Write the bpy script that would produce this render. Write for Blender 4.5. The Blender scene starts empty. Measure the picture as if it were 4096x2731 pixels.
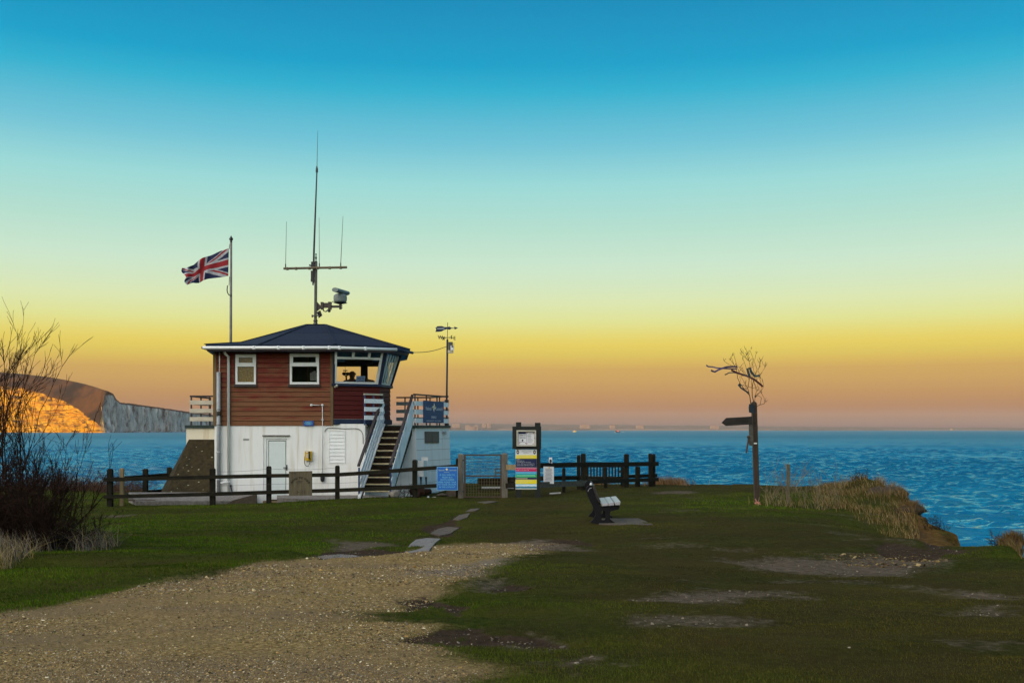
import bpy, math, random
import numpy as np
from mathutils import Vector
random.seed(7); rng = np.random.default_rng(11)
sc = bpy.context.scene
COL = sc.collection
# ------------------------------------------------------------------ measuring
F = 4096.0; K = 1.17; HY = 1717.0; EYE = 1.7; SEA = -6.0
def PX(px, d): return (px-2048.0)/F*d*K
def PZ(py, d): return EYE-(py-HY)/F*d*K
def P(px, py, d): return Vector((PX(px, d), d*K, PZ(py, d)))
def S(d): return F/(d*K)                       # photo pixels per metre at that distance
# ------------------------------------------------------------------ objects
def tag(o, label=None, cat=None, group=None, kind=None):
    if label: o['label'] = label
    if cat: o['category'] = cat
    if group: o['group'] = group
    if kind: o['kind'] = kind
    return o
def thing(name, loc, label, cat, group=None):
    o = bpy.data.objects.new(name, None); COL.objects.link(o); o.location = loc
    o.empty_display_size = .3
    return tag(o, label, cat, group)
def origin(o):
    v = Vector((0, 0, 0))
    while o is not None: v += o.location; o = o.parent
    return v
def dup(root, delta, label=None):
    r = root.copy(); COL.objects.link(r); r.location = root.location+Vector(delta)
    if label: r['label'] = label
    for ch in list(root.children):
        c = ch.copy(); COL.objects.link(c); c.parent = r
        for g in list(ch.children):
            e = g.copy(); COL.objects.link(e); e.parent = c
    return r
class MB:
    def __init__(s): s.v = []; s.f = []; s.m = []; s.cm = 0
    def add(s, vs, fs):
        b = len(s.v); s.v += [tuple(p) for p in vs]
        for f in fs: s.f.append(tuple(i+b for i in f)); s.m.append(s.cm)
        return s
    def quad(s, a, b, c, d): return s.add([a, b, c, d], [(0, 1, 2, 3)])
    def box(s, x0, x1, y0, y1, z0, z1):
        x0, x1 = min(x0, x1), max(x0, x1); y0, y1 = min(y0, y1), max(y0, y1); z0, z1 = min(z0, z1), max(z0, z1)
        return s.add([(x0,y0,z0),(x1,y0,z0),(x1,y1,z0),(x0,y1,z0),(x0,y0,z1),(x1,y0,z1),(x1,y1,z1),(x0,y1,z1)],
                     [(3,2,1,0),(4,5,6,7),(0,1,5,4),(1,2,6,5),(2,3,7,6),(3,0,4,7)])
    def pbox(s, px0, px1, py0, py1, d, th, off=0.0):     # front face at distance d (+off metres), th metres deep
        y = d*K+off
        return s.box(PX(px0, d), PX(px1, d), y, y+th, PZ(py0, d), PZ(py1, d))
    def bar(s, p, q, w, h, up=(0, 0, 1), ext=0.0):        # rectangular section w (sideways) x h (along up)
        p = Vector(p); q = Vector(q); t = (q-p).normalized(); p = p-t*ext; q = q+t*ext
        u = Vector(up); sd = t.cross(u)
        if sd.length < 1e-4: sd = t.cross(Vector((0, 1, 0)))
        sd.normalize(); u = sd.cross(t).normalized()
        a = sd*w/2; b = u*h/2
        vs = [p-a-b, p+a-b, p+a+b, p-a+b, q-a-b, q+a-b, q+a+b, q-a+b]
        return s.add(vs, [(0,1,2,3),(7,6,5,4),(0,4,5,1),(1,5,6,2),(2,6,7,3),(3,7,4,0)])
    def prism(s, pts, off):                              # polygon pts pushed by the vector off
        off = Vector(off); n = len(pts); pts = [Vector(p) for p in pts]
        vs = pts+[p+off for p in pts]
        return s.add(vs, [tuple(range(n)), tuple(range(2*n-1, n-1, -1))]+[(i, i+n, (i+1) % n+n, (i+1) % n) for i in range(n)])
    def loft(s, A, B, caps=True):
        n = len(A); fs = [(i, (i+1) % n, (i+1) % n+n, i+n) for i in range(n)]
        if caps: fs += [tuple(range(n-1, -1, -1)), tuple(range(n, 2*n))]
        return s.add(list(A)+list(B), fs)
    def tube(s, pts, r, n=6, caps=True):
        pts = [Vector(p) for p in pts]; m = len(pts)
        rs = r if hasattr(r, '__len__') else [r]*m
        vs = []
        for i, p in enumerate(pts):
            t = (pts[min(i+1, m-1)]-pts[max(i-1, 0)])
            t = t.normalized() if t.length > 1e-9 else Vector((0, 0, 1))
            u = Vector((0, 0, 1)) if abs(t.z) < .9 else Vector((1, 0, 0))
            a = t.cross(u).normalized(); b = a.cross(t)
            for k in range(n):
                th = 2*math.pi*k/n
                vs.append(p+a*math.cos(th)*rs[i]+b*math.sin(th)*rs[i])
        fs = [(i*n+k, i*n+(k+1) % n, (i+1)*n+(k+1) % n, (i+1)*n+k) for i in range(m-1) for k in range(n)]
        if caps: fs += [tuple(range(n-1, -1, -1)), tuple(range((m-1)*n, m*n))]
        return s.add(vs, fs)
    def lathe(s, c, prof, n=14):                         # prof: (radius, z) pairs
        c = Vector(c); vs = []
        for r, z in prof:
            for k in range(n):
                th = 2*math.pi*k/n; vs.append(c+Vector((r*math.cos(th), r*math.sin(th), z)))
        m = len(prof)
        fs = [(i*n+k, i*n+(k+1) % n, (i+1)*n+(k+1) % n, (i+1)*n+k) for i in range(m-1) for k in range(n)]
        fs += [tuple(range(n-1, -1, -1)), tuple(range((m-1)*n, m*n))]
        return s.add(vs, fs)
    def blob(s, c, r, sc3=(1, 1, 1), jit=.15, sub=1, seed=0):
        ico = ico_tpl(sub); rr = random.Random(seed); c = Vector(c); vs = []
        for p in ico[0]:
            k = r*(1+rr.uniform(-jit, jit)); vs.append(c+Vector((p[0]*k*sc3[0], p[1]*k*sc3[1], p[2]*k*sc3[2])))
        return s.add(vs, ico[1])
    def text(s, body, c, xd, zd, width=None, height=None, th=.003):
        vs, fs = text_geo(body)
        xs = [v[0] for v in vs]; ys = [v[1] for v in vs]
        w = max(xs)-min(xs); h = max(ys)-min(ys); cx = (max(xs)+min(xs))/2; cy = (max(ys)+min(ys))/2
        kx = width/w if width else height/h; ky = height/h if height else kx
        xd = Vector(xd).normalized(); zd = Vector(zd).normalized(); nrm = xd.cross(zd)
        c = Vector(c)
        return s.add([c+xd*((v[0]-cx)*kx)+zd*((v[1]-cy)*ky)+nrm*(v[2]*th/.02) for v in vs], fs)
    def build(s, name, mats, parent=None, smooth=False, loc=None, label=None):
        if not isinstance(mats, (list, tuple)): mats = [mats]
        if parent is not None: o0 = origin(parent)
        elif loc is not None: o0 = Vector(loc)
        else:
            a = np.array(s.v); o0 = Vector((float((a[:,0].min()+a[:,0].max())/2), float((a[:,1].min()+a[:,1].max())/2), float(a[:,2].min())))
        me = bpy.data.meshes.new(name)
        me.from_pydata([(p[0]-o0.x, p[1]-o0.y, p[2]-o0.z) for p in s.v], [], s.f)
        for m in mats: me.materials.append(m)
        if len(mats) > 1: me.polygons.foreach_set('material_index', s.m)
        if smooth: me.polygons.foreach_set('use_smooth', [True]*len(me.polygons))
        import bmesh
        bm = bmesh.new(); bm.from_mesh(me); bmesh.ops.recalc_face_normals(bm, faces=bm.faces); bm.to_mesh(me); bm.free()
        o = bpy.data.objects.new(name, me); COL.objects.link(o)
        if parent is not None: o.parent = parent
        else: o.location = o0
        if label: o['label'] = label
        return o
_ico = {}
def ico_tpl(sub):
    if sub not in _ico:
        import bmesh
        bm = bmesh.new(); bmesh.ops.create_icosphere(bm, subdivisions=sub, radius=1)
        bm.verts.ensure_lookup_table()
        _ico[sub] = ([tuple(v.co) for v in bm.verts], [tuple(v.index for v in f.verts) for f in bm.faces]); bm.free()
    return _ico[sub]
_txt = {}
def text_geo(body):
    if body not in _txt:
        cu = bpy.data.curves.new('lettering', 'FONT'); cu.body = body; cu.extrude = .02; cu.resolution_u = 2
        ob = bpy.data.objects.new('lettering', cu); me = bpy.data.meshes.new_from_object(ob)
        _txt[body] = ([tuple(v.co) for v in me.vertices], [tuple(p.vertices) for p in me.polygons])
        bpy.data.objects.remove(ob); bpy.data.curves.remove(cu); bpy.data.meshes.remove(me)
    return _txt[body]
def np_mesh(name, V, Fc, mats, colors=None, parent=None, smooth=False, cname='tint'):
    me = bpy.data.meshes.new(name); n = len(V); k = Fc.shape[1]
    me.vertices.add(n); me.vertices.foreach_set('co', V.astype(np.float32).ravel())
    me.loops.add(Fc.size); me.loops.foreach_set('vertex_index', Fc.astype(np.int32).ravel())
    me.polygons.add(len(Fc)); me.polygons.foreach_set('loop_start', np.arange(0, Fc.size, k, dtype=np.int32))
    me.update(calc_edges=True); me.validate()
    for m in (mats if isinstance(mats, (list, tuple)) else [mats]): me.materials.append(m)
    if colors is not None:
        for cn, c in (colors.items() if isinstance(colors, dict) else [(cname, colors)]):
            at = me.color_attributes.new(cn, 'FLOAT_COLOR', 'POINT')
            c4 = np.ones((n, 4), np.float32); c4[:, :c.shape[1]] = c
            at.data.foreach_set('color', c4.ravel())
    me.polygons.foreach_set('use_smooth', np.full(len(Fc), smooth))
    o = bpy.data.objects.new(name, me); COL.objects.link(o)
    if parent is not None: o.parent = parent
    return o
# ------------------------------------------------------------------ noise
def _h(ix, iy, s):
    n = (ix.astype(np.int64)*374761393+iy.astype(np.int64)*668265263+s*982451653) & 0x7fffffff
    n = ((n ^ (n >> 13))*1274126177) & 0x7fffffff
    return ((n ^ (n >> 16)) & 0xffff)/65535.0
def vn(x, y, s=0):
    x = np.asarray(x, float); y = np.asarray(y, float)
    ix = np.floor(x); iy = np.floor(y); fx = x-ix; fy = y-iy
    fx = fx*fx*(3-2*fx); fy = fy*fy*(3-2*fy)
    return ((_h(ix,iy,s)*(1-fx)+_h(ix+1,iy,s)*fx)*(1-fy)+(_h(ix,iy+1,s)*(1-fx)+_h(ix+1,iy+1,s)*fx)*fy)
def fbm(x, y, s=0, o=4):
    t = 0; a = .5; n = 0
    for i in range(o): t = t+a*vn(x*2**i+17.3*i, y*2**i-9.1*i, s+i); n += a; a *= .5
    return t/n
def sstep(a, b, x):
    t = np.clip((x-a)/(b-a), 0, 1); return t*t*(3-2*t)
# ------------------------------------------------------------------ materials
def lin(r, g, b):
    f = lambda c: (c/255/12.92 if c/255 <= .04045 else ((c/255+.055)/1.055)**2.4)
    return (f(r), f(g), f(b), 1)
class N:
    def __init__(s, name):
        s.mat = bpy.data.materials.new(name); s.mat.use_nodes = True; s.t = s.mat.node_tree; s.t.nodes.clear()
        s.out = s.n('ShaderNodeOutputMaterial')
    def n(s, typ, **kw):
        nd = s.t.nodes.new(typ)
        for k, v in kw.items():
            if k in nd.inputs: nd.inputs[k].default_value = v
            else: setattr(nd, k, v)
        return nd
    def l(s, a, b): s.t.links.new(a, b)
    def bsdf(s, **kw):
        b = s.n('ShaderNodeBsdfPrincipled')
        for k, v in kw.items(): b.inputs[k.replace('_', ' ')].default_value = v
        s.l(b.outputs[0], s.out.inputs[0]); return b
    def coord(s, stretch=(1, 1, 1), kind='Object'):
        tc = s.n('ShaderNodeTexCoord'); mp = s.n('ShaderNodeMapping'); mp.inputs['Scale'].default_value = stretch
        s.l(tc.outputs[kind], mp.inputs['Vector']); return mp.outputs[0]
    def noise(s, vec, scale, detail=5, rough=.6):
        nz = s.n('ShaderNodeTexNoise'); nz.inputs['Scale'].default_value = scale; nz.inputs['Detail'].default_value = detail
        nz.inputs['Roughness'].default_value = rough; s.l(vec, nz.inputs['Vector']); return nz.outputs['Fac']
    def ramp(s, fac, stops):
        r = s.n('ShaderNodeValToRGB'); e = r.color_ramp.elements
        while len(e) < len(stops): e.new(.5)
        for i, (p, c) in enumerate(stops): e[i].position = p; e[i].color = c if len(c) == 4 else (*c, 1)
        s.l(fac, r.inputs[0]); return r.outputs[0]
    def mix(s, fac, a, b, typ='MIX'):
        m = s.n('ShaderNodeMix', data_type='RGBA', blend_type=typ)
        for sock, v in ((m.inputs['Factor'], fac), (m.inputs[6], a), (m.inputs[7], b)):
            if hasattr(v, 'is_linked'): s.l(v, sock)
            elif isinstance(v, (int, float)): sock.default_value = v
            else: sock.default_value = v if len(v) == 4 else (*v, 1)
        return m.outputs[2]
    def math(s, op, a, b=0.0, c=0.0, clamp=False):
        m = s.n('ShaderNodeMath', operation=op, use_clamp=clamp)
        for i, v in enumerate((a, b, c)):
            if hasattr(v, 'is_linked'): s.l(v, m.inputs[i])
            else: m.inputs[i].default_value = v
        return m.outputs[0]
    def bump(s, h, strength, dist, bs):
        b = s.n('ShaderNodeBump'); b.inputs['Strength'].default_value = strength; b.inputs['Distance'].default_value = dist
        s.l(h, b.inputs['Height']); s.l(b.outputs[0], bs.inputs['Normal']); return b
def M(name, c1, c2=None, scale=6, rough=.75, bump=.0, stretch=(1, 1, 1), lo=.35, hi=.65, metal=0, detail=6, spec=.4, dist=.01, c3=None):
    m = N(name); b = m.bsdf(Roughness=rough, Metallic=metal)
    b.inputs['Specular IOR Level'].default_value = spec
    c2 = c2 or tuple(x*.7 for x in c1)
    v = m.coord(stretch); nz = m.noise(v, scale, detail)
    st = [(lo, c1), (hi, c2)]
    if c3: st.append((min(1, hi+.12), c3))
    m.l(m.ramp(nz, st), b.inputs['Base Color'])
    if bump: m.bump(m.noise(v, scale*3, detail), bump, dist, b)
    return m.mat
MT = {}
MT['post'] = M('weathered_dark_timber', (.020, .017, .009), (.007, .007, .005), 5, .9, .6, (3, 3, .5), c3=(.034, .036, .02), spec=.15)
MT['rail'] = M('dark_rail_timber', (.022, .019, .010), (.007, .007, .005), 5, .9, .6, (.5, 3, 3), c3=(.034, .036, .02), spec=.15)
MT['greyrail'] = M('grey_rail_timber', (.10, .095, .075), (.045, .045, .035), 5, .85, .6, (.5, 3, 3))
MT['palepost'] = M('pale_timber_post', (.27, .20, .10), (.16, .12, .06), 5, .85, .6, (3, 3, .5))
MT['greypost'] = M('grey_timber_post', (.17, .15, .12), (.09, .08, .06), 5, .85, .6, (3, 3, .5))
MT['white'] = M('white_paint_plain', (.78, .79, .77), (.70, .71, .69), 3, .5)
MT['upvc'] = M('white_window_plastic', (.78, .79, .76), (.70, .72, .69), 3, .4)
MT['railwhite'] = M('weathered_white_boards', (.82, .87, .88), (.64, .70, .72), 6, .6, .2, (.6, 3, 3), c3=(.36, .40, .42))
MT['panelwhite'] = M('flaking_white_boards', (.80, .88, .92), (.58, .68, .72), 5, .6, .4, (3, .4, .4), lo=.45, hi=.66, c3=(.25, .30, .32))
MT['railshade'] = M('shaded_white_boards', (.30, .33, .30), (.20, .22, .20), 6, .7)  # shaded copy of the white rail boards; block joints share it
MT['creamboard'] = M('cream_boards', (.58, .54, .42), (.46, .42, .32), 6, .7, .2, (.6, 3, 3))
MT['darkmetal'] = M('dark_painted_metal', (.018, .018, .022), (.04, .032, .03), 20, .5)
MT['bluemetal'] = M('dark_blue_painted_metal', (.02, .06, .16), (.012, .035, .10), 20, .45)
MT['handrail'] = M('worn_brown_handrail', (.045, .033, .033), (.022, .016, .016), 12, .6)
MT['black'] = M('black_plastic', (.01, .01, .011), (.016, .016, .018), 10, .45)
MT['greypipe'] = M('grey_plastic_pipe', (.36, .38, .39), (.28, .30, .31), 8, .5)
MT['greymetal'] = M('galvanised_metal', (.10, .10, .09), (.05, .05, .045), 14, .55, metal=.3)
MT['concrete'] = M('rough_concrete', (.105, .080, .055), (.055, .042, .030), 9, .9, .6, dist=.02)
MT['slab'] = M('pale_concrete', (.20, .185, .165), (.11, .10, .09), 11, .9, .6, dist=.02)
MT['brownconc'] = M('brown_concrete', (.046, .036, .017), (.022, .018, .010), 7, .95, .6, dist=.03, c3=(.075, .055, .028), spec=.1)
MT['tread'] = M('dark_stair_timber', (.022, .014, .008), (.009, .006, .004), 8, .9, .3, spec=.1)
MT['nosing'] = M('pale_stair_nosing', (.62, .52, .30), (.36, .29, .15), 9, .6)
MT['navy'] = M('navy_paint', (.008, .02, .06), (.006, .014, .04), 8, .6)
MT['green'] = M('dark_green_paint', (.012, .035, .028), (.008, .02, .016), 8, .6)
MT['rope'] = M('grey_rope', (.10, .09, .07), (.06, .055, .045), 60, .9)
MT['wire'] = M('thin_wire', (.09, .09, .085), (.05, .05, .05), 30, .6)
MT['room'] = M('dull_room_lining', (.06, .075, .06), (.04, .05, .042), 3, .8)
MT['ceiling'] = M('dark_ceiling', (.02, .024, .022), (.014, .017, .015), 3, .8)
MT['paper'] = M('printed_paper', (.74, .74, .74), (.68, .68, .69), 14, .7)
MT['ink'] = M('black_ink', (.02, .02, .03), (.03, .03, .04), 30, .7)
MT['yellow'] = M('yellow_print', (.85, .68, .01), (.75, .60, .01), 8, .55)
MT['signblue'] = M('blue_print', (.01, .14, .52), (.01, .12, .46), 8, .5)
MT['bannerblue'] = M('deep_blue_banner', (.005, .05, .16), (.004, .04, .13), 6, .55)
MT['cyanink'] = M('pale_cyan_print', (.22, .62, .72), (.2, .55, .66), 8, .6)
MT['magenta'] = M('magenta_print', (.55, .004, .10), (.5, .004, .09), 8, .55)
MT['skyblue'] = M('light_blue_print', (.02, .33, .68), (.02, .3, .6), 8, .55)
MT['brightgreen'] = M('green_print', (.0, .42, .07), (.0, .38, .06), 8, .55)
MT['darknavy'] = M('dark_navy_print', (.008, .014, .07), (.006, .012, .06), 8, .55)
MT['red'] = M('red_cloth', (.30, .010, .016), (.22, .008, .012), 12, .8)
MT['flagwhite'] = M('white_cloth', (.42, .42, .43), (.32, .32, .34), 12, .8)
MT['flagnavy'] = M('navy_cloth', (.008, .014, .06), (.006, .01, .045), 12, .8)
MT['bronze'] = M('dull_bronze', (.07, .06, .055), (.045, .038, .034), 20, .5, .3)
MT['twig'] = M('bare_twig_bark', (.034, .017, .010), (.015, .008, .006), 12, .9, spec=.1)
MT['branchbark'] = M('branch_bark', (.05, .03, .02), (.025, .016, .012), 20, .9)
MT['ribbon'] = M('violet_ribbon', (.05, .04, .12), (.03, .025, .08), 10, .7)
MT['ribbon2'] = M('dark_green_ribbon', (.02, .045, .045), (.012, .03, .035), 10, .7)
MT['pink'] = M('pink_tape', (.75, .28, .22), (.65, .24, .18), 10, .7)
MT['signwood'] = M('carved_sign_wood', (.13, .105, .06), (.075, .062, .036), 6, .85, .4, (4, 4, .5))
MT['fingerwood'] = M('finger_sign_wood', (.026, .022, .017), (.014, .012, .010), 6, .85, .4, (.6, 4, 4))
MT['recycled'] = M('black_recycled_plastic', (.006, .0055, .007), (.010, .009, .011), 12, .6, .3, spec=.15)
MT['skin'] = M('skin', (.35, .18, .12), (.30, .15, .10), 8, .6)
MT['jacket'] = M('dark_jacket', (.02, .022, .03), (.014, .016, .022), 12, .85)
MT['board'] = M('dark_green_board', (.008, .010, .007), (.005, .007, .005), 6, .7, .2, (3, 3, .6))
MT['alu'] = M('aluminium_frame', (.55, .52, .42), (.45, .42, .34), 10, .4, metal=.4)
MT['orange'] = M('orange_paint', (.75, .16, .02), (.65, .13, .02), 8, .5)
MT['straw'] = M('straw', (.26, .19, .09), (.16, .11, .05), 4, .9)
# ------------------------------------------------------------------ ground height
SUN_AZ = Vector((-.80, -.60)); SUN_AZ.normalize(); SUN_EL = math.radians(4.5)
_pts = []
def gp(px, py, d): p = P(px, py, d); _pts.append((p.x, p.y, p.z))
for px in (-1500, 0, 1000, 2048, 3000, 4096, 5600): gp(px, 2731, 5.5)
for x in (-40, -12, -4, 0, 4, 9): _pts.append((x, -2, .1)); _pts.append((x*1.4, -14, .1))
for a in ((1000, 2322, 10), (2500, 2322, 10), (0, 2445, 8.6), (-1200, 2380, 10), (300, 2195, 14), (-400, 2190, 14), (436, 2026, 26), (848, 2018, 26), (1073, 2014, 26),
          (1348, 1996, 25.8), (1658, 1990, 25.5), (1837, 1992, 25.3), (2018, 1994, 25.2), (2150, 1985, 24.5), (1500, 2052, 22), (900, 2060, 22.5),
          (2420, 2100, 18), (3031, 2018, 22), (2600, 1943, 32), (3100, 1942, 32), (2255, 1968, 26.6), (4300, 2390, 9.5), (4096, 2400, 9.5),
          (4000, 2185, 13.5), (3700, 2252, 12.7), (3400, 2284, 12), (3300, 2100, 17), (3500, 2155, 15.2), (3400, 2060, 19.5), (3300, 1990, 24),
          (3150, 1960, 28), (3560, 1985, 24), (3660, 2042, 22), (3755, 2128, 19), (3850, 2212, 16), (100, 1957, 32.5), (300, 1990, 28.5), (-600, 1957, 33),
          (1000, 2014, 27.7), (1700, 1990, 27.5), (1900, 1945, 31), (600, 1975, 29.5), (1300, 1950, 33), (2100, 2110, 17.5), (1600, 2180, 15.5), (2100, 2420, 8.6)):
    gp(*a)
_pts = np.array(_pts)
def _phi(r2): return .5*r2*np.log(r2+1e-9)
_n = len(_pts); _A = np.zeros((_n+3, _n+3))
_A[:_n, :_n] = _phi(((_pts[:, None, :2]-_pts[None, :, :2])**2).sum(2))+np.eye(_n)*1.5
_A[:_n, _n] = 1; _A[:_n, _n+1:] = _pts[:, :2]; _A[_n, :_n] = 1; _A[_n+1:, :_n] = _pts[:, :2].T
_w = np.linalg.solve(_A, np.concatenate([_pts[:, 2], np.zeros(3)]))
BUMPS = [(PX(3475, 26.5), 26.5*K, .36, .5, 1.6), (PX(3380, 28), 28*K, .08, 1.2, 2.0), (PX(3560, 24), 24*K, .10, .5, 1.3), (PX(4010, 13.4), 13.4*K, .07, .6, .5),
         (PX(3610, 15.0), 15.0*K, .08, .5, .7), (PX(900, 12.6), 12.6*K, .10, 4.5, .8), (PX(150, 10.8), 10.8*K, .10, 3, .8)]
def H0(x, y):
    x = np.asarray(x, float); y = np.asarray(y, float); sh = x.shape; xf = x.ravel(); yf = y.ravel(); z = np.empty(xf.shape)
    cx = np.clip(xf, -45, 30); cy = np.clip(yf, -20, 48)
    for i in range(0, len(xf), 20000):
        a = cx[i:i+20000]; b = cy[i:i+20000]
        z[i:i+20000] = _phi((a[:, None]-_pts[None, :, 0])**2+(b[:, None]-_pts[None, :, 1])**2)@_w[:_n]+_w[_n]+a*_w[_n+1]+b*_w[_n+2]
    for bx, by, am, sx, sy in BUMPS: z += am*np.exp(-((xf-bx)/sx)**2-((yf-by)/sy)**2)
    return z.reshape(sh)
EDGE = [(-450, 60)]+[(PX(px, d), d*K) for px, d in ((-2500, 38), (-600, 36), (0, 35.2), (400, 34.2), (540, 31.5), (690, 30.7), (760, 33.2), (1100, 35), (1850, 33.6), (2640, 33.4), (3050, 33.2), (3300, 31),
        (3470, 27.8), (3580, 24.6), (3665, 22), (3765, 19), (3868, 16), (3888, 14.9), (3960, 14.2), (4040, 13.8), (4105, 12.5), (4300, 11.2), (4700, 10), (5500, 8.6))]+[(13, 8), (20, 0), (26, -20), (60, -60), (90, -400), (-450, -400)]
EDGE = np.array(EDGE)
def inside(x, y, poly):
    c = np.zeros(np.shape(x), bool); n = len(poly); j = n-1
    for i in range(n):
        xi, yi = poly[i]; xj, yj = poly[j]
        if yi != yj: c ^= ((yi > y) != (yj > y)) & (x < (xj-xi)*(y-yi)/(yj-yi)+xi)
        j = i
    return c
def edist(x, y, poly, closed=True):
    d = np.full(np.shape(x), 1e9); n = len(poly)
    for i in range(n if closed else n-1):
        a = poly[i]; b = poly[(i+1) % n]; ab = (b[0]-a[0], b[1]-a[1]); L = ab[0]**2+ab[1]**2+1e-12
        t = np.clip(((x-a[0])*ab[0]+(y-a[1])*ab[1])/L, 0, 1)
        d = np.minimum(d, (x-a[0]-t*ab[0])**2+(y-a[1]-t*ab[1])**2)
    return np.sqrt(d)
def hill(x, y):
    s = x*SUN_AZ.x+y*SUN_AZ.y; q = x*SUN_AZ.y-y*SUN_AZ.x
    return 46*sstep(110, 235, s)*(.85+.3*fbm(q/60, s/60, 5, 3))+2*sstep(40, 110, s)
def H(x, y):
    z = H0(x, y)+hill(x, y)
    wx = x+(fbm(x*.9, y*.9, 31)-.5)*1.1; wy = y+(fbm(x*.9, y*.9, 37)-.5)*1.1
    out = ~inside(wx, wy, EDGE); d = np.where(out, edist(wx, wy, EDGE), 0)
    drop = .35*sstep(0, .15, d)+7.5*sstep(.1, 7.0, d)**.8
    return z-drop*(1+.25*(fbm(x*1.5, y*1.5, 41)-.5))
def hz(x, y): return float(H0(np.array([x]), np.array([y]))[0])
def G(px, py):                                    # where the line of sight through a photo point meets the ground
    ys = np.arange(4, 60, .04); xs = (px-2048)/F*ys; r = EYE-(py-HY)/F*ys; h = H0(xs, ys)
    k = np.argmax(r <= h)
    if r[k] > h[k]: k = len(ys)-1
    return (float(xs[k]), float(ys[k]))
def GP(pts): return np.array([G(*p) for p in pts])
def ground_z(px, d): return hz(PX(px, d), d*K)
# ------------------------------------------------------------------ what lies on the ground
GRAVEL = GP([(-900, 2640), (0, 2447), (200, 2424), (400, 2388), (600, 2342), (900, 2292), (1050, 2252), (1180, 2236), (1300, 2218), (1480, 2205), (1620, 2200), (1780, 2185), (1860, 2176),
             (2000, 2168), (2180, 2160), (2230, 2172), (2080, 2232), (1960, 2290), (1780, 2360), (1620, 2418), (1510, 2452), (1490, 2485), (1660, 2500), (1780, 2540), (1720, 2590), (1850, 2640), (1960, 2700), (2020, 2900), (2100, 3400), (-1800, 3400)])
MUDS = [GP(p) for p in ([(2480, 2405), (2600, 2376), (2760, 2366), (2960, 2362), (3180, 2372), (3220, 2390), (3000, 2412), (2840, 2424), (2640, 2412)],
    [(2900, 2245), (3150, 2225), (3350, 2235), (3560, 2205), (3760, 2238), (3720, 2285), (3560, 2305), (3380, 2300), (3120, 2280), (2980, 2268)],
    [(3800, 2372), (3900, 2358), (4000, 2366), (4020, 2390), (3900, 2404), (3820, 2396)], [(1900, 2335), (1990, 2310), (2010, 2345), (1930, 2362)],
    [(2500, 2478), (2700, 2462), (2930, 2470), (3120, 2478), (2900, 2494), (2640, 2502), (2520, 2496)], [(1980, 2560), (2120, 2548), (2260, 2576), (2100, 2600), (1990, 2592)],
    [(2150, 2660), (2400, 2645), (2480, 2660), (2300, 2690)], [(3760, 2442), (3850, 2430), (4090, 2434), (4100, 2456), (3900, 2458)],
    [(2360, 2198), (2200, 2150), (2050, 2160), (2100, 2200)], [(1320, 2160), (1560, 2168), (1620, 2185), (1300, 2210)], [(2630, 1962), (2760, 1962), (2770, 1974), (2640, 1975)], [(380, 2062), (520, 2056), (530, 2066), (400, 2070)])]
STRIP = GP([(1820, 2262), (1960, 2244), (2070, 2240), (2050, 2258), (1900, 2300), (1700, 2320), (1600, 2310)])
SOILS = [GP(p) for p in ([(1660, 2530), (1750, 2498), (1860, 2505), (1930, 2540), (2080, 2548), (2260, 2572), (2180, 2588), (1980, 2575), (1800, 2590), (1690, 2570)],
    [(1640, 2375), (1760, 2405), (1860, 2430), (1760, 2450), (1640, 2430), (1560, 2440)], [(3480, 2190), (3620, 2170), (3730, 2195), (3760, 2228), (3640, 2236), (3520, 2226)],
    [(1990, 2320), (2060, 2325), (2160, 2338), (2080, 2350), (1990, 2352)], [(2180, 2150), (2300, 2152), (2360, 2175), (2250, 2172)], [(1240, 2205), (1440, 2195), (1640, 2200), (1500, 2225), (1260, 2232)],
    [(1720, 2100), (1800, 2085), (1860, 2040), (1830, 2100), (1760, 2150), (1700, 2155)], [(3560, 2020), (3640, 2040), (3700, 2100), (3860, 2215), (3760, 2215), (3620, 2110)])]
RUBBLE = GP([(3300, 2232), (3440, 2212), (3640, 2210), (3740, 2235), (3700, 2262), (3540, 2266), (3400, 2262)])
EARTH = np.array([(PX(px, d), d*K) for px, d in ((3590, 23.5), (3680, 22), (3775, 19), (3875, 15.8), (3885, 14.9), (3790, 15.0), (3700, 16.5), (3640, 19.5))])
def warp(x, y, a, s, seed): return x+(fbm(x*s, y*s, seed)-.5)*2*a, y+(fbm(x*s, y*s, seed+50)-.5)*2*a
def soft(x, y, poly, w):
    d = edist(x, y, poly); return sstep(-w, w, np.where(inside(x, y, poly), d, -d))
def masks(x, y):
    wx, wy = warp(x, y, .35, 1.6, 60); wx, wy = warp(wx, wy, .12, 5, 70)
    gr = soft(wx, wy, GRAVEL, .48)
    mud = np.zeros_like(x); soil = np.zeros_like(x)
    brk = .45+.75*fbm(x*3, y*3, 81)
    for p in MUDS: mud = np.maximum(mud, soft(wx, wy, p, .5)*np.clip(brk*1.2, 0, 1))
    for p in SOILS: soil = np.maximum(soil, soft(wx, wy, p, .16))
    strip = soft(wx, wy, STRIP, .3)
    rub = soft(wx, wy, RUBBLE, .2)
    out = ~inside(x, y, EDGE); cl = np.where(out, sstep(0, .3, edist(x, y, EDGE)), 0)
    # bare scattered patches on the worn turf to the right
    cl = np.maximum(cl, .85*soft(wx, wy, EARTH, .25))
    worn = sstep(.60, .72, fbm(x*.8, y*1.5, 90, 5))*sstep(-1.5, 3, x)*.75
    mud = np.maximum(mud, worn*.6)
    lush = np.clip(sstep(1.5, -3.0, x+.10*(y-20))+.9*np.exp(-((x-PX(3150, 22))/5)**2-((y-22*K)/6)**2)+.8*np.exp(-((x-PX(4000, 13))/1.6)**2-((y-13*K)/1.6)**2), 0, 1)
    lush = np.clip(lush*.85-.08+(fbm(x*.5, y*.5, 95)-.5)*.7, 0, 1)
    return gr, mud, soil, strip, rub, cl, lush
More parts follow.
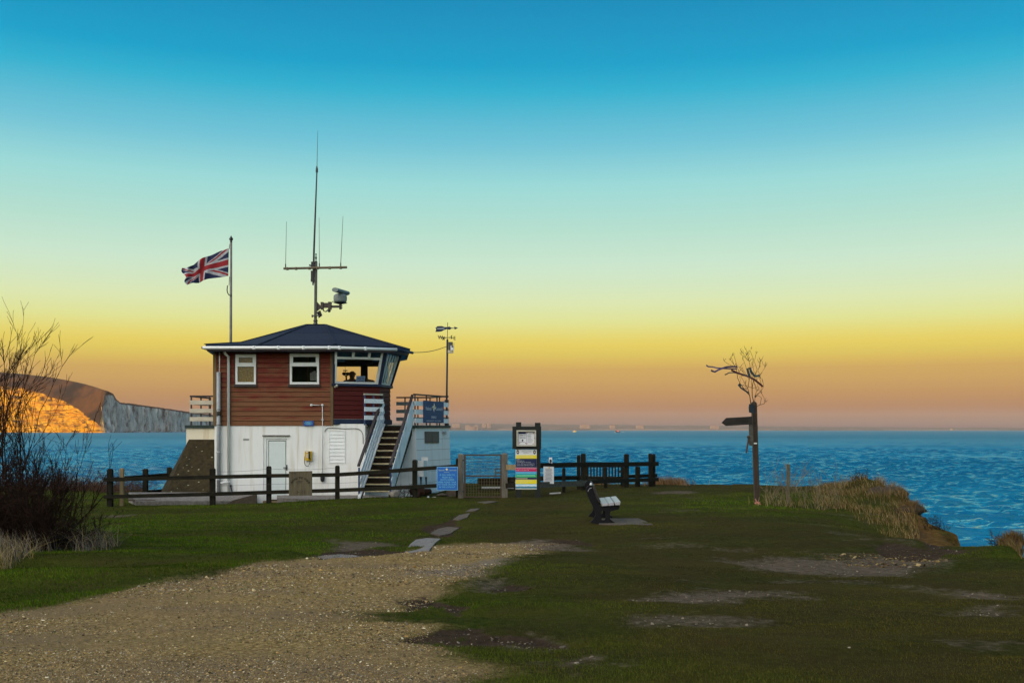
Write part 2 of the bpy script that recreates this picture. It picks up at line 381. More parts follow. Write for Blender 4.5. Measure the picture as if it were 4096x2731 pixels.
def axis(segs):
    out = [segs[0][0]]
    for a, b, h in segs:
        n = max(1, int(round((b-a)/h))); out += list(np.linspace(a, b, n+1)[1:])
    return np.array(out)
xs = axis([(-450, -60, 12), (-60, -26, 1.6), (-26, -14, .3), (-14, 15, .1), (15, 26, .3), (26, 100, 4)])
ys = [-400.]
while ys[-1] < -10: ys.append(ys[-1]+min(12, max(1.0, -ys[-1]*.08)))
ys = [y for y in ys if y < -10]+list(np.arange(-10, 4, .8))
y = 4.0
while y < 46: ys.append(y); y += min(.24, max(.055, .011*y))
ys += list(np.linspace(46.5, 64, 14)); ys = np.array(ys)
GX, GY = np.meshgrid(xs, ys); nx, ny = len(xs), len(ys)
GZ = H(GX, GY); gr, mud, soil, strip, rub, cl, lush = masks(GX, GY)
GZ += (fbm(GX*1.2, GY*1.2, 3)-.5)*.09+(fbm(GX*5, GY*5, 4)-.5)*.03*(1-gr)-soil*.05-mud*.025
I = np.arange(nx*ny).reshape(ny, nx)
Q = np.stack([I[:-1, :-1], I[:-1, 1:], I[1:, 1:], I[1:, :-1]], -1).reshape(-1, 4)
cA = np.stack([gr, mud, soil], -1).reshape(-1, 3); cB = np.stack([strip, cl, lush], -1).reshape(-1, 3)
m = N('coastal_ground'); bs = m.bsdf(Roughness=1.0); bs.inputs['Specular IOR Level'].default_value = .03
v = m.coord()
at = m.n('ShaderNodeAttribute', attribute_name='maskA'); sa = m.n('ShaderNodeSeparateColor'); m.l(at.outputs['Color'], sa.inputs[0])
at2 = m.n('ShaderNodeAttribute', attribute_name='maskB'); sb = m.n('ShaderNodeSeparateColor'); m.l(at2.outputs['Color'], sb.inputs[0])
n1 = m.noise(v, 1.1, 5); n2 = m.noise(v, 9, 6, .7); n3 = m.noise(v, 26, 6, .75)
lushc = m.ramp(n2, [(.3, (.016, .030, .002)), (.5, (.030, .050, .003)), (.7, (.055, .070, .006))])
dryc = m.ramp(n2, [(.3, (.017, .018, .004)), (.5, (.032, .032, .007)), (.7, (.050, .048, .011))])
turf = m.mix(sb.outputs[2], dryc, lushc)
n0 = m.noise(m.coord((.35, 1.3, 1)), .75, 4)
turf = m.mix(m.ramp(n0, [(.45, (0, 0, 0)), (.70, (.75, .75, .75))]), turf, m.mix(sb.outputs[2], (.058, .048, .010), (.075, .082, .006)))
turf = m.mix(m.ramp(n1, [(.40, (0, 0, 0)), (.62, (.55, .55, .55))]), turf, (.040, .027, .011))
gravel = m.ramp(n3, [(.32, (.05, .033, .011)), (.46, (.185, .125, .048)), (.57, (.32, .225, .088)), (.70, (.54, .42, .20))])
ng = m.noise(m.coord((.35, 1, 1)), 1.0, 4)
gravel = m.mix(m.ramp(ng, [(.42, (0, 0, 0)), (.60, (.75, .75, .75))]), gravel, (.18, .126, .068))
mudc = m.ramp(n2, [(.3, (.060, .045, .031)), (.55, (.115, .087, .063)), (.75, (.18, .14, .105))])
soilc = m.ramp(n2, [(.3, (.024, .016, .010)), (.7, (.062, .042, .026))])
clc = m.ramp(n2, [(.3, (.045, .024, .007)), (.55, (.12, .065, .018)), (.75, (.22, .125, .035))])
def hardmask(sock, add=.5):
    t = m.math('ADD', sock, m.math('MULTIPLY', m.math('SUBTRACT', n2, .5), add)); return m.ramp(t, [(.38, (0, 0, 0)), (.62, (1, 1, 1))])
c = m.mix(m.ramp(m.math('ADD', sa.outputs[0], m.math('MULTIPLY', m.math('SUBTRACT', n2, .5), 1.0)), [(.15, (0, 0, 0)), (.85, (1, 1, 1))]), turf, gravel)
c = m.mix(m.math('MULTIPLY', sb.outputs[0], .8), c, (.15, .13, .11))
c = m.mix(m.math('MULTIPLY', m.ramp(m.math('ADD', sa.outputs[1], m.math('MULTIPLY', m.math('SUBTRACT', n2, .5), 1.1)), [(.30, (0, 0, 0)), (.80, (1, 1, 1))]), .85), c, mudc)
c = m.mix(hardmask(sa.outputs[2], .8), c, soilc)
c = m.mix(sb.outputs[1], c, clc)
m.l(c, bs.inputs['Base Color'])
m.bump(m.math('ADD', n3, m.math('MULTIPLY', n2, 1.5)), .8, .03, bs)
MT['ground'] = m.mat
V = np.stack([GX, GY, GZ], -1).reshape(-1, 3)
tag(np_mesh('ground', V, Q, MT['ground'], {'maskA': cA, 'maskB': cB}, smooth=True), kind='structure')
def gsurf(x, y):                                   # height of the finished sheet (bilinear)
    i = np.clip(np.searchsorted(xs, x)-1, 0, nx-2); j = np.clip(np.searchsorted(ys, y)-1, 0, ny-2)
    fx = (x-xs[i])/(xs[i+1]-xs[i]); fy = (y-ys[j])/(ys[j+1]-ys[j])
    return (GZ[j, i]*(1-fx)+GZ[j, i+1]*fx)*(1-fy)+(GZ[j+1, i]*(1-fx)+GZ[j+1, i+1]*fx)*fy
def gz1(x, y): return float(gsurf(np.array([x]), np.array([y]))[0])
# ------------------------------------------------------------------ loose stones of the gravel
def attr_mat(name, rough=.9, cname='tint', spec=.2, mul=None):
    m = N(name); b = m.bsdf(Roughness=rough); b.inputs['Specular IOR Level'].default_value = spec
    a = m.n('ShaderNodeAttribute', attribute_name=cname); nz = m.noise(m.coord(), 60, 3)
    m.l(m.mix(.5, a.outputs['Color'], m.mix(nz, a.outputs['Color'], (1, 1, 1), 'OVERLAY')), b.inputs['Base Color']); return m.mat
STONE = attr_mat('loose_stone'); BLADE = attr_mat('grass_blade', spec=.0)
def stones(name, X, Y, size, pal, flat=.5, seed=0, lift=.15):
    r = np.random.default_rng(seed); tv, tf = ico_tpl(1); tv = np.array(tv); tf = np.array(tf)
    n = len(X); nv = len(tv)
    sc3 = size[:, None]*np.stack([r.uniform(.7, 1.4, n), r.uniform(.6, 1.2, n), flat*r.uniform(.6, 1.3, n)], -1)
    ang = r.uniform(0, 6.28, n); ca, sa_ = np.cos(ang), np.sin(ang)
    p = tv[None]*(1+r.uniform(-.28, .28, (n, nv, 1)))*sc3[:, None, :]
    tl = r.normal(0, .3, (n, 2)); p[:, :, 2] += p[:, :, 0]*tl[:, :1]+p[:, :, 1]*tl[:, 1:]
    q = np.stack([p[..., 0]*ca[:, None]-p[..., 1]*sa_[:, None], p[..., 0]*sa_[:, None]+p[..., 1]*ca[:, None], p[..., 2]], -1)
    q += np.stack([X, Y, gsurf(X, Y)+size*lift], -1)[:, None, :]
    F_ = (tf[None]+np.arange(n)[:, None, None]*nv).reshape(-1, 3)
    pal = np.array(pal); col = pal[r.integers(0, len(pal), n)]*r.uniform(.35, 1.2, (n, 1))
    return np_mesh(name, q.reshape(-1, 3), F_, STONE, np.repeat(np.clip(col, 0, .85), nv, 0))
def scatter_y(n, y0, y1, pw, xr=.62):              # more points near the camera
    u = rng.uniform(0, 1, n); y = (y0**(1-pw)+u*(y1**(1-pw)-y0**(1-pw)))**(1/(1-pw)); x = rng.uniform(-xr, xr, n)*y
    return x, y
x, y = scatter_y(330000, 5.2, 22, 1.5)
g_ = masks(x, y)[0]; den = sstep(.40, .62, fbm(x*.35, y*1.0, 111, 4)); k = (g_ > .45) & (rng.uniform(0, 1, len(x)) < .12+.95*den)
x, y = x[k][:120000], y[k][:120000]
sz = np.clip(rng.lognormal(-5.3, .42, len(x)), .0032, .020)*np.clip(y/9, .8, 1.6)
tag(stones('gravel_stones', x, y, sz, [(.23,.155,.058),(.31,.215,.085),(.16,.105,.045),(.38,.285,.14),(.13,.095,.05),(.30,.18,.055),(.46,.39,.25),(.07,.05,.03),(.21,.175,.12),(.10,.075,.05),(.18,.125,.055),(.25,.175,.078)], .45, 3, .1), kind='stuff')
x, y = scatter_y(40000, 12, 19, 1.01); gm = masks(x, y); k = gm[4] > .4
x, y = x[k][:3600], y[k][:3600]
sz = np.clip(rng.lognormal(-4.3, .5, len(x)), .008, .055)
tag(stones('rubble', x, y, sz, [(.11,.07,.02),(.15,.10,.032),(.07,.045,.018),(.20,.15,.065),(.04,.028,.015),(.11,.08,.045)], .38, 5, .0), kind='stuff')
x, y = scatter_y(30000, 5.5, 24, 1.2); gm = masks(x, y); k = ((gm[1] > .5) | (gm[2] > .6) | (rng.uniform(0, 1, len(x)) < .002)) & (gm[0] < .5) & (gm[5] < .1)
x, y = x[k][:2600], y[k][:2600]
sz = np.clip(rng.lognormal(-5.0, .5, len(x)), .004, .030)
tag(stones('pebbles', x, y, sz, [(.10,.08,.055),(.15,.12,.08),(.06,.05,.035),(.20,.165,.115)], .45, 6, .1), kind='stuff')
# ------------------------------------------------------------------ short turf
def blades(name, X, Y, h, w, col, lean, seed, z0=None, segs=1, kind='stuff', wind=(-.25, 0)):
    r = np.random.default_rng(seed); n = len(X); ang = r.uniform(0, 6.28, n)
    dx, dy = np.cos(ang)*w/2, np.sin(ang)*w/2; z = gsurf(X, Y)-.006 if z0 is None else z0
    la = r.uniform(0, 6.28, n); ll = np.abs(r.normal(0, lean, n))*h
    tx, ty = np.cos(la)*ll+wind[0]*h*.5, np.sin(la)*ll+wind[1]*h*.5
    rows = []
    for i in range(segs+1):
        t = i/segs; q = t**1.7; ws = 1-t if i < segs else 0
        cx, cy, cz = X+tx*q, Y+ty*q, z+h*t*(1-.25*t*np.clip(ll/h, 0, 1))
        if i < segs: rows += [np.stack([cx-dx*(1-.6*t), cy-dy*(1-.6*t), cz], -1), np.stack([cx+dx*(1-.6*t), cy+dy*(1-.6*t), cz], -1)]
        else: rows.append(np.stack([cx, cy, cz], -1))
    nv = 2*segs+1; Vv = np.stack(rows, 1); fs = []
    for i in range(segs-1): a = 2*i; fs += [(a, a+1, a+3), (a, a+3, a+2)]
    a = 2*(segs-1); fs.append((a, a+1, a+2))
    F_ = (np.array(fs)[None]+np.arange(n)[:, None, None]*nv).reshape(-1, 3)
    return tag(np_mesh(name, Vv.reshape(-1, 3), F_, BLADE, np.repeat(col, nv, 0)), kind=kind)
x, y = scatter_y(520000, 5.2, 40, 1.25, .58)
gm = masks(x, y); bare = np.maximum.reduce([gm[0], gm[1], gm[2], gm[3]*.8])
k = (rng.uniform(0, 1, len(x)) > np.clip((bare-.15)/.5, 0, .985)) & (gm[5] < .3)
k &= ~((y > 26.5*K) & (y < 33*K) & (x > -11.5) & (x < -1.9))
x, y = x[k], y[k]; L = masks(x, y)[6]
tuf = fbm(x*1.7, y*1.7, 120, 4)
h = (.012+.032*tuf)*(.6+.7*L)*rng.uniform(.6, 1.5, len(x)); w = np.maximum(.004, .00075*y)
lu = np.array([.046, .086, .004]); dr = np.array([.043, .038, .008]); ye = np.array([.10, .08, .025])
t = rng.uniform(0, 1, (len(x), 1))
tone = (.45+.85*sstep(.3, .7, fbm(x*.35, y*.9, 133, 4)))[:, None]; h = h*(.75+.5*(tone[:, 0]-.55))
col = tone*(dr*(1-L[:, None])+lu*L[:, None])*rng.uniform(.55, 1.35, (len(x), 1)); col = np.where(t > .93, ye*rng.uniform(.5, 1.1, (len(x), 1)), col)
print('turf blades', len(x))
blades('turf_grass', x, y, h, w, col, .5, 21)
# ------------------------------------------------------------------ tall dead grass on the bank and along the cliff edge
def tall(name, polys, n, hr, seed, lean=.45, cols=((.22, .155, .07), (.30, .22, .11), (.14, .095, .045), (.10, .09, .03)), wind=(-.5, .1), wk=1.0):
    r = np.random.default_rng(seed); X = []; Y = []
    for p, share in polys:
        p = np.array(p); b0 = p.min(0); b1 = p.max(0); q = r.uniform(b0, b1, (n*12, 2)); q = q[inside(q[:, 0], q[:, 1], p)]
        c = fbm(q[:, 0]*1.3, q[:, 1]*1.3, seed); q = q[r.uniform(0, 1, len(q)) < sstep(.3, .6, c)][:int(n*share)]
        X.append(q[:, 0]); Y.append(q[:, 1])
    X = np.concatenate(X); Y = np.concatenate(Y); cols = np.array(cols)
    h = r.uniform(hr[0], hr[1], len(X))*(.6+.8*fbm(X*.8, Y*.8, seed+9)); col = cols[r.integers(0, len(cols), len(X))]*r.uniform(.6, 1.3, (len(X), 1))
    return blades(name, X, Y, h, np.maximum(.0045, .00042*Y)*wk, col, lean, seed+1, segs=3, wind=wind)
def PD(l): return [(PX(px, d), d*K) for px, d in l]
bank = PD([(3260, 22.5), (3300, 21.5), (3360, 20.3), (3430, 19), (3540, 17), (3600, 16.2), (3680, 17.5), (3672, 21.8), (3592, 24.3), (3482, 27.5), (3310, 30.5), (3240, 27)])
tall('dead_grass_on_bank', [(bank, 1.0)], 4600, (.07, .24), 201, cols=((.15, .10, .040), (.22, .155, .068), (.09, .06, .024), (.045, .045, .010)))
tall('dead_grass_on_edge', [(PD([(3400, 28.3), (3470, 27.3), (3580, 24.2), (3660, 21.8), (3690, 21.9), (3600, 24.9), (3490, 28.1), (3420, 29.2)]), 1)], 1300, (.15, .36), 206, cols=((.14, .088, .036), (.19, .125, .055), (.085, .055, .022)), wind=(.35, 0))
tall('dead_grass_on_lip', [(PD([(3985, 13.6), (4040, 13.4), (4110, 12.2), (4200, 11.4), (4215, 11.9), (4118, 12.7), (4042, 13.9)]), 1)], 700, (.07, .2), 211, cols=((.12, .08, .03), (.17, .12, .05), (.07, .05, .02)))
tall('dead_grass_behind_fence', [(PD([(2620, 32.8), (2860, 32.9), (2860, 33.5), (2620, 33.6)]), .7), (PD([(2340, 32), (2620, 32.2), (2620, 33.4), (2340, 33.4)]), .3)], 1100, (.2, .42), 221, cols=((.16, .09, .04), (.24, .15, .07), (.12, .07, .035)))
tall('dead_grass_by_shrub', [(PD([(-600, 13.0), (60, 12.3), (200, 12.9), (440, 13.8), (490, 14.6), (300, 15.4), (60, 13.6), (-600, 14)]), .55), (PD([(-500, 11.2), (40, 11.4), (130, 12.6), (-60, 13), (-500, 13)]), .45)], 3300, (.10, .48), 231,
     lean=.95, cols=((.10, .085, .075), (.16, .13, .10), (.22, .17, .08), (.06, .05, .045)))
tall('straw_tufts', [(PD([(-400, 10.8), (20, 11.0), (150, 12.4), (60, 12.9), (-400, 12.4)]), 1)], 900, (.14, .42), 236, lean=1.0, cols=((.24, .17, .06), (.30, .22, .09), (.16, .11, .04)))
tall('dead_grass_at_back_fence', [(PD([(250, 32.8), (560, 31), (600, 30.5), (520, 30), (240, 31.8)]), 1)], 900, (.15, .4), 241, cols=((.09, .05, .03), (.13, .08, .045), (.06, .035, .025)))
tall('weeds_round_post', [(PD([(2990, 21), (3300, 20.6), (3320, 22.6), (3000, 22.8)]), 1)], 110, (.10, .28), 251)
# ------------------------------------------------------------------ building materials
def wall_paint(name, c1, stain, amt, course=None):
    m = N(name); b = m.bsdf(Roughness=.75); b.inputs['Specular IOR Level'].default_value = .25
    v = m.coord(); n1 = m.noise(v, 1.1, 4); st = m.noise(m.coord((4, 4, .35)), 1.6, 5)
    c = m.mix(m.math('MULTIPLY', m.ramp(st, [(.50, (0, 0, 0)), (.72, (1, 1, 1))]), amt), c1, stain)
    c = m.mix(m.ramp(n1, [(.35, (0, 0, 0)), (.75, (.35, .35, .35))]), c, tuple(x*.86 for x in c1[:3]))
    gz_ = m.n('ShaderNodeSeparateXYZ'); tcc = m.n('ShaderNodeTexCoord'); m.l(tcc.outputs['Object'], gz_.inputs[0]); gn = m.noise(m.coord((2, 2, .8)), 2.2, 6, .7)
    gm_ = m.math('ADD', m.math('MULTIPLY', gz_.outputs[2], -.55), m.math('ADD', gn, .02)); c = m.mix(m.ramp(gm_, [(.50, (0, 0, 0)), (.68, (.55, .55, .55))]), c, (.26, .25, .14)); rs2 = m.noise(m.coord((7, 7, .16)), 1.3, 3); c = m.mix(m.ramp(rs2, [(.66, (0, 0, 0)), (.74, (.5, .5, .5))]), c, (.42, .24, .09))
    m.l(c, b.inputs['Base Color']); m.bump(m.noise(v, 18, 5), .35, .01, b); return m.mat
MT['wall'] = wall_paint('white_rendered_wall', (.80, .80, .77), (.50, .42, .28), .5)
MT['wallcream'] = wall_paint('warm_lit_stained_render', (.74, .68, .52), (.50, .37, .18), .8)  # cream carries the warm sky light, with real stains over it
MT['wallside'] = wall_paint('blue_shaded_white_blocks', (.70, .76, .78), (.46, .50, .48), .5)  # bluish cast puts the shade of this side into the paint
def timber(name, red, bare, bias, grad):
    m = N(name); b = m.bsdf(Roughness=.7); b.inputs['Specular IOR Level'].default_value = .3
    v = m.coord((.9, .9, 6.2)); n1 = m.noise(v, 1.5, 6, .65); n2 = m.noise(m.coord((1.5, 1.5, 30)), 2.5, 6, .7)
    tc = m.n('ShaderNodeTexCoord'); sx = m.n('ShaderNodeSeparateXYZ'); m.l(tc.outputs['Object'], sx.inputs[0])
    wn = m.n('ShaderNodeTexWhiteNoise', noise_dimensions='1D'); m.l(m.math('FLOOR', m.math('DIVIDE', sx.outputs[2], .1513)), wn.inputs['W'])
    hgt = m.math('MULTIPLY', m.math('SUBTRACT', sx.outputs[2], 3.55), grad)
    f = m.math('ADD', m.math('ADD', n1, m.math('MULTIPLY', m.math('SUBTRACT', wn.outputs[0], .5), .16)), m.math('ADD', hgt, bias))
    paint = m.ramp(f, [(.40, bare), (.52, tuple((x+y)/2 for x, y in zip(bare, red))), (.60, red)])
    c = m.mix(m.ramp(n2, [(.35, (.55, .55, .55)), (.55, (0, 0, 0))]), paint, tuple(x*.5 for x in bare))
    c = m.mix(m.ramp(n2, [(.62, (0, 0, 0)), (.80, (.5, .5, .5))]), c, (.30, .20, .12))
    m.l(c, b.inputs['Base Color']); m.bump(n2, .4, .008, b); return m.mat
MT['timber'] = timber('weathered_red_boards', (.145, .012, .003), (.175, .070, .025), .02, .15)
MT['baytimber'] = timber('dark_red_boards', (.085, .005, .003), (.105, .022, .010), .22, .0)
MT['corner'] = M('bare_corner_timber', (.17, .11, .045), (.10, .06, .025), 5, .8, .4, (4, 4, .4))
m = N('roof_felt'); b = m.bsdf(Roughness=.9); b.inputs['Specular IOR Level'].default_value = .12; v = m.coord(); n2 = m.noise(v, 14, 5)
tc = m.n('ShaderNodeTexCoord'); sx = m.n('ShaderNodeSeparateXYZ'); m.l(tc.outputs['Object'], sx.inputs[0])
cc = m.ramp(n2, [(.3, (.010, .016, .030)), (.7, (.019, .028, .048))])
seam = m.math('FRACT', m.math('DIVIDE', sx.outputs[2], .30)); cc = m.mix(m.ramp(seam, [(.0, (.9, .9, .9)), (.09, (0, 0, 0))]), cc, (.008, .010, .014))
wn = m.n('ShaderNodeTexWhiteNoise', noise_dimensions='1D'); m.l(m.math('FLOOR', m.math('DIVIDE', sx.outputs[2], .30)), wn.inputs['W'])
cc = m.mix(m.math('MULTIPLY', wn.outputs[0], .4), cc, (.03, .038, .055)); m.l(cc, b.inputs['Base Color']); m.bump(m.noise(v, 60, 4), .4, .01, b); MT['roof'] = m.mat
def glass(name, refl=1.0, tint=(.9, .95, .93)):
    m = N(name); tr = m.n('ShaderNodeBsdfTransparent'); tr.inputs[0].default_value = (*tint, 1)
    gl = m.n('ShaderNodeBsdfGlossy'); gl.inputs['Roughness'].default_value = .03; fr = m.n('ShaderNodeFresnel'); fr.inputs[0].default_value = 1.45
    mx = m.n('ShaderNodeMixShader'); m.l(m.math('MULTIPLY', fr.outputs[0], refl), mx.inputs[0]); m.l(tr.outputs[0], mx.inputs[1]); m.l(gl.outputs[0], mx.inputs[2])
    m.l(mx.outputs[0], m.out.inputs[0])
    bp = m.n('ShaderNodeBump'); bp.inputs['Strength'].default_value = .25; bp.inputs['Distance'].default_value = .02; m.l(m.noise(m.coord(), 2.2, 2), bp.inputs['Height']); m.l(bp.outputs[0], gl.inputs['Normal'])
    return m.mat
MT['glass'] = glass('window_glass', .8, (.98, .99, .97)); MT['sideglass'] = glass('wavy_side_glass', .5, (.96, .98, .99))
m = N('obscured_glass'); b = m.bsdf(Roughness=.15); v = m.coord()
m.l(m.ramp(m.noise(v, 26, 3), [(.3, (.05, .032, .004)), (.55, (.16, .105, .02)), (.75, (.34, .24, .06))]), b.inputs['Base Color']); m.bump(m.noise(v, 30, 2), .8, .01, b); MT['obscured'] = m.mat  # amber put into the pane for the glow seen through it
# ------------------------------------------------------------------ the lookout station
FD = 27.5; FY = FD*K
WL = PX(858, FD); WR = PX(1334, FD); W2 = PX(1460, FD); ZD = 1.84
st = thing('lookout_station', ((WL+WR)/2, FY+2, -.6), 'clifftop lookout station of red boards over a white ground floor with slate roof', 'building')
A = P(1334, 1700, FD); B = P(1516, 1700, 28.1); C = P(1559, 1700, 29.1); BK = 36.95
Dx = -4.6
# ground floor: thick front wall with a real door opening
w = MB(); zt = PZ(1703, FD); dl, dr_, dt = PX(1054, FD), PX(1157, FD), PZ(1744, FD)
w.box(WL, dl, FY, FY+.3, -1.0, zt); w.box(dr_, WR, FY, FY+.3, -1.0, zt); w.box(dl, dr_, FY, FY+.3, dt, zt); w.box(WR, W2, FY, FY+.3, -1.0, PZ(1695, FD))
w.box(WL, WL+.3, FY+.3, 36.9, -1.0, zt-.01); w.box(W2-.3, W2, FY+.3, 36.9, -1.0, zt-.01); w.box(WL+.3, W2-.3, 36.6, 36.9, -1.0, zt-.01)
w.build('ground_floor_wall', MT['wall'], st)
# timber boards round two window openings
def courses(p, q, z0, z1, holes=(), hgt=.1513, th=.028, nrm=None, mb=None):
    p = Vector((p[0], p[1], 0)); q = Vector((q[0], q[1], 0)); L = (q-p).length; t = (q-p)/L; nrm = nrm or Vector((t.y, -t.x, 0))
    n = max(1, round((z1-z0)/hgt)); hh = (z1-z0)/n; mb = mb or MB()
    for i in range(n):
        a = z0+i*hh; b_ = a+hh-.013; spans = [(0, L)]
        for (s0, s1, y0, y1) in holes:
            if a+hh*.5 > y0 and a+hh*.5 < y1:
                spans = [x for sp in spans for x in ((sp[0], min(sp[1], s0)), (max(sp[0], s1), sp[1])) if x[1]-x[0] > .01]
        for s0, s1 in spans:
            u, v_ = p+t*s0, p+t*s1; lo = nrm*th; hi = nrm*.008; bk = -nrm*.06
            mb.loft([u+lo+Vector((0,0,a)), u+hi+Vector((0,0,b_)), u+bk+Vector((0,0,b_)), u+bk+Vector((0,0,a))],
                    [v_+lo+Vector((0,0,a)), v_+hi+Vector((0,0,b_)), v_+bk+Vector((0,0,b_)), v_+bk+Vector((0,0,a))])
    return mb
ZE = PZ(1393, FD)
wins = [(941, 1027, 1414, 1541), (1158, 1279, 1411, 1541)]
holes = [(PX(a, FD)-WL, PX(b_, FD)-WL, PZ(y1, FD), PZ(y0, FD)) for a, b_, y0, y1 in wins]
tw = courses((WL, FY), (WR-.10, FY), zt+.012, ZE, holes); courses((WL, 36.9), (WL, FY+.03), zt+.012, ZE, mb=tw, nrm=Vector((-1, 0, 0)))
xs_h = sorted([PX(a, FD) for a, _, _, _ in wins]+[PX(b_, FD) for _, b_, _, _ in wins])
xe = [WL+.01]+xs_h+[WR-.02]
for i in range(5):
    if i % 2 == 0: tw.box(xe[i], xe[i+1], FY+.064, FY+.075, zt+.012, ZE)
    else:
        y0_, y1_ = wins[i//2][2], wins[i//2][3]; tw.box(xe[i], xe[i+1], FY+.064, FY+.075, zt+.012, PZ(y1_, FD)); tw.box(xe[i], xe[i+1], FY+.064, FY+.075, PZ(y0_, FD), ZE)
tw.build('timber_wall', MT['timber'], st)
MB().box(WR-.10, WR-.004, FY-.034, FY+.06, zt+.012, ZE).build('corner_board', MT['corner'], st); MB().box(WL-.036, WL+.07, FY-.04, FY-.03, zt+.012, ZE).build('corner_board', MT['corner'], st)
# bay below the windows
ZS = PZ(1545, 28.0)
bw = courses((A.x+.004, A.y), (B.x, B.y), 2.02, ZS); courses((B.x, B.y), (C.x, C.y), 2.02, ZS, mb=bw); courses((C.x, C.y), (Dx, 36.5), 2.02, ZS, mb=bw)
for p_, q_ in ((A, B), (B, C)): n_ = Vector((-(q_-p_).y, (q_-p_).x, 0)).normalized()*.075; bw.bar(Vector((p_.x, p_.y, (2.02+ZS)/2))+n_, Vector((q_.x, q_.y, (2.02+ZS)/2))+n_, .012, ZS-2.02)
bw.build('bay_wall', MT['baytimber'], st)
sk = MB()
for p, q in ((A, B), (B, C), (C, Vector((Dx, 36.5, 0)))):
    sk.bar((p.x, p.y-.012, ZS+.03), (q.x, q.y-.012, ZS+.03), .20, .075, ext=.06); sk.bar((p.x, p.y-.02, 1.935), (q.x, q.y-.02, 1.935), .16, .16)
sk.build('bay_sill', MT['navy'], st)
rs = MB(); rs.bar((A.x+.02, A.y-.05, 2.025), (B.x-.05, B.y-.05, 2.025), .05, .02); rs.build('ledge_flashing', MT['slab'], st)
# sloping bay windows
ZT = PZ(1394, 27.6)
At = Vector((PX(1339, 27.3), 27.3*K, ZT)); Bt = Vector((PX(1543, 27.75), 27.75*K, ZT)); Ct = Vector((PX(1602, 28.95), 28.95*K, ZT)); Dt = Vector((-4.45, 36.7, ZT))
Ab = Vector((A.x+.02, A.y-.01, ZS+.07)); Bb = Vector((B.x, B.y-.01, ZS+.07)); Cb = Vector((C.x, C.y, ZS+.07)); Db = Vector((Dx, 36.5, ZS+.07))
def facet(bl, br, tl, tr, name, frm, gl, inset=(.02, .1), transom=None, casement=False, fw=.075):
    pt = lambda u, v: bl*(1-u)*(1-v)+br*u*(1-v)+tl*(1-u)*v+tr*u*v
    u0, u1 = inset[0], 1-inset[1]; nrm = (br-bl).cross(tl-bl).normalized()
    win = MB(); win.bar(pt(u0, .02), pt(u1, .02), .07, fw, up=nrm.cross(br-bl)); win.bar(pt(u0, .985), pt(u1, .985), .07, fw, up=nrm.cross(br-bl))
    win.bar(pt(u0, 0), pt(u0, 1), fw, .074, up=nrm); win.bar(pt(u1, 0), pt(u1, 1), fw, .074, up=nrm)
    if transom: win.bar(pt(u0+.01, transom), pt(u1-.01, transom), .066, fw*.9, up=nrm.cross(br-bl))
    f = win.build(name, frm, st)
    if casement:
        cs = MB(); o = nrm*.045 if nrm.y < 0 else -nrm*.045
        a, b_, v0, v1 = u0+(u1-u0)*.365, u0+(u1-u0)*.715, transom+.015, .97
        cs.bar(pt(a, v0)+o, pt(b_, v0)+o, .05, .06, up=nrm.cross(br-bl)); cs.bar(pt(a, v1)+o, pt(b_, v1)+o, .05, .06, up=nrm.cross(br-bl)); cs.bar(pt(a, v0)+o, pt(a, v1)+o, .08, .054, up=nrm); cs.bar(pt(b_, v0)+o, pt(b_, v1)+o, .08, .054, up=nrm)
        cs.build('casement', frm, f)
    g = MB(); g.quad(pt(u0, .01), pt(u1, .01), pt(u1, .99), pt(u0, .99)); g.build('pane', gl, f)
    return f
facet(Ab, Bb, At, Bt, 'bay_window', MT['upvc'], MT['glass'], (.02, .055), .72, True)
facet(Bb, Cb, Bt, Ct, 'side_window', MT['upvc'], MT['sideglass'], (.09, .10), None, False, .06)
facet(Cb, Db, Ct, Dt, 'far_side_window', MT['upvc'], MT['glass'], (.1, .1))
cu = MB(); n_ = (Cb-Bb).cross(Bt-Bb).normalized(); n_ = n_ if n_.y > 0 else -n_
for i in range(9):
    q = lambda u, v: (Bb*(1-u)+Cb*u)*(1-v)+(Bt*(1-u)+Ct*u)*v+n_*(.035+.03*(i % 2)*(u*9 == i or 1))
    cu.quad(q(.10+i*.088, .05), q(.10+(i+1)*.088, .05), q(.10+(i+1)*.088, .93), q(.10+i*.088, .93))
cu.build('pane_backing', M('pale_pane_backing', (.85, .87, .85), (.55, .60, .62), 7, .8, .3, (2, 2, .6)), st)  # pale folds added behind the side pane so the glass looks paler
for b_, t_ in ((Bb, Bt), (Cb, Ct), (Db, Dt)): MB().bar(b_, t_, .15, .11, up=(0, 1, 0)).build('bay_mullion', MT['navy'], st)
MB().bar((A.x+.004, A.y-.02, ZS), (At.x-.02, At.y+.02, ZT), .06, .09).build('bay_mullion', MT['navy'], st)
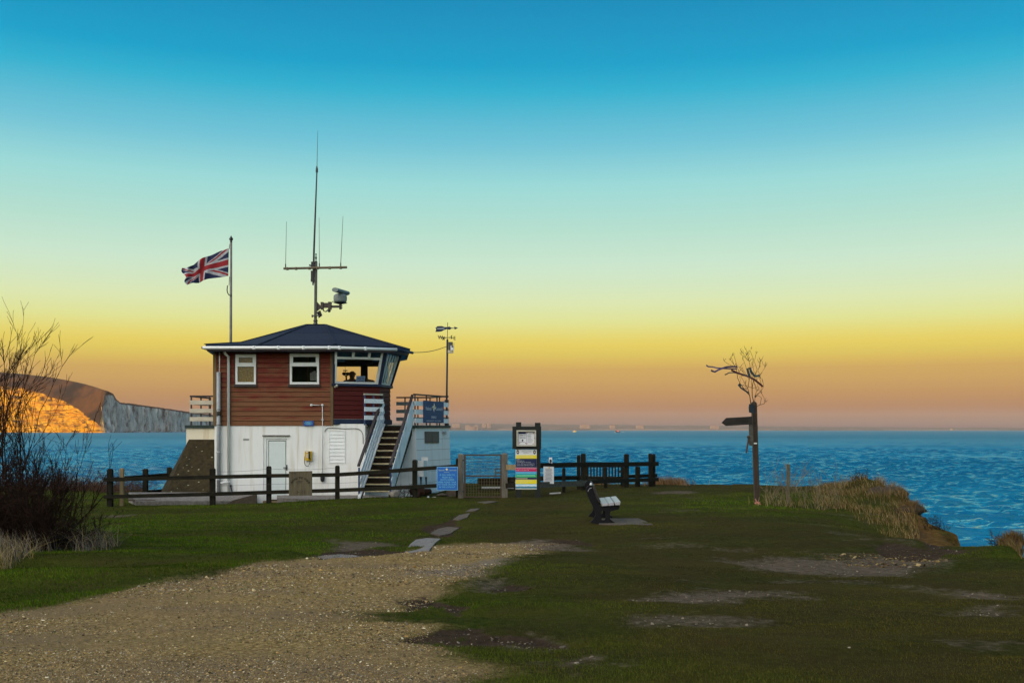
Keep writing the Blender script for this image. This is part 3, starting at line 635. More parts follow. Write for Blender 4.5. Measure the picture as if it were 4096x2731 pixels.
# back wall of the lookout room: two openings toward the sea
zb0, zb1 = 3.05, PZ(1461, 31.55)
xl0, xl1, xr0, xr1 = -6.75, PX(1446, 31.55), PX(1465, 31.55), PX(1520, 31.55)
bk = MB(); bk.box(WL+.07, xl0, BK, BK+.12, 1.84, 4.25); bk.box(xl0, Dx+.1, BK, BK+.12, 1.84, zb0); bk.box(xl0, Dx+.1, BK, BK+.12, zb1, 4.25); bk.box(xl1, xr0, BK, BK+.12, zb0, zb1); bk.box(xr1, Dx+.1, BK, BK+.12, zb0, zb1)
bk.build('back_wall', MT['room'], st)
for a, b_ in ((xl0, xl1), (xr0, xr1)):
    f = MB(); f.box(a+.002, b_-.002, BK+.03, BK+.08, zb0+.002, zb0+.05); f.box(a+.002, a+.04, BK+.03, BK+.08, zb0+.05, zb1-.04); f.box(b_-.04, b_-.002, BK+.03, BK+.08, zb0+.05, zb1-.04); f.box(a+.002, b_-.002, BK+.03, BK+.08, zb1-.04, zb1-.002)
    f = f.build('rear_window', MT['navy'], st); g = MB(); g.quad((a+.03, BK+.055, zb0+.04), (b_-.03, BK+.055, zb0+.04), (b_-.03, BK+.055, zb1-.03), (a+.03, BK+.055, zb1-.03)); g.build('pane', MT['glass'], f)
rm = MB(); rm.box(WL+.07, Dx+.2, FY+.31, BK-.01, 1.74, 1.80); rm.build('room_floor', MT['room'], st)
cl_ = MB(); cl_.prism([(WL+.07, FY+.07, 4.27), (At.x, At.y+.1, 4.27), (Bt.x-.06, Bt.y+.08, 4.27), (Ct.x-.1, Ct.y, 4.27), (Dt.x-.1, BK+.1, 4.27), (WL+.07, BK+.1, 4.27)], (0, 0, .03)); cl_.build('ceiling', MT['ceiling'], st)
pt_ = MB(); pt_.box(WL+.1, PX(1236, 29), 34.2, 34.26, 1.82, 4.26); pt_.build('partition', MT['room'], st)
pt_ = MB(); pt_.box(PX(1222, 29), PX(1229, 29), 34.15, 34.198, 1.82, 4.26); pt_.build('partition_post', MT['corner'], st)
bl = MB(); bl.box(PX(1380, 30.6), PX(1490, 30.6), 30.6*K, 30.6*K+.06, PZ(1455, 30.6), PZ(1440, 30.6)); bl.build('roller_blind', MT['room'], st)
# two windows in the timber wall
for k_, (a, b_, y0, y1) in enumerate(((943, 1025, 1417, 1537), (1160, 1277, 1414, 1537))):
    tr_ = 1461 if k_ == 0 else 1460
    f = MB(); f.pbox(a, b_, y0, y0+9, FD, .09, -.045); f.pbox(a, b_, y1-9, y1, FD, .09, -.045); f.pbox(a, a+8, y0+9, y1-9, FD, .09, -.045); f.pbox(b_-8, b_, y0+9, y1-9, FD, .09, -.045); f.pbox(a+8, b_-8, tr_-6, tr_+5, FD, .09, -.045)
    f = f.build('window', MT['upvc'], st)
    s_ = MB(); s_.pbox(a+8.2, b_-8.2, y0+9.2, y0+13, FD, .03, -.05); s_.pbox(a+8.2, b_-8.2, tr_-10, tr_-6.2, FD, .03, -.05); s_.pbox(a+8.2, a+13, y0+13, tr_-10, FD, .03, -.05); s_.pbox(b_-13, b_-8.2, y0+13, tr_-10, FD, .03, -.05); s_.build('opening_light', MT['upvc'], f)
    g = MB(); g.pbox(a+6, b_-6, y0+6, y1-6, FD, .012, .0); g.build('pane', MT['obscured'] if k_ == 0 else MT['glass'], f)
    s_ = MB(); s_.pbox(a-5, b_+5, y1, y1+10, FD, .16, -.09); s_.pbox(a-3, a-.3, y0-3, y1-.5, FD, .03, -.05); s_.pbox(b_+.3, b_+3, y0-3, y1-.5, FD, .03, -.05); s_.pbox(a-.3, b_+.3, y0-3, y0-.3, FD, .03, -.05); s_.build('sill', MT['handrail'], f)
    if k_ == 1:
        bx_ = MB()
        for i in range(5): bx_.box(PX(1236+i*7, 28.4), PX(1242+i*7, 28.4), 33.4, 33.55, PZ(1520, 28.4), PZ(1490-(i % 3)*4, 28.4))
        bx_.build('shelf_of_books', MT['paper'], st)
# door
dz0 = PZ(2001, FD)
f = MB(); f.box(dl+.005, dl+.075, FY+.02, FY+.11, dz0, dt-.005); f.box(dr_-.075, dr_-.005, FY+.02, FY+.11, dz0, dt-.005); f.box(dl+.075, dr_-.075, FY+.02, FY+.11, dt-.09, dt-.005)
dr = MB(); dr.box(dl+.077, dr_-.077, FY+.05, FY+.10, dz0+.03, dt-.1)
door = dr.build('door', MT['upvc'], st); f.build('frame', MT['upvc'], door)
pn = MB(); a, b_ = PX(1075, FD), PX(1141, FD); pn.box(a, b_, FY+.032, FY+.048, PZ(1962, FD), PZ(1764, FD)); pn.box(a, b_, FY+.032, FY+.048, dz0+.07, PZ(1972, FD)); pn.build('panel', M('door_panel', (.66, .72, .70), (.62, .68, .66), 3, .4), door)
sh = MB(); sh.box(a-.02, a-.002, FY+.042, FY+.0485, PZ(1962, FD), PZ(1764, FD)+.02); sh.box(b_+.002, b_+.014, FY+.042, FY+.0485, PZ(1962, FD), PZ(1764, FD)+.02); sh.box(a-.02, b_+.014, FY+.042, FY+.0485, PZ(1764, FD)+.002, PZ(1764, FD)+.02); sh.build('gasket', MT['black'], door)
hd = MB(); hd.box(PX(1145, FD), PX(1149, FD), FY+.0, FY+.018, PZ(1880, FD), PZ(1858, FD)); hd.bar((PX(1133, FD), FY-.02, PZ(1870, FD)), (PX(1148, FD), FY-.02, PZ(1869, FD)), .03, .025); hd.bar((PX(1147, FD), FY-.03, PZ(1869, FD)), (PX(1147, FD), FY+.0, PZ(1869, FD)), .02, .02); hd.build('handle', MT['greymetal'], door)
lt = MB(); lt.box(dl-.03, dr_+.03, FY-.035, FY-.002, dt, dt+.035); lt.build('door_drip', MT['slab'], st)
ds = MB(); ds.box(dl+.01, dr_-.01, FY-.12, FY+.07, dz0-.13, dz0-.01); ds.build('doorstep', MT['palepost'], st)
# shutter, vent, cables, pipes
f = MB(); f.pbox(1316, 1318.5, 1722, 1852, FD, .02, -.022); f.pbox(1378, 1381, 1722, 1852, FD, .02, -.022); f.pbox(1318.5, 1378, 1722, 1724, FD, .02, -.022)
zs0 = 1724
for i in range(9):
    y0 = zs0+i*14.2; a = Vector((PX(1318.6, FD), FY-.024, PZ(y0+13.4, FD))); e_ = Vector((PX(1377.9, FD), FY-.024, PZ(y0+13.4, FD))); tz = Vector((0, .018, 13.2/S(FD)))
    f.loft([a, a+tz, a+tz+Vector((0, .006, 0)), a+Vector((0, .022, 0))], [e_, e_+tz, e_+tz+Vector((0, .006, 0)), e_+Vector((0, .022, 0))])
f.build('louvred_shutter', MT['white'], st)
f = MB()
for i in range(3): f.pbox(972, 997, 1754+i*2.6, 1755.4+i*2.6, FD, .006, -.006)
f.build('wall_vent', MT['greymetal'], st)
f = MB(); yy = FY-.02; f.tube([(PX(a, FD), yy, PZ(b_, FD)) for a, b_ in ((1299, 1726), (1303, 1718), (1312, 1711), (1330, 1711), (1380, 1714), (1420, 1713), (1436, 1716), (1446, 1724), (1452, 1738), (1453, 1775))], .010); f.build('cable_loop', MT['wire'], st)
f = MB(); f.tube([(PX(a, FD), FY-.055, PZ(b_, FD)) for a, b_ in ((1247, 1620), (1291, 1620), (1291, 1900))], .013, 8); f.blob((PX(1247, FD), FY-.055, PZ(1620, FD)), .042, jit=0, sub=2); f.blob((PX(1291, FD), FY-.055, PZ(1620, FD)), .042, jit=0, sub=2)
f.bar((PX(1286, FD), FY-.05, PZ(1678, FD)), (PX(1297, FD), FY-.05, PZ(1678, FD)), .03, .02); f.build('white_conduit', MT['white'], st, True)
f = MB(); f.lathe((PX(1291, FD), FY-.05, PZ(1926, FD)), [(.03, 0), (.06, .03), (.07, .1), (.07, .18)], 10); f.build('socket_box', MT['black'], st)
f = MB(); f.tube([(PX(881, FD), FY-.08, PZ(1399, FD)), (PX(881, FD), FY-.08, PZ(1492, FD))], .016, 8); f.tube([(PX(850, 27.3), FY-.10, PZ(1399, FD)), (PX(881, FD), FY-.08, PZ(1399, FD))], .012, 6); f.build('thin_pipe', MT['white'], st, True)
f = MB(); f.tube([(PX(878, FD), FY-.10, PZ(1489, FD)), (PX(878, FD), FY-.10, PZ(1968, FD))], .062, 12)
for y0 in (1640, 1700, 1812, 1920): f.lathe((PX(878, FD), FY-.10, PZ(y0, FD)), [(.069, 0), (.07, .03), (.069, .06)], 12)
f.build('soil_pipe', MT['greypipe'], st, True)
f = MB(); f.lathe((PX(878, FD)-.03, FY-.165, PZ(1664, FD)), [(.001, 0), (.028, .01), (.03, .05), (.001, .06)], 10); f.lathe((PX(878, FD), FY-.10, PZ(1662, FD)), [(.069, 0), (.07, .12), (.07, .14)], 12); f.build('pipe_socket', MT['greymetal'], st, True)
f = MB(); f.tube([(PX(907, FD), FY-.30, PZ(1392, FD)), (PX(907, FD), FY-.29, PZ(1412, FD)), (PX(917, FD), FY-.08, PZ(1428, FD)), (PX(917, FD), FY-.075, PZ(1968, FD))], .043, 10)
f.tube([(PX(878, FD), FY-.10, PZ(1931, FD)), (PX(924, FD), FY-.09, PZ(1926, FD))], .03, 8); f.build('downpipe', MT['white'], st, True)
f = MB(); f.tube([(PX(925, FD), FY-.05, PZ(1940, FD)), (PX(928, FD), FY-.05, PZ(1955, FD)), (PX(930, FD), FY-.06, PZ(1966, FD))], .018, 6); f.box(PX(922, FD), PX(929, FD), FY-.07, FY-.03, PZ(1945, FD), PZ(1938, FD)); f.build('tap', MT['black'], st)
f = MB(); f.blob((PX(1349, FD), FY-.09, PZ(1543, FD)), .045, jit=0, sub=2); f.box(PX(1338, FD), PX(1344, FD), FY-.08, FY-.03, PZ(1550, FD), PZ(1544, FD)); f.build('wall_lamp', MT['alu'], st, True)
# roof
ez = PZ(1377, 27.05)
a = P(822, 0, 27.05); pts = {}
def rp(px, d, z): return Vector((PX(px, d), d*K, z))
a = rp(822, 27.05, ez); e1 = rp(1036, 27.05, ez); e2 = rp(1340, 27.05, ez); e3 = rp(1582, 27.7, ez); e4 = rp(1640, 28.75, ez); e5 = rp(1634, 30.6, ez); e6 = rp(1580, 31.7, ez); e7 = rp(1400, 32.3, ez); e8 = rp(900, 32.3, ez); rr_ = rp(967, 29.4, PZ(1369, 29.4))
t1, t2, t3, t4 = rp(1226, 29.3, PZ(1299, 29.3)), rp(1302, 29.3, PZ(1299, 29.3)), rp(1300, 30.0, PZ(1299, 29.3)), rp(1228, 30.0, PZ(1299, 29.3))
rv = [a, e1, e2, e3, e4, e5, e6, e7, e8, rr_, t1, t2, t3, t4]; nb = len(rv)
rf_ = [(0, 1, 9), (1, 10, 9), (1, 2, 11, 10), (2, 3, 11), (3, 4, 11), (4, 5, 11), (5, 12, 11), (5, 6, 12), (6, 7, 12), (7, 13, 12), (7, 8, 13), (8, 9, 13), (9, 10, 13), (8, 0, 9), (10, 11, 12, 13)]
roof = MB(); roof.add(rv, rf_); roof.add([Vector((p.x, p.y, ez-.05)) for p in rv[:9]], [tuple(range(9))])
for i in range(9): p, q = rv[i], rv[(i+1) % 9]; roof.add([p, q, Vector((q.x, q.y, ez-.05)), Vector((p.x, p.y, ez-.05))], [(0, 1, 2, 3)])
roof = roof.build('roof', MT['roof'], st)
hp = MB()
for p, q in ((e1, t1), (e2, t2), (e3, t2), (e4, t2), (rr_, t1), (t1, t2), (a, rr_)): hp.bar(p+Vector((0, 0, .012)), q+Vector((0, 0, .012)), .10, .022)
hp.build('hip_tile', MT['roof'], roof)
fs = MB(); off = Vector((0, .05, 0)); ring = [a, e2, e3, e4, e5]
cen = Vector((PX(1200, 29.5), 29.5*K, 0))
def inn(p, k): d_ = Vector((p.x-cen.x, p.y-cen.y, 0)); return p-d_.normalized()*k
for p, q in zip(ring[:-1], ring[1:]): fs.bar(inn(p, .07)+Vector((0, 0, -.13)), inn(q, .07)+Vector((0, 0, -.13)), .03, .15, ext=.008)
fs.bar(inn(a, .07)+Vector((0, 0, -.13)), inn(e8, .07)+Vector((0, 0, -.13)), .03, .15); fs.build('fascia', MT['handrail'], roof)
sf = MB(); zz = ez-.21; sf.prism([Vector((inn(p, .09).x, inn(p, .09).y, zz)) for p in (a, e2, e3, e4, e5, e6, e7, e8)], (0, 0, .02)); sf.build('soffit', MT['navy'], roof)
gt = MB(); gp_ = [rp(811, 26.92, ez-.115), rp(1338, 26.92, ez-.115), rp(1588, 27.55, ez-.115)]
gt.tube(gp_, .046, 8); gt.build('gutter', MT['upvc'], st, True)
gt = MB(); gt.tube([rp(1590, 27.56, ez-.115), rp(1650, 28.72, ez-.115)], .046, 8); gt.build('side_gutter', MT['navy'], st, True); gt = MB(); gt.tube([rp(811, 26.92, ez-.115), Vector((gp_[0].x-.02, 37.0, ez-.115))], .046, 8); gt.build('side_gutter', MT['navy'], st, True)
gb = MB()
for px in (1016, 1114, 1214, 1317, 1358, 1462): d_ = 26.92 if px < 1338 else 26.92+(px-1338)/250*.63; gb = MB(); gb.lathe(rp(px, d_, ez-.18), [(.048, .01), (.054, .02), (.054, .1), (.048, .12)], 10); gb.build('gutter_clip', MT['white'], st)
# decks, left and right
dk = MB(); LX = PX(745, 29.1)
dk.box(LX, WL-.002, 29.1*K, 36.5, -.8, 1.74); dk.build('terrace_wall', MT['wallcream'], st, label='stained terrace wall at the left tinted for warm light')
dk = MB(); dk.box(LX-.03, WL-.002, 29.05*K, 36.55, 1.744, 1.84); dk.build('deck_edge', MT['green'], st)
bt = MB(); zt_, zb_ = PZ(1757, 29.1), PZ(1972, 27.6)-.25
T1, T2 = Vector((PX(756, 29.1), 29.1*K-.01, zt_)), Vector((WL-.004, 29.1*K-.01, zt_))
B1, B2 = Vector((PX(650, 27.5), 27.5*K, zb_)), Vector((PX(846, 27.5), 27.5*K, zb_)); B3 = Vector((PX(640, 29.3), 29.1*K-.01, zb_)); B4 = Vector((WL-.004, 29.1*K-.01, zb_))
bt.add([T1, T2, B1, B2, B3, B4], [(0, 1, 3, 2), (0, 2, 4), (1, 5, 3), (2, 3, 5, 4), (0, 4, 5, 1)])
bt = bt.build('buttress', MT['brownconc'], st)
lc = MB()
for u, v_ in ((.25, .13), (.42, .2), (.12, .3), (.2, .33), (.2, .43), (.33, .46), (.14, .47), (.09, .58), (.16, .62), (.5, .5), (.28, .52), (.7, .3), (.6, .7), (.4, .75), (.2, .8), (.75, .82), (.1, .85), (.55, .88), (.33, .9)):
    p = (T1*(1-u)+T2*u)*(1-v_)+(B1*(1-u)+B2*u)*v_; n_ = (T2-T1).cross(B1-T1).normalized(); n_ = n_ if n_.y < 0 else -n_
    e1_ = (T2-T1).normalized(); e2_ = n_.cross(e1_); rad = random.uniform(.014, .034)
    lc.add([p+n_*.006+e1_*math.cos(t)*rad*random.uniform(.7, 1.2)+e2_*math.sin(t)*rad*random.uniform(.6, 1) for t in [i*.785 for i in range(8)]], [tuple(range(8))])
lc.build('lichen', M('pale_lichen', (.26, .26, .15), (.16, .16, .09), 20, .9), bt)
RG = P(1663, 1700, 28.45); RH = P(1797, 1700, 30.6)
top = [(-4.9, 28.6*K), (RG.x, RG.y), (RH.x, RH.y), (-2.9, 37.2), (-4.9, 37.2)]
rb = MB(); A_ = [Vector((x, y, 1.745)) for x, y in top]; B_ = [Vector((x+(.10 if i in (1, 2, 3) else 0), y-(.07 if i in (0, 1) else 0), -1)) for i, (x, y) in enumerate(top)]
rb.loft(B_, A_); rb.build('side_terrace_wall', MT['wallside'], st)
mj = MB()                                         # block courses as shallow raised bands
nrm = Vector(((RH-RG).y, -(RH-RG).x, 0)).normalized()
for i in range(1, 7):
    z = 1.745-i*.36; k_ = (1.745-z)/2.745; p = RG+Vector((.10*k_, -.07*k_, 0)); q = RH+Vector((.10*k_, 0, 0))
    mj.bar((p.x+nrm.x*.0, p.y, z), (q.x, q.y, z), .012, .012)
mj.build('block_joint', MT['railshade'], st)
dk = MB(); pl = [(W2+.003, 28.3*K), (PX(1650, 28.3), 28.3*K), (RG.x+.05, RG.y-.04), (RH.x+.05, RH.y-.02), (-2.85, 37.25), (Dx, 37.25), (C.x-.2, C.y+.5), (C.x, C.y), (B.x, B.y), (W2+.003, B.y-.2)]
dk.prism([Vector((x, y, 1.75)) for x, y in pl], (0, 0, .085)); dk.build('deck', MT['green'], st)
# railings
def rail3(name, p, q, zs, h=.125, mat=None, posts=(), top=None, topm='handrail', pm_='darkmetal', off=.03, ext=0.04, th=.025):
    p = Vector(p); q = Vector(q); t = (q-p).normalized(); nr = Vector((t.y, -t.x, 0)).normalized()*off
    r = MB()
    tp = top if isinstance(top, tuple) else (top, top)
    r.bar((p.x, p.y, tp[0]), (q.x, q.y, tp[1]), .06, .05, ext=ext)
    root = r.build(name, MT[topm], st)
    for z in zs:
        b = MB(); b.bar((p.x+nr.x, p.y+nr.y, z), (q.x+nr.x, q.y+nr.y, z), th, h, ext=ext); b.build('board', MT[mat], root)
    for s_ in posts:
        c = p*(1-s_)+q*s_; b = MB(); b.box(c.x-.022, c.x+.022, c.y-.022, c.y+.022, 1.838, (tp[0]*(1-s_)+tp[1]*s_)-.026); b.build('post', MT[pm_], root)
    return root
zz = lambda ys, d: [PZ(y, d) for y in ys]
rail3('left_railing', (PX(760, 29.15), 29.2*K, 0), (WL-.06, 29.2*K, 0), zz((1609.5, 1642.5, 1675.5), 29.15), .14, 'creamboard', (.02, .48), PZ(1584, 29.15), ext=.02)
rail3('left_side_railing', (PX(760, 29.15), 29.25*K, 0), (PX(760, 29.15), 36.4, 0), zz((1609.5, 1642.5, 1675.5), 29.15), .14, 'creamboard', (.5, 1), PZ(1584, 29.15), ext=0)
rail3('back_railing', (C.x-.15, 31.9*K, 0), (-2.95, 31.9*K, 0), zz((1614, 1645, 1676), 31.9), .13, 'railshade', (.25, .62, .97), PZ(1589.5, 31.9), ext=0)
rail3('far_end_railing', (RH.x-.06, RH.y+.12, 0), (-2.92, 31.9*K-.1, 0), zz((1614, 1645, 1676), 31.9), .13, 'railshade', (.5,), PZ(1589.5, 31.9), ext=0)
RGr = Vector((PX(1662, 28.5)-.04, 28.5*K, 0)); RHr = Vector((RH.x-.06, RH.y-.05, 0))
rail3('banner_railing', RGr, RHr, (2.55, 2.27, 1.99), .15, 'railwhite', (.02, .35, .67, .985), (PZ(1577, 28.5), PZ(1587, 30.6)), ext=.02)
# staircase
BLf, BRt, TLf, TRt = (PX(1437, 26.0), 26.0*K), (PX(1563, 26.0), 26.0*K), (PX(1532, 28.3), 28.3*K), (PX(1648, 28.3), 28.3*K)
z0s = PZ(1990, 26.0)
sroot = MB()
def lerp(a, b, t): return a+(b-a)*t
def sp(side, t, z): a, b = (BLf, TLf) if side == 0 else (BRt, TRt); return Vector((lerp(a[0], b[0], t), lerp(a[1], b[1], t), z))
NS = 11; zst = lambda t: lerp(z0s, 1.80, t)
for side in (0, 1):
    p, q = sp(side, -.02, zst(0)-.02), sp(side, 1.0, zst(1)-.08); sroot.prism([p+Vector((0, 0, .09)), q+Vector((0, 0, .09)), q-Vector((0, 0, .20)), p-Vector((0, 0, .12))], (.05 if side == 0 else -.05, 0, 0))
stair = sroot.build('staircase', MT['brownconc'], st)
wt = MB(); p, q = sp(0, -.03, zst(0)-.1), sp(0, 1.0, zst(1)+.07); wt.bar(p+Vector((.03, -.02, .13)), q+Vector((.03, -.02, 0)), .09, .05); wt.bar(p+Vector((.03, -.03, -.15)), p+Vector((.03, -.03, .14)), .09, .05); wt.build('white_stringer', MT['white'], stair)
for i in range(NS-1):
    t = (i+.6)/NS; z = z0s+(1.84-z0s)*(i+1)/NS; l, r = sp(0, t, z), sp(1, t, z); n2_ = (sp(0, t+1/NS, z)-l)
    tr = MB(); tr.prism([l+Vector((.055, 0, 0)), r-Vector((.055, 0, 0)), r-Vector((.055, 0, 0))+n2_*1.02, l+Vector((.055, 0, 0))+n2_*1.02], (0, 0, -.04)); tr.build('tread', MT['tread'], stair)
    nz = MB(); nz.bar(l+Vector((.056, -.012, -.012)), r+Vector((-.056, -.012, -.012)), .03, .034); nz.build('nosing', MT['nosing'], stair)
    ri = MB(); b_ = n2_*.95; dz_ = (1.84-z0s)/NS; ri.prism([l+b_+Vector((.06, 0, 0)), r+b_-Vector((.06, 0, 0)), r+b_-Vector((.06, 0, 0))+Vector((0, 0, dz_-.045)), l+b_+Vector((.06, 0, 0))+Vector((0, 0, dz_-.045))], (0, .02, 0)); ri.build('riser', MT['tread'], stair)
hh = .92
for side in (0, 1):
    hr = MB(); hr.bar(sp(side, -.03, zst(0)+hh+.03), sp(side, 1.02, zst(1)+hh+.09), .075, .06); hr.build('handrail', MT['handrail'], stair)
    for k_, dz_ in enumerate((.18, .41, .64)):
        b = MB(); b.bar(sp(side, 0.0, zst(0)+dz_+.04)+Vector((.035, 0, 0)), sp(side, 1.0, zst(1)+dz_+.1)+Vector((.035, 0, 0)), .022, .215 if side else .15); b.build('balustrade_board', MT['panelwhite'] if side else MT['railwhite'], stair)
    for t in (0.0, .5, .985):
        b = MB(); c = sp(side, t, 0); b.box(c.x-.03, c.x+.02, c.y-.025, c.y+.025, zst(t)-(.05 if t else .1), zst(t)+hh-.02+.07*t); b.build('baluster', MT['bluemetal'], stair)
    b = MB()
lr = rail3('landing_railing', (PX(1457, 27.5), 27.5*K, 0), (PX(1529, 27.95), 27.95*K, 0), zz((1604, 1636.5, 1670), 27.7), .135, 'railwhite', (.02, .52), PZ(1577, 27.7), topm='alu', pm_='bluemetal', ext=.01)
# ------------------------------------------------------------------ paving round the building
def slab_thing(name, pts, zf, th, mat, label, cat='slab'):
    b = MB(); b.prism([Vector((x, y, zf(x, y))) for x, y in pts], (0, 0, -th)); return tag(b.build(name, mat, None), label, cat)
q1 = [(PX(1022, 27.35), 27.4*K), (PX(520, 27.5), 27.4*K), (PX(540, 26.45), 26.5*K), (PX(1022, 26.5), 26.5*K)]
zq = lambda x, y: lerp(PZ(1968, 27.4), PZ(2003, 26.5), (27.4*K-y)/(.9*K))
slab_thing('concrete_apron', q1, zq, .5, MT['slab'], 'grey concrete apron sloping down between the buttress and the fence', 'concrete apron')
b = MB(); b.prism([P(932, 2000, 26.45), P(1025, 1975, 26.45), P(1025, 2040, 26.45), P(900, 2040, 26.45), P(905, 2015, 26.45)], (0, .09, 0)); tag(b.build('kerb_block', MT['concrete'], None), 'dark stained concrete kerb beside the white door behind the fence', 'kerb')
q2 = [(PX(1106, 27.4), 27.45*K), (PX(1106, 26.6), 26.75*K), (PX(1555, 26.0), 25.75*K), (PX(1600, 26.6), 27*K), (PX(1470, 27.3), 27.45*K)]
zq2 = lambda x, y: lerp(PZ(1980, 27.4), PZ(2000, 26.3), np.clip((27.4*K-y)/(1.2*K), 0, 1))
slab_thing('concrete_step', q2, zq2, .35, MT['slab'], 'rough concrete slab along the foot of the stairs, right of the door', 'concrete slab')
XR, ZU = (1, 0, 0), (0, 0, 1)
# ------------------------------------------------------------------ fences
def post(mb, px0, px1, py0, py1, d, th=.13, chamf=.035, sink=.35, lean=0):
    x0, x1 = PX(px0, d), PX(px1, d); z0, z1 = PZ(py1, d)-sink, PZ(py0, d); y = d*K
    A_ = [(x0, y, z0), (x1, y, z0), (x1, y+th, z0), (x0, y+th, z0)]
    B_ = [(x0+lean, y, z1-chamf), (x1+lean, y, z1-chamf), (x1+lean, y+th, z1-chamf), (x0+lean, y+th, z1-chamf)]
    c = chamf*.7
    C_ = [(x0+c+lean, y+c, z1), (x1-c+lean, y+c, z1), (x1-c+lean, y+th-c, z1), (x0+c+lean, y+th-c, z1)]
    mb.loft(A_, B_, caps=False); mb.loft(B_, C_, caps=False); mb.add(C_, [(0, 1, 2, 3)]); return mb
def railpts(mb, pts, h, th=.045, off=-.05):
    r = random.Random(len(pts)*7)
    for (a, ya, da), (b, yb, db) in zip(pts[:-1], pts[1:]):
        p, q = P(a, ya, da), P(b, yb, db); p.y += off; q.y += off; mb.bar(p, q, th, h)
    return mb
fr = thing('post_and_rail_fence', P(1150, 2010, 26), 'long dark post and rail fence in front of the white wall and stairs', 'fence')
for a in ((427, 447, 1874, 2026, 26), (838, 858, 1872, 2020, 26), (1065, 1082, 1864, 2016, 26), (1340, 1356, 1861, 1996, 25.8)):
    post(MB(), *a).build('post', MT['post'], fr)
post(MB(), 1649, 1668, 1838, 1990, 25.5).build('post', MT['palepost'] if 0 else MT['post'], fr)
railpts(MB(), [(418, 1918, 26), (848, 1907, 26), (1073, 1902, 26), (1348, 1898, 25.8), (1500, 1888, 25.65), (1658, 1876, 25.5), (1840, 1863, 25.4)], .112).build('rail', MT['rail'], fr)
railpts(MB(), [(418, 1986, 26), (848, 1975, 26), (1073, 1968, 26), (1348, 1960, 25.8), (1500, 1954, 25.65), (1658, 1946, 25.5), (1836, 1936, 25.4)], .112).build('rail', MT['rail'], fr)
w = MB()
w.tube([P(858, 1884, 26)]+[P(848+225*t, 1886-11*t+4*math.sin(t*3.1), 26.02) for t in (.2, .4, .6, .8)]+[P(1073, 1874, 26)]+[P(1073+275*t, 1874-3*t+5*math.sin(t*3.1), 26) for t in (.15, .35, .6, .8)]+[P(1340, 1870, 25.85)], .0035, 4)
w.tube([P(858, 1942, 26.02), P(930, 1941, 26.02), P(1073, 1936, 26), P(1160, 1934, 26), P(1348, 1932, 25.85), P(1430, 1928, 25.8)], .0035, 4); w.build('wire', MT['wire'], fr)
p_ = tag(post(MB(), 478, 493, 1872, 2024, 26.25, .09, .02).build('fence_stake', MT['palepost']), 'pale round topped stake standing just inside the left corner of the fence', 'stake')
bf = thing('back_fence', P(620, 1960, 28.6), 'short dark fence run going back from the left corner to the buttress', 'fence')
post(MB(), 570, 588, 1874, 1976, 28.0).build('post', MT['post'], bf); post(MB(), 667, 684, 1868, 1962, 29.6).build('post', MT['post'], bf)
railpts(MB(), [(447, 1917, 26.15), (579, 1906, 28.0), (690, 1897, 29.7)], .12, off=.17).build('rail', MT['rail'], bf)
railpts(MB(), [(560, 1972, 27.8), (600, 1968, 28.3), (665, 1960, 29.5)], .11, off=.17).build('rail', MT['rail'], bf)
b = MB(); b.tube([P(492, 1970, 27), P(505, 1973, 27.4), P(530, 1974, 27.7), P(566, 1967, 27.9)], [.02, .025, .02, .015], 5); tag(b.build('driftwood', MT['signwood']), 'thin bent grey branch lying behind the pale stake', 'branch')
b = MB(); b.prism([P(512, 2003, 26.6), P(520, 1996, 26.9), P(625, 1996, 26.9), P(622, 2004, 26.55)], (0, 0, .04)); tag(b.build('stone_slab', MT['concrete']), 'flat dark stone slab lying under the lower rail near the corner post', 'slab')
# fence right of the gate
f2 = thing('seaward_fence', P(2400, 1950, 29), 'dark post and rail fence right of the notice board with sea behind', 'fence')
for a in ((2249, 2262, 1870, 1970, 26.9), (2308, 2322, 1820, 1958, 28.4), (2324, 2343, 1813, 1968, 27.9), (2416, 2429, 1867, 1956, 29.6), (2497, 2516, 1815, 1948, 30.6), (2542, 2561, 1865, 1945, 31.2), (2595, 2608, 1813, 1940, 31.9), (2609, 2622, 1815, 1940, 32.0)):
    post(MB(), *a).build('post', MT['post'], f2)
railpts(MB(), [(2160, 1861, 26.1), (2333, 1857, 27.9), (2507, 1856, 30.6), (2632, 1854, 32.0)], .15, off=-.055).build('rail', MT['rail'], f2)
railpts(MB(), [(2160, 1938, 25.6), (2345, 1931, 27.9)], .17, off=-.055).build('rail', MT['greyrail'], f2)
railpts(MB(), [(2346, 1926, 27.95), (2507, 1921, 30.6), (2632, 1916, 32.0)], .13, off=-.055).build('rail', MT['rail'], f2)
railpts(MB(), [(2165, 1914, 26.2), (2320, 1911, 28.4), (2345, 1910, 28.9)], .14, off=.17).build('rail', MT['rail'], f2)
railpts(MB(), [(2500, 1906, 30.8), (2630, 1902, 32.2)], .12, off=.17).build('rail', MT['rail'], f2)
f3 = thing('gate_side_fence', P(2040, 1995, 24.9), 'short fence stub of three rails between right gate post and notice board', 'fence')
railpts(MB(), [(2026, 1868, 25.1), (2078, 1868, 24.75)], .15, off=.0).build('rail', MT['palepost'], f3)
railpts(MB(), [(2026, 1917, 25.2), (2078, 1915, 24.85)], .13, off=.05).build('rail', MT['rail'], f3)
railpts(MB(), [(2024, 1942, 25.1), (2078, 1940, 24.75)], .14, off=.0).build('rail', MT['post'], f3)
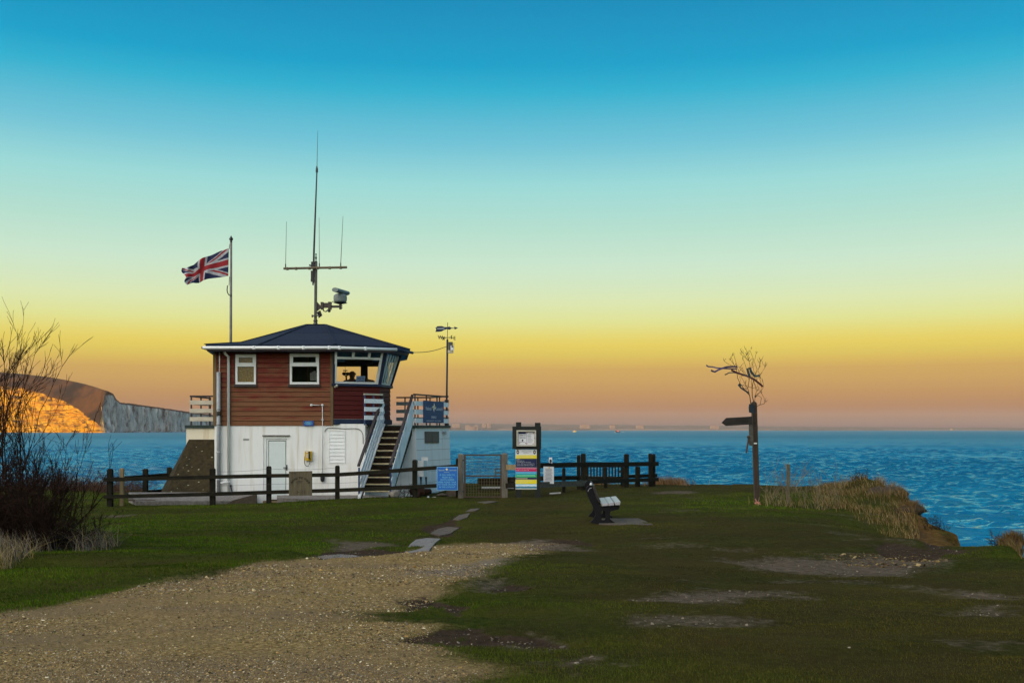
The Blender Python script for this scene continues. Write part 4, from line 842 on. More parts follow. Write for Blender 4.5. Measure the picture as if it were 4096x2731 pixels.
# gate
def gpost(a, label, mat): return tag(post(MB(), *a).build('gate_post', mat), label, 'gate post', 'posts of the gate')
gpost((1823, 1840, 1832, 1998, 25.55, .15), 'dark rear post behind the blue sign, left of the gate', MT['post'])
gpost((1832, 1853, 1814, 1997, 25.3, .12), 'left gate post with grey weathered top beside the blue sign', MT['greypost'])
gpost((2007, 2030, 1812, 1996, 25.1, .14), 'pale grey gate post on the right of the wire mesh gate', MT['greypost'])
gt = thing('gate', P(1930, 1990, 25.2), 'brown framed garden gate with wire mesh infill', 'gate')
gd = 25.2; b = MB(); b.pbox(1855, 1862.5, 1822, 1989, gd, .05); b.pbox(2001, 2006.5, 1822, 1989, gd, .05); b.pbox(1855, 2006.5, 1816.5, 1822, gd, .05); b.pbox(1862.5, 2001, 1900.5, 1906, gd, .048); b.pbox(1862.5, 2001, 1984, 1989, gd, .048); b.build('frame', M('gate_timber', (.08, .05, .03), (.05, .032, .02), 8, .8, .3), gt)
b = MB(); b.pbox(1980, 1984, 1872, 1900.3, gd, .04, .004); b.pbox(1984, 2001, 1871.8, 1876.5, gd, .04, .004); b.pbox(1984, 2001, 1888, 1893, gd, .04, .004); b.build('latch_block', MT['greyrail'], gt)
b = MB(); yy = gd*K+.025
for i in range(13): px = 1862.5+i*10.6; b.tube([(PX(px, gd), yy, PZ(1984, gd)), (PX(px, gd), yy, PZ(1822, gd))], .0042, 4)
for py in (1835, 1848, 1861, 1874, 1887, 1914, 1926, 1938, 1950, 1962, 1973): b.tube([(PX(1862, gd), yy+.008, PZ(py, gd)), (PX(2001, gd), yy+.008, PZ(py, gd))], .0042, 4)
b.build('wire_mesh', M('rusty_wire', (.16, .13, .05), (.10, .08, .03), 20, .6), gt)
b = MB()
for py in (1840, 1965): b.bar(P(1850, py, gd)+Vector((0, .01, 0)), P(1858, py, gd)+Vector((0, .01, 0)), .03, .04)
b.build('hinge', MT['black'], gt)
# ------------------------------------------------------------------ signs on the fence
def sheet(name, px0, px1, py0, py1, d, off, th, mat, label, cat='sign', tilt=0.0):
    root = MB(); x0, x1, z0, z1 = PX(px0, d), PX(px1, d), PZ(py1, d), PZ(py0, d); y = d*K+off
    t = tilt*(x1-x0); root.prism([(x0, y, z0), (x1, y, z0+t), (x1, y, z1+t), (x0, y, z1)], (0, th, 0))
    o = root.build(name, mat); tag(o, label, cat); return o, y
o, y = sheet('timber_sign', 1160, 1252, 1884, 1981, 25.93, -.15, .035, MT['signwood'], 'square carved timber sign reading AROUND THE POINT on the front fence', tilt=.02)
d = 25.93; b = MB(); c0 = Vector((PX(1205, d), y-.002, PZ(1948, d)))
R = 39/S(d); word = 'AROUND THE POINT'
for i, ch in enumerate(word):
    if ch == ' ': continue
    th = math.radians(62-124*i/(len(word)-1)); dr_v = Vector((-math.sin(th), 0, math.cos(th))); b.text(ch, c0+dr_v*R, (math.cos(th), 0, math.sin(th)), dr_v, height=.066)
b.text('SWANAGE', (PX(1205, d), y-.002, PZ(1922, d)), XR, ZU, width=.16, height=.022); b.text('DURLSTON', (PX(1200, d), y-.002, PZ(1928, d)), XR, ZU, width=.2, height=.022)
b.box(PX(1166, d), PX(1190, d), y-.003, y-.0005, PZ(1893, d), PZ(1891, d)); b.lathe((PX(1199, d), y-.001, PZ(1966, d)), [(.012, -.01), (.012, .01)], 6); b.lathe((PX(1215, d), y-.001, PZ(1964, d)), [(.012, -.01), (.012, .01)], 6)
for a in (1193, 1222): b.box(PX(a, d), PX(a, d)+.01, y-.003, y-.0005, PZ(1973, d), PZ(1960, d))
b.build('lettering', M('carved_lettering', (.03, .025, .015), (.022, .018, .01), 9, .9), o)
o, y = sheet('blue_sign', 1748.5, 1832, 1865.5, 1959, 25.15, -.10, .012, M('blue_sign_edge', (.30, .62, .78), (.28, .58, .74), 8, .5), 'bright blue sign asking for new watch keepers, on the fence by the gate')
d = 25.15; b = MB(); b.pbox(1750, 1830.5, 1867, 1957.5, d, .004, -.104); b.build('face', MT['signblue'], o)
b = MB()
for i, t in enumerate(('IF YOU WISH TO', 'TRAIN AS A', 'WATCH KEEPER', 'HERE PLEASE TALK', 'TO THOSE ON DUTY', 'IN THE LOOKOUT')): b.text(t, (PX(1790, d), y-.0065, PZ(1898+i*9.6, d)), XR, ZU, width=(.43, .30, .40, .52, .52, .46)[i], height=.046)
b.build('lettering', MT['cyanink'], o)
b = MB(); b.text('National', (PX(1767, d), y-.0065, PZ(1879, d)), XR, ZU, width=.16, height=.038); b.text('Coastwatch', (PX(1811, d), y-.0065, PZ(1879, d)), XR, ZU, width=.22, height=.036); b.text('INSTITUTION', (PX(1788, d), y-.0065, PZ(1887.5, d)), XR, ZU, width=.15, height=.022); b.build('heading', M('pale_yellow_print', (.55, .70, .42), (.5, .65, .4), 8, .6), o)
def emblem(b1, b2, c, r, xd=(1, 0, 0), nd=Vector((0, -1, 0))):
    xd = Vector(xd); c = Vector(c)
    for k_ in range(4):
        th = math.pi/2*k_; u = xd*math.cos(th)+Vector((0, 0, 1))*math.sin(th); v_ = nd.cross(u)
        b1.add([c, c+(u+v_)*r*.42, c+u*r, ], [(0, 1, 2)]); b2.add([c, c+u*r, c+(u-v_)*r*.42], [(0, 1, 2)])
b1, b2 = MB(), MB(); emblem(b1, b2, (PX(1788, d), y-.0066, PZ(1876, d)), .042); b1.build('emblem', MT['yellow'], o); b2.build('emblem', MT['paper'], o)
# ------------------------------------------------------------------ notice board
nb = thing('notice_board', P(2113, 1988, 24.5), 'dark notice board on two posts holding a glazed case beside the gate', 'notice board')
d = 24.5
post(MB(), 2064, 2085, 1688, 1990, d, .12, .0, .4).build('post', MT['board'], nb); post(MB(), 2140, 2162, 1690, 1988, d, .12, .0, .4).build('post', MT['board'], nb)
b = MB(); b.pbox(2049.5, 2164.5, 1705, 1795.5, d, .05, -.055); b.build('board', MT['board'], nb)
b = MB(); b.pbox(2066, 2144, 1720, 1725, d, .07, -.13); b.pbox(2066, 2144, 1779, 1784, d, .07, -.13); b.pbox(2066, 2071, 1725, 1779, d, .07, -.13); b.pbox(2139, 2144, 1725, 1779, d, .07, -.13)
cf = b.build('case_frame', MT['alu'], nb)
b = MB(); b.pbox(2071, 2139, 1725, 1779, d, .008, -.066); b.build('backing', M('pale_felt', (.50, .47, .55), (.45, .42, .5), 10, .8), cf)
b = MB(); b.pbox(2137.5, 2139.5, 1750, 1754, d, .01, -.138); b.build('lock', MT['black'], cf)
def notice(name, px0, px1, py0, py1, label): return sheet(name, px0, px1, py0, py1, d, -.0705, .003, MT['paper'], label, 'notice')
o, y = notice('paper_notice', 2075, 2104.5, 1735.5, 1777, 'OPEN TO VISITORS notice pinned in the left half of the glazed case')
b = MB(); b.text('OPEN TO', (PX(2090, d), y-.003, PZ(1740.5, d)), XR, ZU, width=.165, height=.04); b.text('VISITORS', (PX(2090, d), y-.003, PZ(1750, d)), XR, ZU, width=.165, height=.036); b.box(PX(2081, d), PX(2100, d), y-.003, y-.0006, PZ(1768.4, d), PZ(1767.4, d)); b.lathe((PX(2090, d), y, PZ(1765, d)), [(.008, 0), (.02, .02), (.021, .04), (.008, .062)], 8); b.build('lettering', MT['ink'], o)
b = MB()
for a, c in ((2078.5, 1770), (2102, 1771.5)): b.lathe((PX(a, d), y-.002, PZ(c, d)), [(.011, -.01), (.013, .0), (.009, .012)], 7)
b.build('drawing_pin', MT['red'], o)
b = MB(); b.pbox(2074.5, 2103, 1727, 1735, d, .003, -.0712); tag(b.build('dark_strip', MT['darknavy']), 'dark navy heading strip pinned at the top left of the glazed case', 'notice')
o, y = notice('paper_notice', 2107, 2136, 1728, 1777.5, 'closely printed white sheet pinned in the right half of the glazed case')
b = MB(); rr = random.Random(4); b.text('SWANAGE', (PX(2120, d), y-.003, PZ(1734, d)), XR, ZU, width=.11, height=.016)
for i in range(11): b.box(PX(2110, d), PX(2110+rr.uniform(12, 23), d), y-.003, y-.0006, PZ(1741+i*3, d), PZ(1740.2+i*3, d))
b.text('Eye', (PX(2115, d), y-.003, PZ(1741, d)), XR, ZU, width=.06, height=.03); b.build('lettering', M('grey_ink', (.25, .25, .28), (.2, .2, .23), 20, .7), o)
b = MB()
for a, c in ((2108, 1731), (2133, 1732.5), (2107.5, 1773), (2132, 1774)): b.lathe((PX(a, d), y-.002, PZ(c, d)), [(.011, -.01), (.013, .0), (.009, .012)], 7)
b.build('drawing_pin', MT['red'], o)
# the long poster: colour bands are one sheet of several printed fields
o, y = sheet('poster', 2062, 2147, 1796.5, 1956.5, d, -.020, .012, MT['paper'], 'tall poster in bright yellow, navy, pink and green bands under the glazed case', 'poster')
def band(py0, py1, mat): b = MB(); b.pbox(2062.3, 2146.7, py0, py1, d, .003, -.0232); b.build('printed_band', mat, o)
for a, c, mt in ((1819, 1833.2, 'yellow'), (1833.2, 1869, 'darknavy'), (1870.5, 1885, 'magenta'), (1885, 1896, 'skyblue'), (1896, 1908.5, 'brightgreen'), (1908.5, 1917, 'darknavy'), (1918, 1935, 'yellow')): band(a, c, MT[mt])
m = N('printed_sea_view'); bs_ = m.bsdf(Roughness=.5); tc = m.n('ShaderNodeTexCoord'); sx = m.n('ShaderNodeSeparateXYZ'); m.l(tc.outputs['Generated'], sx.inputs[0]); nz = m.noise(m.coord((2, 2, 14)), 4, 4)
m.l(m.ramp(m.math('ADD', sx.outputs[2], m.math('MULTIPLY', m.math('SUBTRACT', nz, .5), .35)), [(.05, (.45, .42, .33)), (.18, (.4, .5, .5)), (.28, (.02, .16, .26)), (.55, (.03, .22, .34)), (.62, (.8, .85, .88)), (.78, (.75, .82, .88)), (.86, (.15, .5, .75)), (1, (.25, .6, .8))]), bs_.inputs['Base Color'])
band(1935, 1956, m.mat)
b = MB()
for a in (2071, 2138):
    b.prism([(PX(a, d)+.038*math.cos(t), y-.0035, PZ(1807.5, d)+.058*math.sin(t)) for t in [i*math.pi/8 for i in range(16)]], (0, .003, 0))
b.build('round_badge', MT['darknavy'], o)
b1, b2 = MB(), MB()
for a in (2071, 2138): emblem(b1, b2, (PX(a, d), y-.0042, PZ(1807.5, d)), .026)
b1.build('emblem', MT['yellow'], o); b2.build('emblem', MT['paper'], o)
b = MB(); b.text('NATIONAL COASTWATCH', (PX(2105, d), y-.0025, PZ(1805, d)), XR, ZU, width=.26, height=.02); b.text('INSTITUTION', (PX(2104, d), y-.0025, PZ(1810.5, d)), XR, ZU, width=.14, height=.018); b.build('lettering', MT['ink'], o)
def lines(spec, mat):
    b = MB()
    for a, c, py, hgt in spec: b.box(PX(a, d), PX(c, d), y-.0052, y-.0036, PZ(py+hgt/2, d), PZ(py-hgt/2, d))
    b.build('printed_line', mat, o)
b = MB()
for i, (t, wd) in enumerate((('OUR STATION', .10), ('Manned 365 days', .22), ('Over 1,000 hours of watch keeping', .40), ('Over 50 watch keepers', .50), ('Visitors are welcome to look in', .50))): b.text(t, (PX(2066, d)+wd/2, y-.0056, PZ((1837, 1842.5, 1848, 1854, 1860)[i], d)), XR, ZU, width=wd, height=.022)
b.text('Could you be a watch keeper?', (PX(2105, d), y-.0056, PZ(1874, d)), XR, ZU, width=.54, height=.024); b.text('People from all walks of life', (PX(2090, d), y-.0056, PZ(1880, d)), XR, ZU, width=.36, height=.022)
b.build('lettering', MT['paper'], o)
lines([(2065, 2132, 1823, 1.4), (2065, 2134, 1828, 1.6), (2065, 2110, 1913, 2.2), (2066, 2130, 1924, 1.5), (2066, 2108, 1929, 1.4)], M('cream_print', (.75, .70, .35), (.7, .65, .3), 10, .6))
lines([(2065, 2143, 1890, 2.4), (2066, 2140, 1899.5, 2.0), (2066, 2143, 1904.5, 2.0)], M('soft_print', (.30, .62, .60), (.25, .58, .52), 10, .6))
o, y = sheet('white_notice', 2173.5, 2215, 1864.5, 1932, 26.05, -.10, .008, MT['paper'], 'white printed notice hung on the fence right of the notice board', 'notice', -.03)
d2 = 26.05; b = MB(); rr = random.Random(9)
for i in range(10): wd = rr.uniform(.16, .23); b.box(PX(2194, d2)-wd/2, PX(2194, d2)+wd/2, y-.003, y-.0006, PZ(1874.6+i*5.2, d2), PZ(1873+i*5.2, d2))
b.build('printed_line', M('dark_grey_ink', (.10, .10, .11), (.08, .08, .09), 20, .7), o)
b1, b2 = MB(), MB(); emblem(b1, b2, (PX(2196, d2), y-.003, PZ(1869, d2)), .03); b1.build('emblem', MT['yellow'], o); b2.build('emblem', MT['orange'], o)
o, y = sheet('small_sign', 2195.5, 2208.5, 1829, 1853.5, 26.5, -.03, .008, MT['paper'], 'small white sign with a black disc standing on the top rail', 'sign')
b = MB(); b.prism([(PX(2202.5, 26.5)+.036*math.cos(t), y-.003, PZ(1843, 26.5)+.05*math.sin(t)) for t in [i*math.pi/8 for i in range(16)]], (0, .0025, 0)); b.build('black_disc', MT['ink'], o)
# ------------------------------------------------------------------ things fixed on the building
o, y = sheet('blue_plaque', 1215, 1256, 1682.5, 1703, FD, -.055, .012, M('plaque_blue', (.008, .06, .30), (.007, .05, .26), 8, .5), 'small blue plaque low on the red boards above the white wall', 'plaque')
b = MB()
for i, wd in enumerate((.2, .12, .26, .16)): b.box(PX(1235, FD)-wd/2, PX(1235, FD)+wd/2, y-.003, y-.0006, PZ(1687.2+i*3.4, FD), PZ(1686+i*3.4, FD))
b.build('lettering', MT['cyanink'], o)
ph = MB(); ph.pbox(1222, 1249, 1803.5, 1840, FD, .10, -.105); ph.add([P(1224, 1840, FD)+Vector((0, -.12, 0)), P(1247, 1840, FD)+Vector((0, -.12, 0)), P(1249, 1843, FD)+Vector((0, -.004, 0)), P(1222, 1843, FD)+Vector((0, -.004, 0))], [(0, 1, 2, 3)])
ph = tag(ph.build('telephone', M('yellow_phone_casing', (.62, .40, .01), (.5, .32, .01), 7, .45)), 'yellow wall telephone with black handset on the white wall', 'telephone')
b = MB(); b.tube([P(1241, 1806, FD)+Vector((0, -.15, 0)), P(1241, 1812, FD)+Vector((0, -.17, 0)), P(1241, 1828, FD)+Vector((0, -.17, 0)), P(1242, 1834, FD)+Vector((0, -.15, 0))], [.036, .026, .026, .038], 8); b.build('handset', MT['black'], ph, True)
b = MB(); b.tube([P(a, c, FD)+Vector((0, -.08, 0)) for a, c in ((1225, 1812), (1221, 1826), (1219.5, 1846), (1222, 1858), (1229, 1863.5), (1236, 1862), (1240, 1854), (1241, 1842))], .010, 6); b.build('cord', MT['black'], ph)
b = MB()
for i in range(3):
    for j in range(4): b.pbox(1227+i*4, 1229.6+i*4, 1815+j*4, 1817.4+j*4, FD, .006, -.112)
b.pbox(1226, 1234, 1805.5, 1809, FD, .004, -.110); b.build('keypad', MT['paper'], ph)
# banner on the railing
ub = (RHr-RGr).normalized(); nbv = Vector((ub.y, -ub.x, 0)); Lb = (RHr-RGr).length
def onrail(px, z, off):                            # point of the railing plane seen at photo column px
    k_ = (px-2048)/F; t = (k_*RGr.y-RGr.x)/(ub.x-k_*ub.y); p = RGr+ub*t+nbv*off; return Vector((p.x, p.y, z))
b = MB(); zb1_, zb2_ = 1.92, 2.66
b.prism([onrail(1686.5, zb1_, .066), onrail(1768, zb1_, .066), onrail(1768, zb2_-.02, .066), onrail(1686.5, zb2_, .066)], -nbv*.012)
o = tag(b.build('banner', MT['bannerblue']), 'deep blue banner with emblem tied to the railing at the stair head', 'banner')
b = MB(); b.text('National', onrail(1707, 2.40, .069), ub, ZU, width=.42, height=.12); b.text('Coastwatch', onrail(1749, 2.40, .069), ub, ZU, width=.56, height=.12); b.text('SWANAGE', onrail(1728, 2.11, .069), ub, ZU, width=.40, height=.085); b.text('LOOKOUT STATION', onrail(1728, 1.99, .069), ub, ZU, width=1.1, height=.04); b.build('lettering', M('banner_print', (.35, .42, .50), (.32, .38, .46), 8, .6), o)
b1, b2 = MB(), MB(); emblem(b1, b2, onrail(1729, 2.44, .070), .16, ub, nbv); b1.build('emblem', M('gold_print', (.45, .33, .08), (.4, .3, .07), 8, .6), o); b2.build('emblem', MT['paper'], o)
# plaques and small box on the oblique wall
uw = (RH-RG).normalized(); nw = Vector((uw.y, -uw.x, 0))
def onwall(px, py, off=.0):
    k_ = (px-2048)/F; base = RG+nw*(.02+off); t = (k_*base.y-base.x)/(uw.x-k_*uw.y); p = base+uw*t; return Vector((p.x, p.y, EYE-(py-HY)/F*p.y))
def wallbox(mb, px0, px1, py0, py1, th, off=.0):
    a, b_ = onwall(px0, py0, off), onwall(px1, py0, off); za, zb_ = a.z, onwall(px0, py1, off).z
    mb.prism([Vector((a.x, a.y, zb_)), Vector((b_.x, b_.y, zb_)), Vector((b_.x, b_.y, za)), Vector((a.x, a.y, za))], nw*th); return mb
for (a, c), lb in (((1698.5, 1726.5), 'left bronze plaque of the pair on the pale terrace wall'), ((1727.2, 1753.5), 'right bronze plaque of the pair on the pale terrace wall')):
    o = tag(wallbox(MB(), a, c, 1725, 1772, .03).build('bronze_plaque', MT['bronze']), lb, 'plaque', 'bronze plaques')
    b = MB()
    for i in range(8): wallbox(b, a+4, c-4, 1738+i*3.6, 1739.4+i*3.6, .003, .0302)
    wallbox(b, (a+c)/2-1, (a+c)/2+1, 1728, 1734, .003, .0302); b.build('lettering', M('raised_lettering', (.13, .11, .10), (.1, .09, .08), 20, .6), o)
o = tag(wallbox(MB(), 1770.5, 1780.5, 1724.5, 1737, .05).build('junction_box', MT['greypipe']), 'small grey box high on the terrace wall near its right edge', 'box'); b = wallbox(MB(), 1772, 1779, 1729, 1731, .004, .0505); b.build('lid_seam', MT['ink'], o)
mc = thing('meter_cabinet', P(1690, 1938, 27.6), 'white meter cabinet on dark legs against the pale terrace wall', 'cabinet')
b = MB(); b.prism([P(1672, 1906, 27.6), P(1694, 1906, 27.35), P(1694, 1842, 27.35), P(1672, 1841, 27.6)], (.02, .28, 0)); b.prism([P(1694.3, 1906, 27.36), P(1710, 1902, 27.9), P(1710, 1842, 27.9), P(1694.3, 1842, 27.36)], (-.06, .15, 0)); b.build('cabinet_body', MT['wallside'], mc)
b = MB(); b.pbox(1685, 1712, 1828, 1905, 28.35, .04); b.build('back_plate', MT['white'], mc)
for a in (1679, 1700): b = MB(); b.prism([P(a, 1907, 27.7), P(a+8, 1907, 27.7), P(a+6, 1945, 27.7), P(a+3, 1945, 27.7)], (0, .08, 0)); b.build('leg', MT['black'], mc)
# ------------------------------------------------------------------ sign, binoculars and watch keeper in the bay
b = MB(); x0, x1 = PX(1422, 28.3), PX(1457, 28.3); z0, z1 = PZ(1532, 28.3), PZ(1503, 28.3); b.prism([(x0, 28.3*K, z0), (x1, 28.3*K+.09, z0), (x1+.02, 28.3*K+.07, z1), (x0+.03, 28.3*K-.02, z1)], (0, .01, 0))
o = tag(b.build('window_sign', M('window_sign_paper', (.28, .42, .70), (.26, .4, .66), 8, .6)), 'pale blue OPEN TO VISITORS sign inside the bay window', 'sign')
b = MB(); ud = Vector((x1-x0, .09, 0)).normalized(); cm = Vector(((x0+x1)/2+.012, 28.3*K+.028, 0)); b.text('OPEN TO', cm+Vector((0, -.006, lerp(z0, z1, .62))), ud, ZU, width=.24, height=.06); b.text('VISITORS', cm+Vector((0, -.002, lerp(z0, z1, .28))), ud, ZU, width=.24, height=.055); b.box(x0+.06, x1-.02, 28.3*K+.012, 28.3*K+.02, lerp(z0, z1, .88), lerp(z0, z1, .91)); b.build('lettering', MT['ink'], o)
def skin(name, verts, edges, radii, mat, parent=None, sub=2):
    me = bpy.data.meshes.new(name); me.from_pydata(verts, edges, []); ob = bpy.data.objects.new(name, me); COL.objects.link(ob)
    md = ob.modifiers.new('s', 'SKIN'); md.use_smooth_shade = True
    for i, r in enumerate(radii): me.skin_vertices[0].data[i].radius = (r, r) if not isinstance(r, tuple) else r
    me.skin_vertices[0].data[0].use_root = True
    ob.modifiers.new('u', 'SUBSURF').levels = sub; ob.modifiers['u'].render_levels = sub
    dg = bpy.context.evaluated_depsgraph_get(); dg.update(); m2 = bpy.data.meshes.new_from_object(ob.evaluated_get(dg))
    ob.modifiers.clear(); ob.data = m2; m2.materials.clear(); m2.materials.append(mat)
    for p in m2.polygons: p.use_smooth = True
    if parent: ob.parent = parent
    return ob
pr = thing('person', (PX(1408, 30), 30*K, 1.80), 'balding person in a dark jacket inside the bay window looking out to sea', 'person')
BODY = [(0,0,.95),(0,.0,1.12),(0,.0,1.30),(0,.0,1.44),(0,.015,1.53),(0,.04,1.62),(0,.045,1.70),(0,.04,1.78), (.19,0,1.42),(.25,.06,1.16),(.20,.28,1.06),(.17,.37,1.06), (-.19,0,1.42),(-.25,.06,1.16),(-.20,.28,1.06),(-.17,.37,1.06),
        (.10,0,.86),(.12,.02,.50),(.12,-.02,.09),(.12,.12,.03),(-.10,0,.86),(-.12,.02,.50),(-.12,-.02,.09),(-.12,.12,.03), (0,.145,1.66),(.095,.03,1.67),(-.095,.03,1.67)]
BE = [(0,1),(1,2),(2,3),(3,4),(4,5),(5,6),(6,7),(3,8),(8,9),(9,10),(10,11),(3,12),(12,13),(13,14),(14,15),(0,16),(16,17),(17,18),(18,19),(0,20),(20,21),(21,22),(22,23),(5,24),(5,25),(5,26)]
BR = [.13,.13,.15,.11,.055,.088,.105,.06,.065,.05,.042,.036,.065,.05,.042,.036,.085,.06,.045,.035,.085,.06,.045,.035,.018,.016,.016]
skin('body', BODY, BE, BR, MT['skin'], pr)
def hand(s):
    vs = [(.17*s, .36, 1.06), (.165*s, .43, 1.055)]; es = [(0, 1)]; rs = [.03, .032]
    for k_ in range(4):
        i = len(vs); ox = .165*s+(k_-1.5)*.019; L = (.035, .042, .039, .03)[k_]; vs += [(ox, .455, 1.052), (ox, .455+L, 1.046), (ox, .455+L*1.5, 1.028)]; es += [(1, i), (i, i+1), (i+1, i+2)]; rs += [.010, .009, .0075]
    i = len(vs); vs += [(.165*s-.045*s, .40, 1.05), (.165*s-.055*s, .435, 1.035)]; es += [(0, i), (i, i+1)]; rs += [.011, .009]; return vs, es, rs
for s_ in (1, -1): a_, e_, r_ = hand(s_); skin('hand', a_, e_, r_, MT['skin'], pr, 1)
skin('jacket', BODY[:4]+[(0,.01,1.49)]+BODY[8:11]+BODY[12:15], [(0,1),(1,2),(2,3),(3,4),(3,5),(5,6),(6,7),(3,8),(8,9),(9,10)], [.155,.155,.175,.135,.075,.085,.066,.055,.085,.066,.055], MT['jacket'], pr)
skin('trousers', [BODY[0]]+BODY[16:19]+BODY[20:23], [(0,1),(1,2),(2,3),(0,4),(4,5),(5,6)], [.145,.10,.075,.065,.10,.075,.065], MT['navy'], pr)
pr.scale = (1.16, 1.16, 1.07)
bn = thing('binocular_stand', (PX(1381, 29.9), 29.9*K, 1.80), 'large mounted binoculars silhouetted in the bay window beside the person', 'binoculars')
bx0, by0 = PX(1381, 29.9), 29.9*K; zc = PZ(1494, 29.9)
b = MB()
for s_ in (-1, 1): b.tube([(bx0+s_*.06, by0-.14, zc), (bx0+s_*.06, by0-.05, zc), (bx0+s_*.062, by0+.05, zc), (bx0+s_*.064, by0+.16, zc)], [.028, .04, .055, .062], 10)
b.bar((bx0-.07, by0-.02, zc), (bx0+.07, by0-.02, zc), .05, .06); b.build('binoculars', MT['black'], bn, True)
b = MB(); b.bar((bx0-.075, by0, zc+.105), (bx0+.075, by0, zc+.105), .03, .03); b.tube([(bx0, by0, zc+.10), (bx0, by0, zc+.02)], .014, 6); b.bar((bx0-.02, by0, zc-.07), (bx0+.09, by0, zc-.06), .05, .03); b.build('yoke', MT['black'], bn)
b = MB(); b.tube([(bx0+.03, by0, zc-.06), (bx0+.04, by0, zc-.25), (bx0+.04, by0, 2.0)], .028, 8); b.lathe((bx0+.04, by0, 1.802), [(.2, 0), (.2, .02), (.03, .2)], 10); b.build('pedestal', MT['greymetal'], bn)
b = MB(); b.tube([(bx0, by0, zc+.12), (bx0, by0, 4.26)], .005, 4); b.build('cord', MT['black'], bn)
dk_ = thing('chart_desk', (PX(1440, 30.5), 30.9*K, 1.80), 'desk with papers along the sea windows inside the bay', 'desk')
b = MB(); b.box(xl0+.1, Dx-.15, 36.0, 36.8, 2.72, 2.76); b.build('desk_top', MT['handrail'], dk_); b = MB()
for x in (xl0+.2, -6.0, Dx-.25): MB().box(x, x+.06, 36.1, 36.7, 1.802, 2.719).build('leg', MT['handrail'], dk_)
b = MB(); b.prism([P(1462, 1536, 28.9), P(1496, 1536, 28.9), P(1494, 1520, 28.9), P(1478, 1517, 28.9), P(1468, 1515, 28.9)], (0, .25, 0)); tag(b.build('cardboard_box', M('brown_card', (.16, .11, .05), (.12, .08, .04), 8, .8)), 'brown box of papers in the right corner of the bay window', 'box')
b = MB(); b.prism([P(1340, 1536, 28.7), P(1366, 1536, 28.7), P(1356, 1528, 28.7), P(1346, 1528, 28.7)], (0, .2, 0)); tag(b.build('folded_coat', MT['jacket']), 'dark folded coat at the left corner of the bay window', 'coat')
# ------------------------------------------------------------------ mast and radar on the roof
md = 29.6; my = md*K
def mp(px, py, dy=0): p = P(px, py, md); return Vector((p.x, p.y+dy, p.z))
ms = thing('radio_mast', mp(1262, 1300), 'tall radio mast with crossarm and whip aerials on the roof peak', 'mast')
b = MB(); b.loft([mp(1257, 1290)+Vector((0, s_, 0)) for s_ in (-.045,)]+[mp(1267, 1290)+Vector((0, -.045, 0)), mp(1267, 1290)+Vector((0, .045, 0)), mp(1257, 1290)+Vector((0, .045, 0))], [mp(1259, 1050)+Vector((0, -.045, 0)), mp(1269, 1050)+Vector((0, -.045, 0)), mp(1269, 1050)+Vector((0, .045, 0)), mp(1259, 1050)+Vector((0, .045, 0))]); b.build('pole', MT['greymetal'], ms)
b = MB(); b.lathe(mp(1262, 1301), [(.21, -.06), (.13, .0), (.07, .06), (.06, .13), (.085, .15), (.05, .20)], 12); b.build('roof_flange', MT['greymetal'], ms, True)
b = MB(); b.lathe(mp(1264, 1048), [(.045, -.03), (.05, .0), (.012, .05), (.02, .09), (.035, .14), (.012, .21), (.012, .23), (.026, .25), (.022, .28), (.001, .29)], 8); b.build('finial', MT['darkmetal'], ms, True)
b = MB(); b.tube([mp(1254, 1133, -.05), mp(1257, 1000, -.05), mp(1268.5, 690, -.05)], [.034, .034, .022], 8); b.lathe(mp(1268.5, 692, -.05), [(.035, 0), (.042, .03), (.038, .12), (.02, .2), (.014, .22)], 8); b.tube([mp(1269, 672, -.05), mp(1272, 525, -.05)], [.011, .005], 5); b.build('main_aerial', MT['darkmetal'], ms)
b = MB(); b.tube([mp(1137, 1076, -.10), mp(1390, 1071, -.10)], .040, 8)
for px in (1152, 1187, 1240, 1272, 1321, 1365): b.lathe(mp(px, 1077-(px-1137)*.02, -.10)+Vector((0, 0, -.045)), [(.046, 0), (.046, .09)], 8)
b.build('crossarm', M('warm_lit_tube', (.16, .12, .06), (.09, .07, .04), 9, .6), ms)  # yellowish brown puts warm light into the crossarm colour
for a, c, e_, f_, r in ((1145, 1072, 1148.6, 888.5, .010), (1365, 1068, 1374, 867, .012), (1279.6, 1069, 1278.7, 873, .010)):
    b = MB(); b.tube([mp(a, c, -.10), mp(a, c-14, -.10)], .02, 6); b.tube([mp(a, c-14, -.10), mp(e_, f_, -.10)], [r, .006], 5); b.build('whip_aerial', MT['darkmetal'], ms)
b = MB(); b.pbox(1246, 1252, 1048, 1072, md, .06, -.08); b.pbox(1245, 1256, 1084, 1120, md, .08, -.08); b.pbox(1250.5, 1255.5, 1120, 1141, md, .05, -.06); b.bar(mp(1238, 1061, -.05), mp(1256, 1068, -.05), .05, .05); b.pbox(1244, 1258, 1117, 1127, md, .1, -.06); b.build('clamp', MT['black'], ms)
b = MB(); b.prism([mp(1267.2, 1206), mp(1282, 1222), mp(1282, 1234), mp(1267.2, 1246)], (0, .02, 0)); b.bar(mp(1280, 1227), mp(1362, 1226), .07, .075)
b.pbox(1284, 1294, 1209, 1238, md, .18, -.09); b.pbox(1314, 1325.5, 1208, 1238, md, .18, -.09); b.pbox(1294, 1314, 1212, 1230, md, .1, -.05); b.build('bracket_arm', M('rusty_bracket', (.085, .065, .05), (.05, .04, .033), 14, .6, metal=.3), ms)
b = MB(); b.tube([mp(1292, 1236, -.05), mp(1297, 1245, -.05), mp(1305, 1247, -.05), mp(1312, 1240, -.05)], .02, 6); b.lathe(mp(1317, 1249, -.02), [(.03, 0), (.055, .03), (.05, .1)], 8); b.tube([mp(1325, 1216, -.05), mp(1330, 1208, -.05), mp(1335, 1205, -.05)], .01, 5); b.build('cable', MT['black'], ms)
